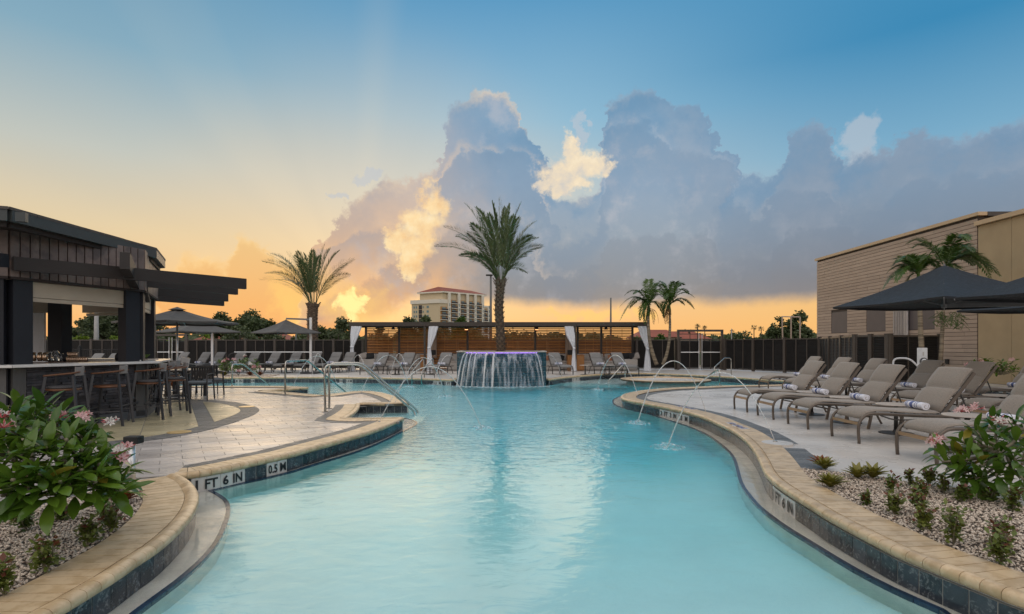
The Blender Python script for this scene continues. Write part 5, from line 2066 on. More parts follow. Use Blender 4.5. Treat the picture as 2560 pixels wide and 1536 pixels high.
# stacked stone on the visible faces
stones = []
for k in (0, 1):
    a, b = oc[k], oc[(k + 1) % 8]
    d_ = (b - a).normalized()
    n_ = Vector((d_.y, -d_.x))
    L_ = (b - a).length
    z = 0.155
    while z < 1.0:
        h_ = rnd.choice((0.030, 0.038, 0.048, 0.058))
        h_ = min(h_, 1.026 - z)
        x = 0.20
        while x < L_ - 0.20:
            w_ = rnd.uniform(0.09, 0.30)
            w_ = min(w_, L_ - 0.20 - x)
            if w_ > 0.03:
                dep = rnd.uniform(0.03, 0.065)
                c = a + d_ * (x + w_ / 2) + n_ * (0.03 + dep / 2 - 0.01)
                q = MB().box((c.x, c.y, z + h_ / 2), (w_ - 0.006, dep, h_ - 0.005), m=Matrix.Rotation(math.atan2(d_.y, d_.x) + rnd.uniform(-.02, .02), 3, 'Z') @ Matrix.Rotation(rnd.uniform(-.03, .03), 3, 'Y'))
                stones.append((q.v, q.f))
            x += w_
        z += h_
for v, f in stones[:300]: MB().add(v, f).build('stone', MATS['stone'], bar)
if stones[300:]:
    q = MB()
    for v, f in stones[300:]: q.add(v, f)
    q.build('stone_field', MATS['stone'], bar)['kind'] = 'stuff'

# fascia boards
FT_ = 3.20
for k in range(8):
    a, b = oc[k] * 1.01, oc[(k + 1) % 8] * 1.01
    d_ = (b - a).normalized()
    n_ = Vector((d_.y, -d_.x))
    L_ = (b - a).length
    c = (a + b) / 2 - n_ * 0.06
    MB().box((c.x, c.y, (HB_ + FT_) / 2), (L_ - 0.05, 0.08, FT_ - HB_ - 0.01), rz=math.atan2(d_.y, d_.x)).build('fascia_backing', MATS['board_gap'], bar)
    c = (a + b) / 2 + n_ * 0.002
    MB().box((c.x, c.y, HB_ + 0.018), (L_ - 0.02, 0.06, 0.036), rz=math.atan2(d_.y, d_.x)).build('fascia_trim', MATS['board_gap'], bar)
    if k in (7, 0, 1):
        nb_ = 16
        for i in range(nb_):
            w_ = L_ / nb_
            c = a + d_ * (i + 0.5) * w_ + n_ * 0.0
            MB().box((c.x, c.y, (HB_ + .038 + FT_) / 2), (w_ - 0.018, 0.04 + rnd.uniform(0, .004), FT_ - HB_ - 0.04), rz=math.atan2(d_.y, d_.x)).build('fascia_board', MATS['board'], bar)
    # shutter box and inside soffit
    ia, ib = a * 0.94, b * 0.94
    if k not in (3,):
        MB().beam((ia.x, ia.y, 2.26), (ib.x, ib.y, 2.26), 0.16, 0.24, ext=-0.12).build('shutter_box', MATS['beige'], bar)
        MB().beam((ia.x * 1.02, ia.y * 1.02, 2.10), (ib.x * 1.02, ib.y * 1.02, 2.10), 0.05, 0.06, ext=-0.12).build('shutter_rail', MATS['beige'], bar)
MB().prism([tuple(p * 0.97) for p in oc], 2.44, 2.50).build('ceiling', MATS['ceiling'], bar)
# roof: eaves polygon through the traced corners
E1 = Vector((-7.19, 8.0)) - O_
E2 = Vector((-7.28, 11.3)) - O_
ev = [p * (1.22 if k_ == 7 else 1.05) for k_, p in enumerate(oc)]
ev[0], ev[1] = E1, E2 + Vector((0.05, 0.0))
zE = 3.13
MB().prism([tuple(p * 0.985) for p in ev], zE, zE + 0.05).build('soffit', MATS['beam'], bar)
for k in range(8):
    a, b = ev[k], ev[(k + 1) % 8]
    MB().beam((a.x, a.y, zE + 0.09), (b.x, b.y, zE + 0.09), 0.10, 0.16).build('fascia_gutter', MATS['fascia'], bar)
    a2, b2 = a * 0.97, b * 0.97
    MB().beam((a2.x, a2.y, zE + 0.0), (b2.x, b2.y, zE + 0.0), 0.08, 0.12).build('eaves_beam', MATS['beam'], bar)
apex_z = 3.55
sh = []
nc = 16
for k in range(8):
    a, b = ev[k] * 1.02, ev[(k + 1) % 8] * 1.02
    for j in range(nc):
        t0, t1 = j / nc, (j + 1.12) / nc
        z0, z1 = zE + 0.18 + (apex_z - zE - 0.18) * t0, zE + 0.18 + (apex_z - zE - 0.18) * min(t1, 1)
        p0, p1, p2, p3 = a * (1 - t0), b * (1 - t0), b * (1 - min(t1, 1)), a * (1 - min(t1, 1))
        n = max(1, int((p1 - p0).length / 0.45))
        for i in range(n):
            q0, q1 = p0.lerp(p1, i / n), p0.lerp(p1, (i + 0.985) / n)
            q3, q2 = p3.lerp(p2, i / n), p3.lerp(p2, (i + 0.985) / n)
            h_ = 0.03 + rnd.uniform(0, .006)
            sh.append(([(q0.x, q0.y, z0 + h_), (q1.x, q1.y, z0 + h_), (q2.x, q2.y, z1 + 0.01), (q3.x, q3.y, z1 + .01), (q0.x, q0.y, z0 - 0.01), (q1.x, q1.y, z0 - .01)], [(0, 1, 2, 3), (0, 4, 5, 1)]))
pieces(bar, 'shingle', MATS['shingle'], sh, 100)
# broken metal flashing at the near eaves corner
c = W(62, 546, 8.0)
MB().box((c.x - O_.x, c.y - O_.y - 0.05, c.z), (0.12, 0.08, 0.13), rz=0.3).build('eaves_bracket', MATS['fascia'], bar)
# inside: back bar, white cold-room panels, inner post
v3 = lambda p, z: (p.x, p.y, z)
wp = W(95, 800, 11.8) - Vector((O_.x, O_.y, 0))
for k in range(2):
    c = W(80 + k * 27, 800, 12.0) - Vector((O_.x, O_.y, 0))
    MB().box((c.x, c.y, 1.58), (0.356 if k == 0 else 0.10, 0.05, 1.26)).build('wall_panel', MATS['white_panel'], bar)
cc = W(140, 800, 12.1) - Vector((O_.x, O_.y, 0))
MB().box((cc.x, cc.y, 1.25), (0.14, 0.1, 2.3)).build('inner_frame', MATS['beige'], bar)
cc = W(150, 800, 11.6) - Vector((O_.x, O_.y, 0))
MB().box((cc.x, cc.y, 1.2), (0.28, 0.28, 2.4)).build('inner_post', MATS['bar_black'], bar)
MB().box((wp.x, wp.y + 0.1, 2.2), (1.2, 0.1, 0.26)).build('inner_beam', MATS['beige'], bar)
a, b = W(70, 898, 10.6), W(305, 899, 11.9)
MB().beam((a.x - O_.x, a.y - O_.y, 1.03), (b.x - O_.x, b.y - O_.y, 1.03), 0.36, 0.05).build('inner_shelf', MATS['walnut'], bar)
c = W(196, 755, 11.5)
MB().box((c.x - O_.x, c.y - O_.y, 2.425), (0.5, 0.10, 0.02), rz=0.3).build('ceiling_light', MATS['lamp_on'], bar)

# pergola beams reaching out from the bar
perg = tag(empty('pergola', (-6.6, 10.6, 0)), 'black timber pergola beams stepping out from the bar roof', 'pergola')
PO = Vector((-6.6, 10.6, 0))
bts = [(Vector((-7.62, 8.55)), Vector((-5.41, 11.37))), (Vector((-7.9, 9.65)), Vector((-6.19, 12.6))), (Vector((-8.9, 11.75)), Vector((-7.37, 14.5))), (Vector((-9.7, 13.1)), Vector((-8.3, 16.1)))]
for a, b in bts:
    MB().beam((a.x - PO.x, a.y - PO.y, 2.62), (b.x - PO.x, b.y - PO.y, 2.62), 0.09, 0.21).build('beam', MATS['beam'], perg)
a, b = W(310, 648, 9.25), W(342, 716, 9.95)
p0 = Vector((-7.35, 11.2, 3.02)) - PO
a = Vector((-6.45, 9.15, 2.93)) - PO
MB().beam(W(312, 652, 9.2) - PO, W(338, 706, 10.6) - PO, 0.14, 0.28).build('rafter', MATS['beam'], perg)
c0, c1 = W(362, 722, 10.9) - PO, W(368, 745, 11.6) - PO
MB().beam(c0, c1, 0.10, 0.2).build('rafter', MATS['beam'], perg)
c0 = W(0, 650, 8.2) - PO
MB().beam(W(-30, 648, 7.7) - PO, W(12, 652, 8.35) - PO, 0.10, 0.2).build('beam_end', MATS['bar_black'], perg)

# things on the counter and shelf
GL = []
g0 = MB().lathe([(0.026, 0), (0.034, 0.085), (0.030, 0.084), (0.024, 0.006)], (0, 0, 0), 10).mesh('tumbler', MATS['copper_glass'], True)
k = 0
a, b = G(168, 906, 1.07), G(215, 904, 1.07)
first = True
names_ = []
for layer in range(2):
    for i in range(9 if layer == 0 else 4):
        for j in range(2):
            t = (i + 0.5) / 9
            px = 168 + 50 * t
            p = W(px, 900, 10.35 + 0.08 * j)
            o = obj('tumbler', g0, None, (p.x + (0.02 if layer else 0), p.y, 1.073 + layer * 0.09))
            tag(o, 'small copper tinted tumbler stacked on the white bar counter', 'glass', 'tumblers stacked on the bar')
sk = MB().lathe([(0.030, 0), (0.045, 0.05), (0.046, 0.10), (0.034, 0.175), (0.022, 0.185)], (0, 0, 0), 14).mesh('cocktail_shaker', MATS['shaker'], True)
for i, px in enumerate((84, 100, 113)):
    p = W(px, 890, 10.85)
    o = obj('cocktail_shaker', sk, None, (p.x, p.y, 1.056), sc=(1, 1, 1))
    tag(o, ('first copper shaker from the left on the dark shelf', 'middle copper shaker on the dark shelf', 'right copper shaker beside the glass jars on the shelf')[i], 'shaker', 'shakers on the bar shelf')
for i, (px, h_, w_, mt, lb) in enumerate(((70, 0.07, 0.03, 'cushion_rust', 'small dark red jar at the left end of the bar shelf'), (127, 0.20, 0.06, 'glass', 'tall glass bowl of ice blue glasses on the bar shelf'), (139, 0.22, 0.07, 'glass', 'pale glass jar beside the ice blue bowl'), (152, 0.16, 0.075, 'glass', 'round glass jar near the dark inner post'), (163, 0.17, 0.045, 'bar_black', 'dark bottle behind the stacked tumblers'), (296, 0.17, 0.06, 'bar_black', 'black basket on the counter by the right post'), (303, 0.24, 0.035, 'copper_glass', 'amber bottle standing by the right bar post'))):
    p = W(px, 895, 11.0 if i < 5 else 11.1)
    o = MB().lathe([(w_ * .7, 0), (w_, h_ * .3), (w_, h_ * .7), (w_ * .5, h_ * .95), (w_ * .55, h_)], (0, 0, 0), 12).build('bar_jar', MATS[mt], None, smooth=True, loc=(p.x, p.y, 1.056))
    tag(o, lb, 'jar')
for i, (px0, px1, lb) in enumerate(((0, 45, 'white folded menu lying at the near end of the counter'), (62, 118, 'white menu card lying on the counter before the shakers'), (325, 352, 'white napkin tray by the right bar post'), (368, 395, 'wooden tray lying on the far end of the counter'))):
    a, b = G(px0, 909.5 - i * 3.2, 1.078), G(px1, 909.0 - i * 3.2, 1.078)
    b = a + (b - a).normalized() * min((b - a).length, 0.5)
    tag(MB().beam((0, 0, 0), b - a, 0.14, 0.02).build('menu_card', MATS['counter'] if i < 3 else MATS['table_top'], None, loc=a + Vector((-0.05, 0.04, 0.008))), lb, 'menu')
pl_ = MB()
for i in range(9):
    a_ = i * 0.7
    pl_.add([(0, 0, 0), (math.cos(a_) * .05 - .01, math.sin(a_) * .05, 0.06), (math.cos(a_) * .08, math.sin(a_) * .08, 0.09), (math.cos(a_) * .05 + .01, math.sin(a_) * .05 + .01, 0.07)], [(0, 1, 2, 3)])
tag(pl_.build('potted_sprig', MATS['shrub'], None, loc=W(366, 896, 11.6)), 'small green sprig on the far corner of the bar counter', 'plant')


# ============================================================ bar furniture
def make_stool(h=0.69, wood_seat=False):
    root = empty('bar_stool')
    m1 = MATS['stool_metal']
    w, d = 0.235, 0.225
    for sx_ in (-1, 1):
        for sy in (-1, 1):
            top = (sx_ * (w - 0.02), sy * (d - 0.03), h - 0.02 if sy > 0 else h + 0.20)
            if sy > 0: top = (sx_ * (w - 0.02), sy * (d - 0.06), h + 0.19)
            MB().beam(top, (sx_ * (w + 0.03), sy * (d + 0.05), 0.0), 0.028, 0.036).build('leg', m1, root)
    MB().beam((-w - .01, d + .02, 0.30), (w + .01, d + .02, 0.30), 0.024, 0.024).build('footrest', m1, root)
    for z, yy in ((0.34, -1),):
        MB().beam((-w - .01, -d - .02, z), (w + .01, -d - .02, z), 0.02, 0.02).build('stretcher', m1, root)
    for sx_ in (-1, 1):
        MB().beam((sx_ * (w + .01), -d - .01, 0.25), (sx_ * (w + .01), d + .01, 0.25), 0.02, 0.02).build('stretcher', m1, root)
        # walnut arm: from the front leg back to the rail
        pts = catmull([Vector((sx_ * (w - .015), d - 0.04, h + 0.20)), Vector((sx_ * (w + 0.02), 0.02, h + 0.215)), Vector((sx_ * (w - 0.02), -d + 0.05, h + 0.235)), Vector((sx_ * 0.10, -d - 0.015, h + 0.25))], 5)
        MB().tube(pts, 0.019, 8, flat=0.7).build('armrest', MATS['walnut'], root, smooth=True)
    MB().lathe([(0.02, h - 0.045), (0.235, h - 0.04), (0.245, h - 0.02), (0.235, h - 0.008), (0.01, h - 0.004)], (0, 0, 0), 22, 1.0, 0.95).build('seat', MATS['walnut'], root, smooth=True)
    if not wood_seat:
        MB().lathe([(0.225, h - 0.004), (0.235, h + 0.01), (0.225, h + 0.028), (0.12, h + 0.036), (0.005, h + 0.036)], (0, 0, 0), 22, 1.0, 0.95).build('seat_pad', MATS['seat_dark'], root, smooth=True)
    # curved back rail
    vs, fs = [], []
    n = 10
    for i in range(n + 1):
        a_ = R(-128 + 76 * i / n)
        for (r, z) in ((0.225, h + 0.19), (0.245, h + 0.19), (0.252, h + 0.33), (0.232, h + 0.33)):
            vs.append((math.cos(a_) * r, math.sin(a_) * r - 0.01, z))
    for i in range(n):
        for j in range(4):
            fs.append((i * 4 + j, i * 4 + (j + 1) % 4, (i + 1) * 4 + (j + 1) % 4, (i + 1) * 4 + j))
    fs += [(0, 1, 2, 3), (n * 4 + 3, n * 4 + 2, n * 4 + 1, n * 4)]
    MB().add(vs, fs).build('back_rail', MATS['back_grey'], root, bevel=0.004)
    return root


# the stools face the bar; picture column, ground depth, turn
bar_dir = math.atan2(-n1.y, -n1.x)
st1 = make_stool()
st2 = make_stool(wood_seat=True)
stools = [(st1, 160, 8.9, 0.66, 'dark padded bar stool nearest the stone base and the flowering shrub'),
          (st2, 274, 9.6, 0.62, 'bar stool with a bare orange-brown wood seat'),
          (st1, 376, 10.45, 0.62, 'padded bar stool standing at the grey corner trim of the bar'),
          (st1, 402, 11.5, 0.5, 'bar stool half hidden behind the corner stool'),
          (st1, 433, 11.3, 0.95, 'bar stool pulled back from the bar with dark padded seat'),
          (st1, 420, 13.0, 0.2, 'farthest bar stool near the round dining table')]
used = set()
for src_, px, d, turn, lb in stools:
    o = src_ if src_.name not in used else copy_tree(src_)
    used.add(src_.name)
    p = W(px, 867, d)
    o.location = (p.x, p.y, 0.008)
    o.rotation_euler = (0, 0, bar_dir - PI / 2 + turn)
    tag(o, lb, 'bar stool', 'bar stools at the pool bar')


def make_chair():
    root = empty('patio_chair')
    m1 = MATS['stool_metal']
    for sx_ in (-1, 1):
        MB().beam((sx_ * 0.26, 0.24, 0.64), (sx_ * 0.28, 0.27, 0), 0.024, 0.03).build('leg', m1, root)
        MB().beam((sx_ * 0.25, -0.24, 0.80), (sx_ * 0.28, -0.30, 0), 0.024, 0.03).build('leg', m1, root)
        MB().beam((sx_ * 0.265, 0.27, 0.65), (sx_ * 0.265, -0.25, 0.66), 0.04, 0.022).build('armrest', m1, root)
    MB().box((0, 0, 0.40), (0.53, 0.50, 0.03)).build('seat_frame', m1, root)
    MB().box((0, 0.01, 0.445), (0.50, 0.48, 0.06)).build('seat_pad', MATS['seat_blue'], root, bevel=0.015)
    bs_ = MB()
    for i in range(9):
        x = -0.235 + i * 0.0588
        bs_.box((x, -0.262 - 0.012 * math.cos(x * 6), 0.66), (0.052, 0.010, 0.30))
    bs_.build('back_sling', MATS['sling'], root)
    MB().beam((-0.255, -0.255, 0.81), (0.255, -0.255, 0.81), 0.024, 0.024).build('back_rail', m1, root)
    return root


ch = make_chair()
tc_ = W(443, 990, 15.4)
chairs = [(ch, 497, 1001, 3.35, 'sling back patio chair with blue grey pad in front of the round table'),
          (None, 525, 989, 3.9, 'patio chair on the right side of the table facing the pool'),
          (None, 452, 985, 1.2, 'patio chair behind the bar stools left of the table')]
for o, px, py, rz, lb in chairs:
    o = o or copy_tree(ch)
    g = G(px, py)
    o.location = (g.x, g.y, 0.008)
    o.rotation_euler = (0, 0, rz)
    tag(o, lb, 'chair', 'sling chairs round the patio table')
root = tag(empty('patio_table', (tc_.x + 0.35, 15.0, 0.0)), 'square topped patio table under the first parasol', 'table')
MB().box((0, 0, 0.73), (1.05, 1.0, 0.035)).build('table_top', MATS['table_top'], root, bevel=0.008)
MB().box((0, 0, 0.695), (0.96, 0.9, 0.035)).build('apron', MATS['stool_metal'], root)
for sx_ in (-1, 1):
    for sy in (-1, 1):
        MB().box((sx_ * 0.42, sy * 0.40, 0.345), (0.075, 0.075, 0.69)).build('leg', MATS['stool_metal'], root)
tag(MB().beam((0, 0, 0), (0.06, 0.02, 0.30), 0.02, 0.22).build('menu_stand', MATS['counter'], None, loc=(tc_.x + 0.40, 15.0, 0.757)), 'upright white menu stand on the patio table', 'menu')


# ================================================================= parasols
def parasol(loc, r, n, z_rim, z_top, rot, matn, label, pole_at=None, base=True, top_arm=True, group='parasols round the pool', vent=True, overlap=0.0):
    root = tag(empty('parasol', (loc[0], loc[1], 0), 0), label, 'parasol', group)
    rim = [Vector((math.cos(rot + 2 * PI * k / n) * r, math.sin(rot + 2 * PI * k / n) * r, z_rim)) for k in range(n)]
    top = Vector((0, 0, z_top))
    vs, fs = [], []
    rings = 7
    sub = 4
    N = n * sub
    for j in range(rings + 1):
        t = j / rings
        tt = max(t, 0.01)
        for k in range(n):
            for q in range(sub):
                u = q / sub
                p = rim[k].lerp(rim[(k + 1) % n], u)
                sagf = math.sin(PI * u)
                v = top.lerp(p, tt)
                v.z -= 0.055 * math.sin(PI * t) * (1.0) + 0.05 * sagf * math.sin(PI * t * 0.75) * (4 / n)
                if j == rings: v.z += 0.0
                vs.append(v)
    for j in range(rings):
        for i in range(N):
            fs.append((j * N + i, j * N + (i + 1) % N, (j + 1) * N + (i + 1) % N, (j + 1) * N + i))
    nv = len(vs)
    base_i = rings * N
    for i in range(N):
        vs.append(vs[base_i + i] + Vector((0, 0, -0.045)))
    for i in range(N):
        fs.append((base_i + i, base_i + (i + 1) % N, nv + (i + 1) % N, nv + i))
    m_ = MB().add(vs, fs)
    o = m_.build('canopy', MATS[matn], root)
    for e in (0,):
        me = o.data
        me.polygons.foreach_set('use_smooth', [True] * len(me.polygons))
    bm = bmesh.new(); bm.from_mesh(me)
    for e_ in bm.edges:
        if len(e_.link_faces) == 2 and e_.calc_face_angle(0) > R(6): e_.smooth = False
    bm.to_mesh(me); bm.free()
    if vent:
        vv, ff = [], []
        for k in range(n):
            d_ = (rim[k] - top)
            vv.append(top + Vector((d_.x * 0.15, d_.y * 0.15, d_.z * 0.13 + 0.012)))
        vv.append(top + Vector((0, 0, 0.045)))
        for k in range(n): ff.append((k, (k + 1) % n, n))
        MB().add(vv, ff).build('vent_cap', MATS[matn], root)
    hubz = z_rim - 0.06 if pole_at is not None else z_rim + 0.12
    for k in range(n):
        MB().beam(top.lerp(rim[k], 0.04) - Vector((0, 0, 0.16)), rim[k] - Vector((0, 0, 0.035)), 0.022, 0.03).build('rib', MATS['rib'], root)
        MB().beam((0, 0, hubz), top.lerp(rim[k], 0.55) - Vector((0, 0, 0.06)), 0.018, 0.024).build('strut', MATS['rib'], root)
    MB().lathe([(0.05, hubz - 0.05), (0.06, hubz + 0.03)], (0, 0, 0), 12).build('hub', MATS['rib'], root)
    if pole_at is None:
        MB().tube([(0, 0, 0.02), (0, 0, z_top - 0.03)], 0.027, 10).build('pole', MATS['alu'], root, smooth=True)
        if base: MB().lathe([(0.33, 0.0), (0.33, 0.05), (0.06, 0.06), (0.05, 0.3)], (0, 0, 0), 28).build('base', MATS['stool_metal'], root)
    else:
        q = Vector(pole_at) - Vector((loc[0], loc[1]))
        za = z_top + 0.02 if top_arm else hubz
        MB().beam((q.x, q.y, 0.04), (q.x, q.y, za + 0.10), 0.085, 0.11).build('mast', MATS['alu'], root)
        MB().beam((q.x, q.y, za), (0, 0, za + (0.03 if top_arm else 0.0)), 0.055, 0.08).build('arm', MATS['rib'], root)
        MB().tube([(0, 0, z_top + .03), (0, 0, hubz)], 0.022, 8).build('hanger', MATS['rib'], root)
        MB().box((q.x, q.y, 0.04), (0.8, 0.8, 0.07)).build('base', MATS['stool_metal'], root)
    return root


PG = 'parasols round the pool'
c = W(443, 867, 15.4)
parasol((c.x, c.y), 1.52, 8, 2.02, 2.40, R(22.5), 'umbrella_grey', 'grey eight sided parasol above the patio table')
c = W(494, 867, 28); q = W(531, 867, 28.3)
parasol((c.x, c.y), 2.08, 4, 2.10, 2.66, R(6), 'umbrella_grey', 'grey parasol on a side mast behind the first one', (q.x, q.y), vent=False, top_arm=False)
c = W(715, 867, 28); q = W(777, 867, 28.3)
parasol((c.x, c.y), 1.70, 4, 2.06, 2.70, R(6), 'umbrella_grey', 'grey parasol on a side mast in front of the left palm', (q.x, q.y), vent=False)
# three dark wet parasols at right; square, edges skewed to the view
def sq_parasol(N_, s, lab, zr, zt, pole):
    e1, e2 = Vector((-0.127, 0.992)), Vector((0.992, 0.127))
    c = N_ + (e1 + e2) * (s / 2)
    r = s / math.sqrt(2)
    a0 = math.atan2(-(e1 + e2).y, -(e1 + e2).x)
    return parasol((c.x, c.y), r, 4, zr, zt, a0, 'umbrella', lab, pole, top_arm=False, vent=False)


N1 = Vector((8.1, 10.5))
sq_parasol(N1, 3.0, 'large dark wet square parasol above the lounger rows', 2.30, 3.12, (11.5, 11.6))
L2 = Vector((7.58, 9.6))
N2 = L2 + Vector((0.127, -0.992)) * 3.0
sq_parasol(N2, 3.0, 'dark wet parasol overlapping the first at the right frame edge', 2.19, 3.0, (11.3, 7.6))
L3 = Vector((11.75, 14.8))
N3 = L3 + Vector((0.127, -0.992)) * 2.6
sq_parasol(N3, 2.6, 'third dark parasol seen beneath the other two', 2.30, 2.95, (15.3, 13.2))


# ================================================================= loungers
def sling_surface(prof, w, th, name, mat_, parent, crown=0.012, nx=8):
    """padded surface following a side profile [(y,z)]"""
    pts = [Vector((p[0], p[1], 0)) for p in prof]
    k = len(pts)
    nr2 = []
    for i in range(k):
        t = (pts[min(i + 1, k - 1)] - pts[max(i - 1, 0)]).normalized()
        nr2.append(Vector((-t.y, t.x, 0)))
    vs, fs = [], []
    for s_ in (1, -1):
        for i in range(k):
            for j in range(nx + 1):
                u = j / nx * 2 - 1
                edge = (1 - abs(u) ** 10)
                o_ = nr2[i] * (s_ * th / 2 * (0.35 + 0.65 * edge) + (crown * (1 - u * u)))
                vs.append((u * w / 2, pts[i].x + o_.x, pts[i].y + o_.y))
    m = nx + 1
    for s_ in range(2):
        for i in range(k - 1):
            for j in range(nx):
                q = s_ * k * m + i * m + j
                f = (q, q + 1, q + m + 1, q + m)
                fs.append(f if s_ == 0 else f[::-1])
    o2 = k * m
    for i in range(k - 1):
        fs.append((i * m, (i + 1) * m, o2 + (i + 1) * m, o2 + i * m))
        fs.append((i * m + nx, o2 + i * m + nx, o2 + (i + 1) * m + nx, (i + 1) * m + nx))
    for j in range(nx):
        fs.append((j, o2 + j, o2 + j + 1, j + 1))
        e = (k - 1) * m
        fs.append((e + j, e + j + 1, o2 + e + j + 1, o2 + e + j))
    return MB().add(vs, fs).build(name, mat_, parent, smooth=True)


def make_lounger(fab, fr, back_ang=53, detail=True):
    """feet at y=0, head towards +y"""
    root = empty('sun_lounger')
    hw = 0.325
    bx = math.cos(R(back_ang))
    bz = math.sin(R(back_ang))
    hy, hz = 1.20, 0.40
    bl = 0.73
    for sx_ in (-1, 1):
        x = sx_ * hw
        pts = catmull([Vector((x, 0.03, 0.0)), Vector((x, 0.02, 0.17)), Vector((x, 0.035, 0.29)), Vector((x, 0.10, 0.375)), Vector((x, 0.22, 0.415)), Vector((x, 0.5, 0.405)), Vector((x, 0.9, 0.385)), Vector((x, 1.3, 0.375)), Vector((x, 1.72, 0.375))], 3)
        MB().tube(pts, 0.021, 6, flat=1.25).build('side_rail', MATS[fr], root, smooth=True)
        MB().beam((x * 0.97, 1.10, 0.37), (x * 0.97, 1.02, 0.0), 0.03, 0.038).build('leg', MATS[fr], root)
        MB().tube(catmull([Vector((x * .97, 1.35, 0.37)), Vector((x * .97, 1.5, 0.28)), Vector((x * .97, 1.66, 0.0))], 4), 0.018, 6).build('leg', MATS[fr], root, smooth=True)
        # back frame
        MB().beam((x, hy + 0.0, hz + 0.01), (x, hy + bx * bl, hz + bz * bl), 0.024, 0.046, up=(0, -bz, bx)).build('back_frame', MATS[fr], root)
        if detail:
            MB().tube(catmull([Vector((x * .9, hy + bx * .42, hz + bz * .42)), Vector((x * .9, hy + bx * .42 + .08, hz + 0.15)), Vector((x * .9, hy + bx * .42 + 0.16, hz - 0.06))], 4), 0.012, 5).build('brace', MATS['dark_frame'], root, smooth=True)
            MB().tube(catmull([Vector((x * .9, 0.35, 0.385)), Vector((x * .9, 0.55, 0.33)), Vector((x * .9, 0.85, 0.33)), Vector((x * .9, 1.1, 0.37))], 4), 0.010, 5).build('under_rail', MATS['dark_frame'], root, smooth=True)
    MB().beam((-hw, 0.035, 0.275), (hw, 0.035, 0.275), 0.030, 0.042).build('front_bar', MATS['bar_painted_glint'] if detail else MATS[fr], root)
    MB().beam((-hw, 1.05, 0.2), (hw, 1.05, 0.2), 0.02, 0.026).build('cross_bar', MATS['dark_frame'], root)
    seat = [(0.085, 0.335), (0.10, 0.38), (0.16, 0.425), (0.28, 0.45), (0.45, 0.448), (0.65, 0.432), (0.85, 0.42), (1.05, 0.418), (1.22, 0.425)]
    sling_surface(seat, 0.60, 0.034, 'seat_pad', MATS[fab], root)
    pr = []
    for t, o_ in ((0.0, 0), (0.12, 0.012), (0.25, 0.018), (0.34, 0.010), (0.385, -0.010), (0.40, -0.012), (0.42, 0.002), (0.50, 0.016), (0.58, 0.020), (0.66, 0.016), (0.72, 0.012), (0.745, 0.008)):
        pr.append((hy + bx * t - bz * (o_ + 0.012) + 0.0, hz + 0.03 + bz * t + bx * (o_ + 0.012)))
    sling_surface(pr, 0.62, 0.036, 'back_pad', MATS[fab], root, crown=0.006)
    return root


def make_towel():
    root = empty('rolled_towel')
    L_ = 0.37
    m_ = MB()
    n = 14
    def roll(x0, x1, r, name, mt):
        pts = [(x0, 0, 0), (x1, 0, 0)]
        q = MB()
        vs, fs = [], []
        for x in (x0, x1):
            for j in range(n):
                a_ = 2 * PI * j / n
                rr2 = r * (1 + 0.04 * math.sin(a_ * 3))
                vs.append((x, math.cos(a_) * rr2 * 1.15, math.sin(a_) * rr2 + r))
        for j in range(n): fs.append((j, (j + 1) % n, n + (j + 1) % n, n + j))
        fs += [tuple(range(n))[::-1], tuple(range(n, 2 * n))]
        return q.add(vs, fs).build(name, MATS[mt], root, smooth=False, autos=True)
    roll(-L_ / 2, L_ / 2, 0.052, 'roll', 'towel')
    for x0, x1 in ((-0.165, -0.155), (-0.135, -0.125), (-0.075, -0.015), (0.03, 0.04), (0.07, 0.08)):
        roll(x0, x1, 0.0533, 'stripe', 'towel_stripe')
    sp = [(0.186, math.cos(t) * 0.0066 * t, 0.052 + math.sin(t) * 0.0062 * t) for t in [0.6 + i * 0.45 for i in range(15)]]
    MB().tube(sp, 0.0035, 4).build('spiral_end', MATS['cushion_grey'], root)
    return root


def make_side_table(h=0.46, r=0.27):
    root = empty('side_table')
    MB().lathe([(r, h - 0.016), (r + .004, h - 0.008), (r, h), (0.001, h + 0.001)], (0, 0, 0), 32).build('table_top', MATS['table_top'], root, autos=True)
    MB().tube([(0, 0, 0.02), (0, 0, h - 0.014)], 0.03, 12).build('column', MATS['dark_frame'], root, smooth=True)
    MB().lathe([(0.235, 0.0), (0.235, 0.012), (0.05, 0.022), (0.035, 0.06)], (0, 0, 0), 32).build('base', MATS['dark_frame'], root, autos=True)
    return root


lg = make_lounger('fabric', 'frame')
tw = make_towel()
stb = make_side_table()
LGRP = 'taupe sun loungers on the right deck'
TGRP = 'rolled striped towels on the loungers'
SGRP = 'small round side tables between the loungers'
first_l = first_t = first_s = True
ff_ = [True, True, True]


def place(proto, idx, loc, rz, label, cat, group):
    global ff_
    if ff_[idx]:
        o = proto
        ff_[idx] = False
    else:
        o = copy_tree(proto)
    o.location = loc
    o.rotation_euler = (0, 0, rz)
    return tag(o, label, cat, group)


def lounger_set(x, y, rz, lab, towel=True, where='', tab=None, jitter=0.0):
    place(lg, 0, (x, y, 0.0), rz, lab, 'sun lounger', LGRP)
    c, s_ = math.cos(rz), math.sin(rz)
    if towel:
        px, py = 0.02, 1.06
        place(tw, 1, (x + c * px - s_ * py, y + s_ * px + c * py, 0.452), rz + rnd.uniform(-.06, .06), 'rolled striped towel on the ' + where, 'towel', TGRP)


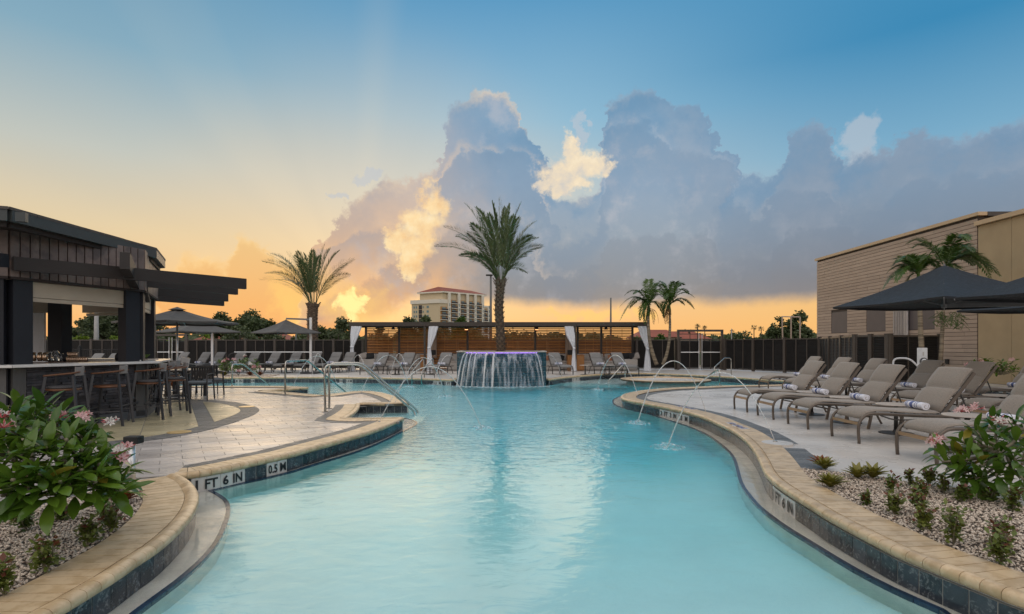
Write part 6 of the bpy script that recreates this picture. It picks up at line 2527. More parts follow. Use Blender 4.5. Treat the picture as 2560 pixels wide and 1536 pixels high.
ords = ['nearest', 'second', 'third', 'fourth', 'farthest']
ys_ = [6.35, 7.78, 9.12, 10.33, 11.48]
for i, y in enumerate(ys_):
    yc = y + 0.34
    nm = ['nearest taupe lounger of the front row, foot beside the flowering shrub', 'second taupe lounger from the camera in the front row', 'third taupe lounger from the camera in the front row', 'fourth taupe lounger from the camera in the front row', 'farthest taupe lounger of the front row, by the small pool arc'][i]
    lounger_set(4.80, yc, R(-90) + rnd.uniform(-.012, .012), nm, True, ['nearest front row lounger', 'second front row lounger', 'third front row lounger', 'fourth front row lounger', 'farthest front row lounger'][i])
for i, (x, y) in enumerate(((5.95, 7.32), (5.98, 8.72), (5.95, 9.95), (5.95, 11.12))):
    place(stb, 2, (x, y, 0.0), 0.3 * i, 'round pale side table ' + ['between the nearest and second front loungers', 'between the second and third front loungers', 'between the third and fourth front loungers', 'between the fourth and farthest front loungers'][i], 'side table', SGRP)
rowy = [17.3, 15.75, 14.35, 12.45, 11.15, 9.45]
nm2 = ['farthest lounger of the back row, near the fence', 'fifth lounger of the back row, before the fence', 'fourth lounger of the back row behind the front loungers', 'lounger of the back row in front of the white post', 'second lounger of the back row, mostly hidden', 'nearest lounger of the back row at the right frame edge']
for i, y in enumerate(rowy):
    lounger_set(7.75, y, R(-90) + rnd.uniform(-.015, .015), nm2[i], True, nm2[i].replace('lounger of the back row', 'back row lounger'))
for i, (x, y) in enumerate(((8.95, 16.5), (8.95, 15.0), (8.95, 13.35), (8.95, 11.8), (9.0, 10.3))):
    place(stb, 2, (x, y, 0), 0.2, 'round side table ' + ['beside the farthest back row lounger', 'beside the fifth back row lounger', 'behind the third front row lounger', 'behind the second front row lounger', 'by the nearest back row lounger'][i], 'side table', SGRP)
lounger_set(10.05, 12.35, R(-90), 'rearmost lounger under the overlapping parasols, in front of the stucco wall', True, 'rearmost lounger before the stucco wall')
place(stb, 2, (10.9, 11.75, 0), 0.2, 'round side table beside the rearmost lounger', 'side table', SGRP)

# far loungers with grey fabric
lf = make_lounger('fabric_far', 'dark_frame', detail=False)
ff2 = True
FG = 'grey sun loungers in front of the back fence'
for i, px in enumerate((461, 515, 551, 602, 638, 690, 742, 792, 841, 876)):
    o = lf if ff2 else copy_tree(lf)
    ff2 = False
    yb = 30.3
    hx = (px - 1280) * yb / F
    rz = math.atan2(-0.33, 0.94)
    o.location = (hx - 1.55 * 0.33, yb - 1.55 * 0.94, 0)
    o.rotation_euler = (0, 0, rz)
    tag(o, ['grey lounger beside the first parasol pole', 'grey lounger left of the second parasol mast', 'grey lounger right of the second parasol mast', 'grey lounger behind the pink flowering bush', 'grey lounger just right of the pink flowering bush', 'grey lounger left of the third parasol mast', 'grey lounger behind the first water jets', 'grey lounger under the third parasol mast', 'grey lounger left of the tied curtain', 'grey lounger half behind the first tied curtain'][i], 'sun lounger', FG)
    t = copy_tree(tw)
    t.location = (hx - 0.50 * 0.33, yb - 0.50 * 0.94, 0.455)
    t.rotation_euler = (0, 0, rz)
    tag(t, 'towel on the ' + o['label'], 'towel', TGRP)
FG2 = 'grey sun loungers in front of the cabanas'
for i, (px, s_) in enumerate(((956, -1), (1021, -1), (1114, -1), (1387, 1), (1490, 1), (1544, 1))):
    o = copy_tree(lf)
    yb = 28.2
    hx = (px - 1280) * yb / F
    k = 0.32 * s_
    rz = math.atan2(k, 0.94)
    o.location = (hx + 1.5 * k, yb - 1.5 * 0.94, 0)
    o.rotation_euler = (0, 0, rz)
    tag(o, ['grey lounger at the left cabana beside the pale sofa end', 'grey lounger in the middle of the left cabana front', 'grey lounger directly left of the fountain', 'grey lounger directly right of the fountain', 'grey lounger left of the two at the right cabana', 'grey lounger nearest the pale sofa arm at the right cabana'][i], 'sun lounger', FG2)
    t = copy_tree(tw)
    t.location = (hx + 0.46 * k, yb - 0.46 * 0.94, 0.455)
    t.rotation_euler = (0, 0, rz)
    tag(t, 'towel on the ' + o['label'], 'towel', TGRP)
for i, (px, y) in enumerate(((1463, 27.0), (1523, 26.9), (988, 27.2), (1075, 27.3), (1350, 27.2), (770, 29.0), (716, 29.0))):
    o = copy_tree(stb)
    o.location = ((px - 1280) * y / F, y, 0)
    tag(o, 'round side table ' + ['left of the right cabana loungers', 'between the right cabana loungers', 'between the left cabana loungers', 'beside the tied curtain left of the fountain', 'in the shade right of the fountain', 'by the third parasol mast', 'between loungers behind the water jets'][i], 'side table', SGRP)
# two loungers seen through the bar
for i, px in enumerate((236, 279)):
    o = copy_tree(lf)
    y = 24.5
    o.location = ((px - 1280) * y / F - 0.4, y - 1.4, 0)
    o.rotation_euler = (0, 0, -0.33)
    tag(o, ('grey lounger seen through the bar, left one', 'grey lounger seen through the bar beside its right post')[i], 'sun lounger', FG)
root = tag(empty('picket_railing', (W(182, 867, 28).x - 1.0, 28, 0)), 'black picket railing seen through the bar opening', 'railing')
for k in range(46):
    MB().box((k * 0.11, 0, 0.62), (0.02, 0.02, 1.1)).build('picket', MATS['rubber'], root)
MB().box((2.5, 0, 1.2), (5.2, 0.05, 0.04)).box((2.5, 0, 0.1), (5.2, 0.04, 0.04)).build('rail', MATS['rubber'], root)
for x in (1.35, 3.75): MB().box((x, 0, 0.66), (0.13, 0.13, 1.32)).sphere((x, 0, 1.36), 0.07).build('post', MATS['rubber'], root)
# long steel rail and dark hose loop behind the left loungers
root = tag(empty('shuffle_rail', (W(586, 867, 31.4).x, 31.4, 0)), 'long thin steel rail above the left row of loungers', 'rail')
L_ = W(805, 867, 31.4).x - W(586, 867, 31.4).x
MB().tube([(0, 0, 1.04), (L_, 0, 1.04)], 0.03, 6).build('bar', MATS['alu'], root)
for k in range(4): MB().tube([(0.3 + k * (L_ - .6) / 3, 0, 0), (0.3 + k * (L_ - .6) / 3, 0, 1.02)], 0.03, 6).build('post', MATS['dark_frame'], root)
MB().tube(catmull([Vector((0, 0, 1.0)), Vector((-0.25, 0, 0.92)), Vector((-0.38, 0, 0.6)), Vector((-0.40, 0, 0.0))], 5), 0.025, 6).build('end_loop', MATS['dark_frame'], root)


# ================================================================ handrails
def rail(pts, r, label, base=True, legs=(), mt='steel', group='steel pool handrails'):
    P_ = [Vector(p) for p in pts]
    root = tag(empty('handrail', (P_[0].x, P_[0].y, 0)), label, 'handrail', group)
    o = root.location
    # round the corners
    q = [P_[0]]
    for i in range(1, len(P_) - 1):
        a, b, c = P_[i - 1], P_[i], P_[i + 1]
        f = min(0.14, 0.45 * min((b - a).length, (c - b).length))
        p1, p2 = b + (a - b).normalized() * f, b + (c - b).normalized() * f
        for t in (0, 0.25, 0.5, 0.75, 1):
            q.append(p1.lerp(b, t).lerp(b.lerp(p2, t), t))
    q.append(P_[-1])
    MB().tube([p - o for p in q], r, 10).build('tube', MATS[mt], root, smooth=True)
    if base: MB().lathe([(r * 2.6, 0.0), (r * 2.6, 0.012), (r * 1.3, 0.02)], (0, 0, 0.005), 16).build('flange', MATS[mt], root, autos=True)
    for l in legs: MB().tube([Vector(l[0]) - o, Vector(l[1]) - o], r * 0.8, 8).build('cross_bar', MATS[mt], root, smooth=True)
    return root


rail([G(812.9, 1030.4), W(811.5, 912, 11.6), W(899, 912, 12.0), W(1036, 1030, 12.84), W(1040, 1048, 12.8)], 0.024, 'nearest handrail arching from the terrace into the water')
rail([G(823, 1021.5), W(823, 908, 12.25), W(905, 908, 12.6), W(1043, 1026, 13.3), W(1047, 1044, 13.3)], 0.024, 'handrail just behind the nearest one, parallel to it')
rail([G(713, 987), W(713, 903.5, 15.75), W(768, 901, 17.0), W(868, 984, 18.9), W(868, 992, 18.9)], 0.024, 'handrail in the middle cove with a greenish sheen')
rail([G(580, 966), W(580, 911, 19.1), W(609, 911, 19.8), W(674, 964, 21.2), W(674, 968, 21.2)], 0.024, 'farthest left handrail in front of the flowering bush')
rail([W(1029.8, 962, 22.9), W(1029.8, 930, 22.9), W(1059, 896, 24.0), W(1061, 944, 24.4)], 0.022, 'left half of the pool ladder left of the fountain', base=False, legs=((W(1030, 936, 22.95), W(1061, 934, 24.4)),))
rail([W(1054, 962, 22.7), W(1054, 930, 22.7), W(1083, 895, 23.9), W(1086.5, 944, 24.3)], 0.022, 'right half of the pool ladder left of the fountain', base=False, legs=((W(1054, 936, 22.75), W(1086, 934, 24.3)),))
rail([W(1563, 951, 25.6), W(1563, 914, 25.6), W(1555, 914, 25.5), W(1519.5, 955, 24.9)], 0.024, 'handrail rising from the steps left of the round island', base=False)
rail([G(1799, 964), W(1799, 926, 19.5), W(1790, 926, 19.7), W(1764, 946, 21.0)], 0.024, 'short handrail in front of the round island channel', base=True)
rail([G(1828, 937.5), W(1828, 896, 26.8), W(1812, 895, 26.4), W(1785, 920, 25.4), W(1786, 935, 25.3)], 0.024, 'tall angled handrail on the far edge beside the fence')
rail([W(2233, 958, 15.8), W(2233, 896, 15.8), W(2274, 896, 15.6), W(2336, 957, 15.3)], 0.024, 'white handrail of the small spa behind the loungers', base=False, mt='white_post')
# white call post with dial
root = tag(empty('lift_post', W(2305.5, 867, 18.0).xy.to_3d()), 'square white post with a round dial behind the loungers', 'post')
MB().box((0, 0, 0.66), (0.20, 0.20, 1.30)).build('post', MATS['white_post'], root, bevel=0.008)
MB().lathe([(0.12, -0.02), (0.12, 0.02), (0.10, 0.024)], (0, 0, 0), 20).build('dial', MATS['stool_metal'], root)
bpy.data.objects['dial'].location = (-0.07, -0.16, 0.88)
bpy.data.objects['dial'].rotation_euler = (R(90), 0, 0)
MB().lathe([(0.001, 0.0), (0.085, 0.0), (0.085, 0.004), (0.001, 0.005)], (0, 0, 0.026), 20).build('dial_face', MATS['white_panel'], bpy.data.objects['dial'])
MB().box((-0.04, -0.103, 1.12), (0.045, 0.008, 0.12)).build('label_plate', MATS['conduit'], root)
# bollard light behind the left shrub
c = W(334, 1150, 5.35)
root = tag(empty('bollard_light', (c.x - 0.02, 5.35, 0)), 'black topped steel bollard light half hidden by the left shrub', 'lamp post')
MB().tube([(0, 0, 0), (0, 0, 0.42)], 0.035, 12).build('post', MATS['alu'], root, smooth=True)
MB().box((0.02, 0, 0.46), (0.14, 0.10, 0.07)).build('lamp_head', MATS['rubber'], root, bevel=0.006)


# =================================================================== jets
def jet(p0, apex, p1, r, label, splash=True):
    """parabola through a nozzle, apex height and landing point"""
    p0, p1 = Vector(p0), Vector(p1)
    za = apex
    n = 44
    h0, h1 = za - p0.z, za - p1.z
    t_ap = math.sqrt(h0) / (math.sqrt(h0) + math.sqrt(h1))
    pts, rad = [], []
    for i in range(n + 1):
        t = i / n
        p = p0.lerp(p1, t)
        k = (t - t_ap)
        p.z = za - (h0 * (k / t_ap) ** 2 if k < 0 else h1 * (k / (1 - t_ap)) ** 2)
        pts.append(p)
        rad.append(r * (0.85 + 0.85 * t) * rnd.uniform(0.82, 1.2))
    root = tag(empty('water_jet', p0), label, 'jet', 'arching water jets over the pool')
    MB().tube([p - p0 for p in pts], r, 6, radii=[q * 0.8 for q in rad]).build('stream', MATS['jet_water'], root, smooth=True)
    MB().lathe([(0.03, 0), (0.03, 0.012), (0.008, 0.02)], (0, 0, 0), 10).build('nozzle', MATS['steel'], root)
    if splash:
        foam_patch((p1.x, p1.y), 0.26, 0.30, 'splash of the ' + label, name='splash')
    return root


Z = WATER
jet(G(948, 1056), 0.98, G(1204, 1072, Z), 0.0085, 'wide jet in front of the fountain from the near peninsula tip')
jet(G(986.7, 1010), 1.05, G(1114, 992, Z), 0.009, 'jet crossing behind the nearest handrails')
jet(G(903, 984), 1.06, G(1023, 966.5, Z), 0.009, 'jet starting left of the nearest handrails')
jet(G(732, 968), 1.0, G(842, 960, Z), 0.010, 'jet over the middle handrail')
jet(G(811, 943), 1.05, G(778, 955, Z), 0.010, 'small far jet behind the middle handrail')
jet(G(872, 943), 0.98, G(921, 957, Z), 0.010, 'small far jet beside the first tied curtain')
jet(G(1020, 946), 1.05, G(974, 957, Z), 0.010, 'far jet between the left cabana loungers')
jet(G(1158, 948), 1.0, G(1082, 962.5, Z), 0.010, 'jet close to the left side of the fountain')
jet(G(1340, 948), 1.0, G(1408, 956, Z), 0.010, 'jet close to the right side of the fountain')
jet(G(1595, 991), 1.08, G(1493, 974, Z), 0.010, 'jet starting at the tip of the right deck')
jet(G(1766, 1034), 1.06, G(1594, 1058, Z), 0.009, 'jet crossing from the right deck above the island')
jet(G(1938, 1110) + Vector((0, 0, 0.03)), 0.97, G(1669, 1118, Z), 0.0075, 'nearest jet rising from the round plate on the right deck')
# underwater lamp
tag(MB().lathe([(0.001, 0.0), (0.09, 0.0), (0.10, -0.02)], (0, 0, 0), 16).build('pool_light', MATS['lamp_on'], None, loc=G(1612, 965, Z - 0.05)), 'small bright pool light near the round island', 'pool light')

# ================================================================ vegetation
def leaf_quads(m_, c, d, n_, L_, w):
    """small diamond leaf from c along d"""
    d = d.normalized()
    s_ = d.cross(n_)
    s_ = s_.normalized() if s_.length > 1e-4 else d.orthogonal().normalized()
    a = c
    b = c + d * (L_ * 0.5) + s_ * (w / 2)
    t = c + d * L_
    e = c + d * (L_ * 0.5) - s_ * (w / 2)
    n = len(m_.v)
    m_.v += [tuple(a), tuple(b), tuple(t), tuple(e)]
    m_.f.append((n, n + 1, n + 2, n + 3))


def frond_mesh(base, ctrl, tip, n=44, ll=0.34, lw=0.03, rw=0.022, droop=0.25, vee=0.5, rr=None, start=0.16, taper=True, ring=False):
    rr = rr or rnd
    m_ = MB()
    base, ctrl, tip = Vector(base), Vector(ctrl), Vector(tip)
    pts = [base.lerp(ctrl, t).lerp(ctrl.lerp(tip, t), t) for t in [i / 12 for i in range(13)]]
    m_.tube(pts, rw, 4, radii=[rw * (1.0 - 0.85 * i / 12) for i in range(13)])
    side0 = (tip - base).cross(Vector((0, 0, 1)))
    if side0.length < 0.2: side0 = Vector((rr.uniform(-1, 1), rr.uniform(-1, 1), 0))
    side0.normalize()
    tw = rr.uniform(-1.5, 1.5)
    for i in range(n):
        t = start + (1 - start) * (i + rr.uniform(0, 0.6)) / n
        t = min(t, 0.995)
        p = base.lerp(ctrl, t).lerp(ctrl.lerp(tip, t), t)
        tan = ((ctrl - base) * (1 - t) + (tip - ctrl) * t).normalized()
        up = side0.cross(tan).normalized()
        if up.z < 0: up = -up
        if taper: k = math.sin(PI * min(1, (t - start) / (1 - start) * 0.86 + 0.14)) ** 0.6
        else: k = 1
        k = max(k, 0.28)
        for s_ in (-1, 1):
            if ring:
                ph = tw + s_ * 1.12 + rr.uniform(-.28, .28)
                d = tan * (0.80 + 0.5 * t) + side0 * math.sin(ph) * 0.95 + up * math.cos(ph) * 0.95
            else:
                d = tan * (0.45 + 0.6 * t) + side0 * s_ * rr.uniform(0.8, 1.1) + up * (vee * rr.uniform(0.3, 1.0)) + Vector((0, 0, -droop * rr.uniform(0.4, 1.2)))
            leaf_quads(m_, p, d, up, ll * k * rr.uniform(0.8, 1.1), lw)
    return m_


def palm_date(loc, trunk_pts, trunk_r, crown, tips, label, scale_px, extra=14, Lf=3.2, seed=1, boots_from=0.0, head=True, fr_mat='palm_green', ll=0.46):
    rr = random.Random(seed)
    root = tag(empty('date_palm', loc), label, 'palm tree')
    o = Vector(loc)
    tp = catmull([Vector(p) - o for p in trunk_pts], 8)
    k = len(tp)
    rad = [trunk_r * (1.12 - 0.14 * i / k + (0.28 * sstep(0.80, 0.93, i / k))) for i in range(k)]
    MB().tube(tp, trunk_r, 14, radii=rad).build('trunk', MATS['trunk'], root, smooth=True)
    bt = MB()
    Ltot = sum((b - a).length for a, b in zip(tp, tp[1:]))
    nb = int(Ltot / 0.10)
    for i in range(nb):
        t = i / nb
        f = t * (k - 1)
        j = min(int(f), k - 2)
        c = tp[j].lerp(tp[j + 1], f - j)
        r = rad[j]
        big = 1.0 + 0.9 * sstep(0.82, 0.95, t)
        na = 7
        for q in range(na):
            a = 2 * PI * (q + 0.5 * (i % 2)) / na + rr.uniform(-.1, .1)
            d = Vector((math.cos(a), math.sin(a), 0))
            s_ = Vector((-math.sin(a), math.cos(a), 0))
            h = 0.085 * big * rr.uniform(0.8, 1.2)
            w = r * 0.36
            p = c + d * (r * 0.96)
            tipp = p + d * (0.065 * big * rr.uniform(0.7, 1.4)) + Vector((0, 0, h))
            n = len(bt.v)
            bt.v += [tuple(p - s_ * w - Vector((0, 0, .02))), tuple(p + s_ * w - Vector((0, 0, .02))), tuple(tipp + s_ * w * .55), tuple(tipp - s_ * w * .55), tuple(p + Vector((0, 0, h * .9)))]
            bt.f += [(n, n + 1, n + 2, n + 3), (n + 3, n + 2, n + 4)]
    b_ = bt.build('trunk_boots', MATS['palm_boot'], root)
    b_['kind'] = 'stuff'
    cr = Vector(crown) - o
    R_ = trunk_r * 1.2
    fr = []
    for (tx, ty, dy) in tips:
        tp_ = W(tx, ty, crown[1] + dy) - o
        fr.append(tp_)
    for i in range(extra):
        a = rr.uniform(0, 2 * PI)
        e = rr.uniform(0.15, 1.25)
        L_ = Lf * rr.uniform(0.85, 1.05)
        ex = abs(math.cos(a))
        if ex > 0.75: a += 0.7
        fr.append(cr + Vector((math.cos(a) * math.cos(e) * L_ * 0.8, math.sin(a) * math.cos(e) * L_, math.sin(e) * L_)))
    for i, tp_ in enumerate(fr):
        d = tp_ - cr
        hd = Vector((d.x, d.y, 0))
        ctrl = cr + Vector((d.x * 0.36, d.y * 0.36, 0)) + Vector((0, 0, d.z * 0.5 + 0.20 * hd.length + 0.10 * d.length))
        a = math.atan2(d.y, d.x)
        bs_ = cr + Vector((math.cos(a) * R_ * 0.5, math.sin(a) * R_ * 0.5, -0.10))
        frond_mesh(bs_, ctrl, tp_, n=72, ll=ll, lw=0.040, rw=0.022, rr=rr, start=0.16, ring=True).build('frond', MATS[fr_mat], root)
    return root


# palm standing in the fountain
D_ = 23.2
T1 = [(1253, 880), (1252, 850), (1249.5, 806), (1247.5, 775), (1248.5, 745), (1250.5, 722), (1251, 700)]
tips1 = [(1087, 616, 0.3), (1109, 568, -0.5), (1148, 640, -1.0), (1160, 507, 0.4), (1190, 520, 0.8), (1222, 535, -0.9), (1248, 494, 0.2), (1262, 520, 0.9), (1302, 508, -0.2), (1285, 540, -0.8), (1341, 553, 0.5), (1330, 590, -0.6), (1356, 616, -0.2), (1346, 596, 0.7), (1176, 560, -1.2), (1318, 640, 0.9), (1230, 505, 0.6), (1140, 590, 1.0), (1275, 512, -0.4), (1205, 545, 1.2)]
palm_date((W(1253, 867, D_).x, D_, 1.1), [W(x, y, D_) for x, y in T1], 0.165, W(1251, 700, D_), tips1, 'tall date palm growing out of the tiled fountain', 0, extra=4, Lf=2.9, seed=11)
D_ = 36.5
T2 = [(781.5, 867), (781.5, 846), (781, 815), (781, 790), (782, 775), (782.5, 760)]
tips2 = [(655, 653, 0.6), (668, 636, -0.8), (650, 699, -0.4), (663, 684, 0.5), (676, 634, 0.9), (716, 630, -0.6), (735, 640, 0.8), (759, 634, 0.2), (782, 626, -0.9), (812, 611, 0.4), (826, 622, 1.0), (849, 627, -0.3), (885, 648, 0.2), (875, 688, -0.6), (868, 660, 0.9), (700, 655, -1.4), (800, 640, -1.2), (690, 700, 0.9)]
palm_date((W(781.5, 867, D_).x, D_, 0), [W(x, y, D_) for x, y in T2], 0.30, W(783, 757, D_), tips2, 'date palm behind the left fence against the sunrise glow', 0, extra=4, Lf=3.5, seed=5, ll=0.60)


def palm_slim(loc, trunk_pts, r, crown, tips, label, seed, extra=4, Lf=1.9, mt='palm_bright', dry=2, ll=0.42, name='slim_palm'):
    rr = random.Random(seed)
    root = tag(empty(name, loc), label, 'palm tree')
    o = Vector(loc)
    tp = catmull([Vector(p) - o for p in trunk_pts], 10)
    k = len(tp)
    rad = [r * (1.25 - 0.5 * i / k) * (1.0 + 0.05 * (i % 2)) for i in range(k)]
    MB().tube(tp, r, 10, radii=rad).build('trunk', MATS['trunk_smooth'], root, smooth=True)
    cr = Vector(crown) - o
    MB().tube([tp[-1], tp[-1].lerp(cr, 0.6), cr + Vector((0, 0, 0.1))], r, 8, radii=[r * .95, r * 1.05, r * .4]).build('crownshaft', MATS['palm_bright'], root, smooth=True)
    fr = [W(tx, ty, crown[1] + dy) - o for tx, ty, dy in tips]
    for i in range(extra):
        a = rr.uniform(0, 2 * PI)
        e = rr.uniform(-0.1, 0.9)
        fr.append(cr + Vector((math.cos(a) * .7, math.sin(a), math.sin(e) * 0.9)) * Lf * rr.uniform(.7, .9))
    for tp_ in fr:
        d = tp_ - cr
        hl_ = math.hypot(d.x, d.y)
        ctrl = cr + Vector((d.x * 0.45, d.y * 0.45, max(d.z, 0) * 0.75 + 0.62 * hl_ + 0.10))
        frond_mesh(cr, ctrl, tp_, n=46, ll=ll, lw=0.045, rw=0.016, droop=0.42, vee=0.25, rr=rr, start=0.12).build('frond', MATS[mt], root)
    for i in range(dry):
        a = rr.uniform(0, 2 * PI)
        tp_ = cr + Vector((math.cos(a) * 0.5, math.sin(a) * 0.4, -0.95))
        frond_mesh(cr - Vector((0, 0, .15)), cr + Vector((math.cos(a) * 0.5, math.sin(a) * 0.4, -0.1)), tp_, n=26, ll=0.26, lw=0.02, rw=0.01, droop=0.7, vee=0, rr=rr).build('frond', MATS['palm_dry'], root)
    return root


D_ = 29.5
palm_slim((W(1641, 867, D_).x, D_, 0), [W(x, y, D_) for x, y in ((1642, 912), (1632, 885), (1624, 850), (1621, 815), (1621, 790))], 0.085, W(1622, 765, D_),
          [(1549, 768, 0.3), (1551, 800, -0.3), (1562, 738, 0.4), (1585, 735, -0.5), (1622, 700, 0.2), (1640, 712, 0.6), (1655, 742, -0.4), (1600, 800, -0.6), (1660, 790, 0.4), (1575, 770, 0.8), (1612, 810, 0.5)], 'left one of the two slim palms beside the cabana', 21, Lf=1.7, ll=0.40)
palm_slim((W(1657, 867, D_).x, D_ - .3, 0), [W(x, y, D_ - .3) for x, y in ((1657, 912), (1667, 885), (1673, 850), (1675, 815), (1674.5, 788))], 0.07, W(1674, 766, D_ - .3),
          [(1735, 772, 0.2), (1737, 745, -0.3), (1710, 712, 0.3), (1690, 706, -0.5), (1650, 705, 0.3), (1640, 716, -0.4), (1660, 795, 0.4), (1655, 770, -.5), (1722, 735, 0.6), (1700, 715, 0.8)], 'right one of the two slim palms beside the cabana', 22, Lf=1.5, ll=0.38)
D_ = 19.4
palm_slim((W(2314, 867, D_).x, D_, 0), [W(x, y, D_) for x, y in ((2318, 935), (2306, 890), (2302, 840), (2300, 780), (2297, 720))], 0.075, W(2296, 690, D_),
          [(2230, 665, 0.3), (2242, 655, -.3), (2208, 722, 0.2), (2240, 705, -0.4), (2270, 660, 0.5), (2330, 655, -.3), (2345, 668, 0.3), (2285, 650, 0.6), (2255, 740, 0.3)], 'slim palm with a dry hanging frond behind the white post', 23, Lf=1.6, dry=4)
palm_slim((W(2350, 867, D_).x, D_ + .3, 0), [W(x, y, D_ + .3) for x, y in ((2347, 935), (2352, 890), (2355, 840), (2358, 780), (2361, 710))], 0.06, W(2362, 672, D_ + .3),
          [(2281, 620, 0.2), (2480, 680, 0.2), (2500, 690, -0.3), (2455, 655, -.5), (2440, 640, .3), (2420, 650, 0.5), (2478, 700, .4), (2400, 700, -.6), (2335, 700, .3)], 'taller slim palm with arching fronds before the taupe wall', 24, Lf=1.7, dry=1, extra=8)
bt = MB()
rr = random.Random(3)
for i in range(90):
    c = W(2372 + rr.uniform(-34, 40), 782 + rr.uniform(-6, 26), 19.6 + rr.uniform(-.4, .4))
    bt.tube(catmull([c, c + Vector((rr.uniform(-.15, .15), 0, -0.1)), c + Vector((rr.uniform(-.3, .3), rr.uniform(-.1, .1), -0.26))], 3), 0.007, 4)
tag(bt.build('seed_strands', MATS['palm_bright'], bpy.data.objects['slim_palm.003']), None)
bpy.data.objects['seed_strands'].matrix_parent_inverse = bpy.data.objects['slim_palm.003'].matrix_world.inverted() if False else Matrix.Translation(-bpy.data.objects['slim_palm.003'].location)


# --------------------------------------------------------------- frangipani
def obovate(L_, w, fold=0.25, curl=0.18, seg=6):
    """one broad frangipani leaf along +y, tip drooping"""
    vs, fs = [], []
    prof = [0.10, 0.42, 0.72, 0.95, 1.0, 0.72, 0.05]
    for i in range(seg + 1):
        t = i / seg
        y = L_ * t
        hw = w / 2 * prof[i]
        z = -curl * L_ * t * t + 0.10 * L_ * t
        vs += [(-hw, y, z + hw * fold), (0, y, z), (hw, y, z + hw * fold)]
    for i in range(seg):
        a = i * 3
        fs += [(a, a + 1, a + 4, a + 3), (a + 1, a + 2, a + 5, a + 4)]
    return MB().add(vs, fs)


LEAFM = [obovate(1.0, 0.29 + 0.04 * (i % 3), 0.2 + 0.1 * (i % 2), 0.10 + 0.12 * (i % 3)).mesh('leaf', MATS['frangi'], True) for i in range(6)]
for me in LEAFM: me.materials.clear(); me.materials.append(MATS['frangi'])


def basis(d):
    d = d.normalized()
    up = Vector((0, 0, 1))
    x = d.cross(up)
    if x.length < 1e-3: x = Vector((1, 0, 0))
    x.normalize()
    z = x.cross(d).normalized()
    return Matrix((x, d, z)).transposed()


def flower_cluster(parent, c, s_, rr, n=9):
    petals = MB()
    buds = MB()
    for i in range(n):
        d = Vector((rr.uniform(-1, 1), rr.uniform(-1, 1), rr.uniform(0.0, 1))).normalized()
        p = c + d * s_ * rr.uniform(0.5, 1.1)
        buds.tube([c, p], 0.003, 4)
        if rr.random() < 0.75:
            b = basis(d)
            for k in range(5):
                a = 2 * PI * k / 5 + rr.uniform(-.1, .1)
                q = b @ Vector((math.cos(a), 0.45, math.sin(a)))
                leaf_quads(petals, p, q, d, s_ * 0.62, s_ * 0.30)
        else:
            buds.tube([p, p + d * s_ * 0.45], 0.006, 5, radii=[0.006, 0.002])
    petals.build('blossom', MATS['petal_pink' if rr.random() < 0.7 else 'petal_white'], parent)
    buds.build('bud_stalks', MATS['bud'], parent)


def frangipani(loc, tips, label, leaf_len, seed, base_pts, nleaf=(9, 12), limit=240, flowers=(), sc=1.0, name='flowering_shrub', fl_s=0.055):
    """tips: world positions of the rosettes"""
    rr = random.Random(seed)
    root = tag(empty(name, loc), label, 'shrub')
    o = Vector(loc)
    st = MB()
    leaves = []
    nodes = [Vector(b) - o for b in base_pts]
    for t in tips:
        t = Vector(t) - o
        b = min(nodes, key=lambda q: (q - t).length)
        mid = b.lerp(t, 0.5) + Vector((rr.uniform(-.04, .04), rr.uniform(-.04, .04), -0.03)) * sc
        pts = catmull([b, mid, t], 4)
        st.tube(pts, 0.012 * sc, 6, radii=[0.016 * sc - 0.006 * sc * i / len(pts) for i in range(len(pts))])
        axis = ((t - b).normalized() + Vector((0, 0, 0.7))).normalized()
        B3 = basis(axis)
        n = rr.randint(*nleaf)
        for i in range(n):
            a = 2.4 * i + rr.uniform(-.25, .25)
            lean = rr.uniform(-0.05, 0.70) + 0.75 * (i / n)
            d = B3 @ Vector((math.cos(a), lean, math.sin(a)))
            leaves.append((t - axis * 0.02 * (n - i) * sc * 0.6, d, leaf_len * rr.uniform(0.72, 1.1) * (0.62 if i > n - 3 else 1), rr.randint(0, 5)))
    st.build('branches', MATS['stem'], root, smooth=True)
    leaves.sort(key=lambda q: (q[0] + o - Vector((0, 0, CAM_H))).length)
    for p, d, L_, k in leaves[:limit]:
        m3 = basis(d)
        lf_ = bpy.data.objects.new('leaf', LEAFM[k])
        lf_.matrix_local = Matrix.Translation(p) @ (m3 @ Matrix.Rotation(rr.uniform(-.4, .4), 3, 'Y')).to_4x4() @ Matrix.Diagonal((L_, L_, L_, 1))
        link(lf_, root)
    if leaves[limit:]:
        q = MB()
        for p, d, L_, k in leaves[limit:]:
            m3 = basis(d) @ Matrix.Rotation(rr.uniform(-.4, .4), 3, 'Y')
            me = LEAFM[k]
            q.add([m3 @ (v.co * L_) + p for v in me.vertices], [tuple(f.vertices) for f in me.polygons])
        b_ = q.build('leaf_mass', MATS['frangi'], root, smooth=True)
        b_['kind'] = 'stuff'
    for f in flowers:
        flower_cluster(root, Vector(f) - o, fl_s * sc, rr, 12)
    return root


rr = random.Random(9)
tp = []
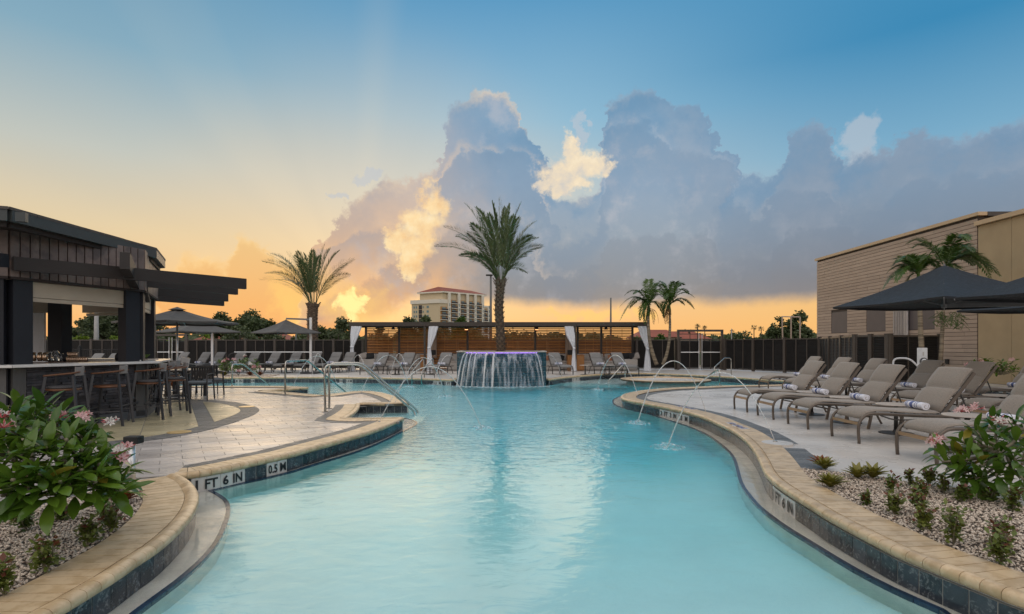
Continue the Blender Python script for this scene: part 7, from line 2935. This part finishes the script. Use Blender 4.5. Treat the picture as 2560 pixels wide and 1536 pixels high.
# left foreground shrub: rosettes spread through its traced outline (picture column, row, distance)
for (x, y, d) in ((40, 1008, 4.3), (100, 1010, 4.2), (150, 1022, 4.1), (75, 1035, 3.9), (10, 1040, 4.0), (130, 1062, 3.8), (185, 1055, 4.0), (30, 1078, 3.7), (80, 1088, 3.6), (215, 1080, 4.0), (165, 1098, 3.7), (245, 1092, 4.1), (115, 1120, 3.5), (20, 1130, 3.5), (60, 1150, 3.4), (205, 1125, 3.7), (265, 1130, 3.9), (250, 1160, 3.7), (160, 1150, 3.5), (300, 1165, 3.9), (205, 1175, 3.5), (100, 1185, 3.3), (30, 1200, 3.3), (285, 1195, 3.7), (240, 1205, 3.6), (150, 1205, 3.4), (190, 1225, 3.5), (70, 1225, 3.3), (-20, 1060, 3.9), (-30, 1120, 3.6), (-20, 1180, 3.4), (305, 1225, 3.7), (120, 1235, 3.4), (310, 1205, 4.0), (5, 1240, 3.4)):
    tp.append(W(x, y, d + rr.uniform(-.1, .1)))
bl = G(50, 1345)
frangipani((bl.x, bl.y, 0), tp, 'large glossy green frangipani shrub with pink flowers in the left gravel bed', 0.225, 2,
           [(bl.x, bl.y, 0.05), (bl.x + .15, bl.y, 0.28), (bl.x - .15, bl.y + .05, 0.3), (bl.x + .35, bl.y, 0.45), (bl.x, bl.y + .1, 0.5), (bl.x + .2, bl.y + .1, 0.65)],
           flowers=[W(207, 1048, 3.9), W(300, 1135, 3.8), W(318, 1122, 3.9), W(300, 1150, 3.7), W(5, 1045, 3.7), W(8, 1070, 3.6), W(150, 1045, 4.0), W(275, 1060, 4.0)], limit=230, nleaf=(10, 13), fl_s=0.05)
tp = []
for (x, y, d) in ((2430, 1072, 5.3), (2395, 1100, 5.2), (2370, 1130, 5.2), (2355, 1155, 5.1), (2410, 1150, 5.0), (2450, 1110, 5.1), (2490, 1080, 5.2), (2530, 1050, 5.3), (2550, 1090, 5.0), (2500, 1130, 4.9), (2450, 1165, 4.9), (2405, 1185, 5.0), (2490, 1190, 4.8), (2540, 1150, 4.8), (2580, 1120, 4.9), (2590, 1060, 5.1), (2600, 1180, 4.8), (2380, 1165, 5.3), (2440, 1200, 4.9), (2470, 1050, 5.4), (2560, 1200, 4.7), (2515, 1100, 5.3), (2340, 1120, 5.3)):
    tp.append(W(x, y, d))
br_ = Vector((4.95, 4.9, 0))
frangipani(tuple(br_), tp, 'glossy frangipani shrub with coral pink flowers at the right frame edge', 0.225, 4,
           [(4.95, 4.9, 0.02), (4.75, 4.9, 0.22), (4.6, 4.95, 0.35), (4.85, 4.95, 0.45), (4.4, 5.0, 0.45), (4.7, 5.0, 0.6)],
           flowers=[W(2405, 1030, 5.3), W(2440, 1024, 5.3), W(2345, 1100, 5.2), W(2335, 1110, 5.1), W(2495, 1052, 5.0), W(2510, 1060, 5.1)], limit=170, nleaf=(8, 11), fl_s=0.055)
rr = random.Random(12)
tp = [W(597 + 50 * rr.uniform(-1, 1), 903 + rr.uniform(-6, 22), 25.6 + rr.uniform(-.9, .9)) for _ in range(44)]
c = W(597, 867, 25.6)
frangipani((c.x, c.y, 0), tp, 'round green frangipani bush with pale pink flowers on the far side of the pool', 0.20, 6, [(c.x, c.y, .05), (c.x - .5, c.y, .25), (c.x + .5, c.y, .25)],
           flowers=[W(566, 900, 25.0), W(612, 893, 25.2), W(585, 901, 24.9), W(635, 918, 24.8), W(560, 906, 25.0), W(625, 912, 24.7), W(597, 930, 24.6), W(648, 920, 25)], limit=30, nleaf=(8, 10), fl_s=0.10)
tp = [W(2480 + 62 * rr.uniform(-1, 1), 918 + rr.uniform(-20, 14), 19.0 + rr.uniform(-.4, .4)) for _ in range(30)]
c = W(2478, 867, 19.0)
frangipani((c.x, c.y, 0), tp, 'frangipani bush with pink flowers in front of the stucco wall', 0.22, 8, [(c.x, c.y, .05), (c.x - .3, c.y, .4), (c.x + .3, c.y, .4)],
           flowers=[W(2452, 905, 18.8), W(2420, 913, 18.7), W(2528, 901, 18.8), W(2437, 914, 18.8), W(2470, 918, 18.7)], limit=40, nleaf=(8, 10), fl_s=0.09)


# ------------------------------------------------------------- small plants
def bromeliad(loc, r, mt, seed, n=24, name='bromeliad'):
    rr = random.Random(seed)
    m_ = MB()
    for i in range(n):
        a = 2.4 * i + rr.uniform(-.2, .2)
        e = 0.60 + 0.85 * (i / n)
        L_ = r * rr.uniform(0.8, 1.15)
        d = Vector((math.cos(a), math.sin(a), 0))
        s_ = Vector((-math.sin(a), math.cos(a), 0))
        prev = None
        for k in range(6):
            t = k / 5
            p = d * (L_ * (math.cos(e) * t + 0.25 * t * t)) + Vector((0, 0, L_ * (math.sin(e) * t - 0.20 * t * t) + 0.02))
            w = 0.16 * r * (1 - t ** 2.2) + 0.004
            q = (p - s_ * w + Vector((0, 0, w * .5)), p, p + s_ * w + Vector((0, 0, w * .5)))
            if prev: m_.add([prev[0], prev[1], prev[2], q[2], q[1], q[0]], [(0, 1, 4, 5), (1, 2, 3, 4)])
            prev = q
    return m_


def shrublet(r, h, seed, red=0.2, n=170):
    rr = random.Random(seed)
    g_, r_, st = MB(), MB(), MB()
    ns = rr.randint(4, 7)
    tops = []
    for i in range(ns):
        a = rr.uniform(0, 2 * PI)
        t = Vector((math.cos(a) * r * rr.uniform(.1, .7), math.sin(a) * r * rr.uniform(.1, .7), h * rr.uniform(.6, 1)))
        st.tube(catmull([Vector((0, 0, 0)), t * 0.5 + Vector((rr.uniform(-.02, .02), 0, 0)), t], 3), 0.004, 4)
        tops.append(t)
    for i in range(n):
        t = rr.choice(tops)
        k = rr.uniform(0.3, 1.05)
        p = t * k + Vector((rr.gauss(0, .18) * r, rr.gauss(0, .18) * r, rr.gauss(0, .08) * h))
        if p.z < 0.005: p.z = 0.01
        d = Vector((rr.uniform(-1, 1), rr.uniform(-1, 1), rr.uniform(-.5, .9)))
        m_ = r_ if (rr.random() < red and k > 0.8) else g_
        L_ = rr.uniform(0.030, 0.052)
        leaf_quads(m_, p, d, Vector((rr.uniform(-.5, .5), rr.uniform(-.5, .5), 1)), L_, L_ * 0.62)
    return g_, r_, st


BG = 'bromeliads in the gravel beds'
def put_brom(x, y, r, mt, seed, label, n=24):
    g = G(x, y)
    tag(bromeliad(None, r, mt, seed, n).build('bromeliad', MATS[mt], None, smooth=True, loc=(g.x, g.y, 0)), label, 'plant', BG)


put_brom(2076, 1224, 0.16, 'brom_yel', 1, 'bright yellow-green bromeliad, nearest in the right bed', 34)
put_brom(2062, 1178, 0.15, 'brom_yel', 2, 'yellow-green bromeliad just behind the nearest one', 26)
put_brom(2050, 1170, 0.14, 'brom_red', 3, 'bronze bromeliad at the corner of the right bed', 18)
put_brom(2144, 1200, 0.17, 'brom_yel', 4, 'spiky olive bromeliad left of the pair by the edging', 20)
put_brom(2182, 1200, 0.17, 'brom_yel', 5, 'spreading olive bromeliad right of the pair by the edging', 22)
put_brom(310, 1262, 0.15, 'brom_red', 6, 'copper red bromeliad at the edge of the left shrub', 26)
put_brom(262, 1252, 0.12, 'brom_red', 7, 'small copper bromeliad behind the left shrub', 18)
put_brom(560, 941, 0.26, 'brom_yel', 8, 'low green plant left of the pink flowering bush')
put_brom(625, 941, 0.26, 'brom_red', 9, 'reddish bromeliad under the pink flowering bush')
put_brom(650, 940, 0.24, 'brom_red', 10, 'reddish bromeliad right of the pink flowering bush')
put_brom(433, 970, 0.26, 'brom_red', 13, 'copper bromeliad behind the bar stools')
put_brom(466, 969, 0.22, 'brom_red', 14, 'small copper bromeliad behind the patio chair')
put_brom(1640, 921, 0.40, 'palm_bright', 15, 'dark fern at the foot of the left slim palm')
put_brom(1687, 920, 0.38, 'palm_bright', 16, 'small fern right of the slim palms')
for k, (x, y, lb) in enumerate(((2300, 948, 'yellow-green strap plant left of the white post'), (2322, 945, 'yellow-green strap plant right of the white post'), (2285, 955, 'low strap plant beside the spa rail'), (2345, 946, 'strap plant under the taller slim palm'), (2440, 945, 'strap plant before the taupe boards'), (2465, 948, 'strap plant at the wall corner'), (2425, 950, 'strap plant behind the third lounger'), (2310, 960, 'strap plant at the spa edge'))):
    g = G(x, max(y, 945))
    put_brom(x, max(y, 945), 0.42, 'brom_yel' if k < 4 else 'shrub', 30 + k, lb, 30)
LGN = 'small leafy shrubs in the gravel beds'
items = [(2227, 1235, .075, .17, 'R'), (2166, 1267, .05, .12, 'R'), (2238, 1292, .085, .20, 'R'), (2306, 1242, .08, .16, 'R'), (2303, 1293, .09, .22, 'R'), (2308, 1329, .085, .20, 'R'), (2276, 1217, .06, .15, 'R'), (2322, 1217, .09, .20, 'R'), (2362, 1238, .08, .18, 'R'), (2402, 1258, .10, .17, 'R'), (2384, 1365, .11, .27, 'R'), (2476, 1260, .08, .15, 'R'), (2530, 1281, .10, .20, 'R'), (2501, 1415, .10, .22, 'R'), (2505, 1376, .09, .20, 'R'),
         (151, 1305, .10, .15, 'L'), (70, 1332, .11, .17, 'L'), (217, 1371, .11, .20, 'L'), (279, 1332, .11, .18, 'L'), (113, 1437, .12, .24, 'L'), (12, 1492, .10, .20, 'L'), (272, 1300, .09, .14, 'L'), (40, 1310, .12, .18, 'L')]
words = ['nearest the olive bromeliads', 'smallest one, alone near the coping', 'with yellowing lower leaves, near the coping', 'behind the middle clump', 'tall reddish one in the middle', 'in front of the tall reddish one', 'slim upright one at the edging', 'at the edging beside the slim one', 'right of the slim one at the edging', 'with red tips before the lounger', 'broad leafy one nearest the coping in the middle', 'under the frangipani branches', 'rightmost one under the frangipani', 'nearest the camera at far right', 'just behind the nearest one at far right']
wl = ['behind the others under the frangipani', 'at the left, below the frangipani leaves', 'in the middle of the left bed', 'nearest the curved coping', 'largest one in front', 'at the bottom left frame edge', 'beside the copper bromeliad', 'farthest back at the left']
li = 0
for k, (x, y, r, h, sd) in enumerate(items):
    g = G(x, y)
    lab = 'small lantana shrub ' + (words[k] if sd == 'R' else wl[k - 15])
    root = tag(empty('small_shrub', (g.x, g.y, 0)), lab, 'shrub', LGN)
    a, b, c = shrublet(r, h, 50 + k, 0.35 if sd == 'R' else 0.25, 230 if r > .08 else 130)
    a.build('foliage', MATS['shrub'], root)
    if b.v: b.build('red_leaves', MATS['shrub_red'], root)
    c.build('stems', MATS['stem'], root)
g = G(1658, 917)
o = gravel([[(g.x - 1.6, g.y - 0.6), (g.x + 3.0, g.y - 0.6), (g.x + 3.4, g.y + 2.4), (g.x - 1.4, g.y + 2.6)]], 'gravel', 'pale gravel round the foot of the slim palms', 260, 0.02, 0.05)
g = G(597, 941)
gravel([[(g.x - 2.2, g.y - 1.1), (g.x + 1.6, g.y - 1.1), (g.x + 1.4, g.y + 1.2), (g.x - 2, g.y + 1.4)]], 'gravel', 'pale gravel under the pink flowering bush', 300, 0.02, 0.045)
g = G(1700, 919)
tag(MB().sphere((0, 0, 0.16), 0.24, 10, 6, (1.2, 1, 0.8)).box((0, 0.0, 0.05), (0.5, 0.3, 0.1)).build('landscape_light', MATS['rubber'], None, loc=(g.x, g.y, 0)), 'low black landscape light in the gravel by the slim palms', 'light')


# --------------------------------------------------------------- far trees
def tree(px, top, D, wpx, mt, label, seed, n=2600, base_py=None, leaf=None, dens=1.0, trunk=True, group='trees beyond the fences', hfrac=0.6, name='broad_tree'):
    rr = random.Random(seed)
    c = W(px, 867, D)
    H = CAM_H + (867 - top) * D / F
    Wd = wpx * D / F
    root = tag(empty(name, (c.x, c.y, 0)), label, 'tree', group)
    lo = max(0.4, H * (1 - hfrac))
    cl = []
    for i in range(int(16 * dens) + 6):
        a = rr.uniform(0, 2 * PI)
        u = rr.uniform(0, 1) ** 0.5
        x, y = math.cos(a) * u * Wd * 0.42, math.sin(a) * u * Wd * 0.36
        zmax = H - (H - lo) * (0.55 * u ** 2) - rr.uniform(0, (H - lo) * 0.2)
        z = rr.uniform(lo + (H - lo) * 0.15, zmax)
        cl.append((Vector((x, y, z)), Wd * rr.uniform(0.09, 0.17)))
    m_ = MB()
    lf_ = leaf or 0.012 * D / 2
    for i in range(n):
        p, r = rr.choice(cl)
        d = Vector((rr.gauss(0, 1), rr.gauss(0, 1), rr.gauss(0, 0.8))).normalized()
        q = p + d * r * (rr.uniform(0.35, 1.1)) * Vector((1, 1, 0.8)).x
        leaf_quads(m_, q, Vector((rr.uniform(-1, 1), rr.uniform(-1, 1), rr.uniform(-.6, .6))), Vector((rr.uniform(-1, 1), rr.uniform(-1, 1), rr.uniform(0, 1))), lf_ * rr.uniform(.7, 1.4), lf_ * 0.7)
    m_.build('crown', MATS[mt], root)
    t = MB()
    t.tube([(0, 0, 0), (0.1, 0, lo * 0.7), (0, 0, H * 0.6)], 0.1, 6, radii=[Wd * .03 + .05, Wd * .022 + .04, .04])
    for p, r in cl[:12]:
        t.tube([(0, 0, lo * 0.7), (p.x * .5, p.y * .5, lo * .7 + (p.z - lo * .7) * .6), tuple(p)], 0.04, 4, radii=[.06 + Wd * .006, .04, .015])
    t.build('trunk', MATS['bark_far'], root)
    return root


TG = [(200, 790, 62, 80, 'tree_dark', 3200, 'dark tree seen through the left of the bar opening'),
      (262, 772, 66, 110, 'tree_dark', 3800, 'big dark oak seen through the bar behind the pale pole'),
      (330, 765, 70, 120, 'tree_dark', 3600, 'dark oak behind the bar right post'),
      (402, 800, 60, 90, 'tree_dark', 2400, 'dark tree under the first parasol'),
      (205, 825, 46, 46, 'tree_lime', 1300, 'bright lime shrub seen through the left of the bar'),
      (292, 828, 46, 42, 'tree_lime', 1200, 'bright lime shrub seen beside the right bar post'),
      (375, 822, 46, 40, 'tree_lime', 1100, 'lime shrub between bar and first parasol pole'),
      (420, 840, 45, 46, 'tree_lime', 900, 'low lime shrub left of the first parasol pole'),
      (512, 836, 46, 40, 'tree_lime', 900, 'low lime shrub under the second parasol'),
      (566, 777, 75, 96, 'tree_mid', 3600, 'oak crown against the glow left of the higher one'),
      (632, 775, 75, 120, 'tree_mid', 4600, 'broad oak crown between second and third parasol'),
      (590, 812, 66, 110, 'tree_dark', 2400, 'dark lower tree between the parasols'),
      (690, 820, 70, 80, 'tree_dark', 1900, 'dark tree behind the third parasol'),
      (750, 828, 66, 90, 'tree_mid', 1900, 'tree below the glow behind the third parasol'),
      (815, 806, 80, 84, 'tree_mid', 2600, 'round tree right of the left date palm'),
      (862, 800, 84, 90, 'tree_dark', 2800, 'dark tree just left of the cabana roof'),
      (880, 797, 70, 50, 'tree_dark', 700, 'sparse tree top left of the cabana roof'),
      (945, 806, 70, 60, 'tree_dark', 1300, 'thin tree behind the left cabana'),
      (1020, 793, 84, 70, 'tree_mid', 2200, 'olive tree before the left part of the far tower'),
      (1068, 787, 84, 66, 'tree_mid', 2400, 'olive tree before the corner of the far tower'),
      (1108, 800, 84, 44, 'tree_mid', 1200, 'small olive tree before the far tower balconies'),
      (1155, 783, 60, 52, 'palm_bright', 1800, 'bright green tree before the far tower'),
      (1195, 806, 60, 60, 'tree_mid', 1000, 'small tree behind the middle cabana left of the palm'),
      (1300, 828, 70, 160, 'tree_dark', 2200, 'dark trees behind the middle cabana right of the palm'),
      (1100, 826, 70, 140, 'tree_dark', 2200, 'dark trees behind the middle cabana'),
      (1400, 830, 80, 110, 'tree_dark', 1400, 'dark tree behind the curtain right of the fountain'),
      (1480, 838, 90, 110, 'tree_mid', 1100, 'low tree behind the right cabana'),
      (1592, 832, 80, 40, 'tree_mid', 800, 'round tree behind the last curtain'),
      (1649, 830, 80, 36, 'palm_bright', 800, 'small bright tree above the gabled house'),
      (1770, 838, 140, 60, 'tree_mid', 700, 'low distant trees behind the gate'),
      (1850, 832, 140, 90, 'tree_mid', 900, 'low distant trees right of the gate'),
      (1905, 830, 120, 60, 'tree_mid', 900, 'distant tree clump before the thin tree'),
      (1948, 784, 50, 56, 'tree_mid', 800, 'thin airy tree left of the trellis frame'),
      (1995, 768, 50, 66, 'tree_mid', 1500, 'airy tree beside the clad building corner'),
      (2008, 800, 46, 50, 'tree_dark', 1600, 'dense tree against the clad building corner'),
      (1950, 818, 60, 80, 'tree_mid', 1500, 'low bushy tree under the trellis frame')]
for k, (px, top, D, w_, mt, n, lb) in enumerate(TG):
    tree(px, top, D, w_, mt, lb, 100 + k, n=int(n * 2.1), dens=1.3, hfrac=0.85 if 'airy' not in lb and 'oak' not in lb else 0.6, leaf=0.0048 * D)
# distant fan palms on the skyline
for k, (px, top, D, s_, lb) in enumerate(((1744, 812, 120, 9, 'far palm above the left half of the gate'), (1762, 816, 120, 8, 'far palm above the gate middle'), (1885, 814, 120, 9, 'far palm right of the gate'), (1903, 818, 110, 9, 'far palm left of the thin airy tree'), (1862, 828, 110, 8, 'low far palm right of the gate'), (1725, 826, 120, 7, 'low far palm left of the gate'), (1690, 834, 110, 9, 'low far palm beside the slim palms'), (1830, 826, 120, 8, 'low far palm by the thin pole'), (846, 826, 60, 15, 'fan palm left of the cabana'), (826, 832, 60, 14, 'fan palm behind the left fence by the date palm'), (600, 828, 55, 17, 'fan palm between the parasols'), (620, 838, 55, 15, 'lower fan palm between the parasols'), (586, 840, 55, 13, 'small fan palm above the left fence'))):
    rr = random.Random(300 + k)
    c = W(px, 867, D)
    zt_ = CAM_H + (867 - top) * D / F
    root = tag(empty('fan_palm', (c.x, c.y, 0)), lb, 'palm tree', 'distant palms on the skyline')
    r = s_ * D / F
    MB().tube([(0, 0, 0), (0, 0, zt_ - r * .6)], r * .12, 6).build('trunk', MATS['bark_far'], root)
    m_ = MB()
    for i in range(26):
        d = Vector((rr.gauss(0, 1), rr.gauss(0, 1), rr.uniform(-.5, 1))).normalized()
        tip_ = Vector((0, 0, zt_ - r * .6)) + d * r
        for q in range(7):
            e = Vector((rr.gauss(0, 1), rr.gauss(0, 1), rr.gauss(0, 1))) * 0.35
            leaf_quads(m_, Vector((0, 0, zt_ - r * .6)) + d * r * 0.35, (d + e), Vector((0, 0, 1)), r * .75, r * .10)
    m_.build('crown', MATS['tree_dark'], root)
# continuous far treeline behind everything
m_ = MB()
rr = random.Random(77)
for i in range(15000):
    px = rr.uniform(-400, 2900)
    D = rr.uniform(170, 230)
    top = 846 + 5 * math.sin(px * 0.021) + 4 * math.sin(px * 0.057 + 1) + 3 * math.sin(px * 0.13)
    hmax = CAM_H + (867 - top) * 200 / F
    c = W(px, 867, D)
    p = Vector((c.x, D, hmax * (rr.random() ** 0.7)))
    leaf_quads(m_, p, Vector((rr.uniform(-1, 1), rr.uniform(-.3, .3), rr.uniform(-.5, .8))), Vector((0, -1, rr.uniform(-.5, .5))), 1.8, 1.3)
tag(m_.build('far_treeline', MATS['tree_dark']), 'low dark belt of far woods along the horizon', kind='stuff')
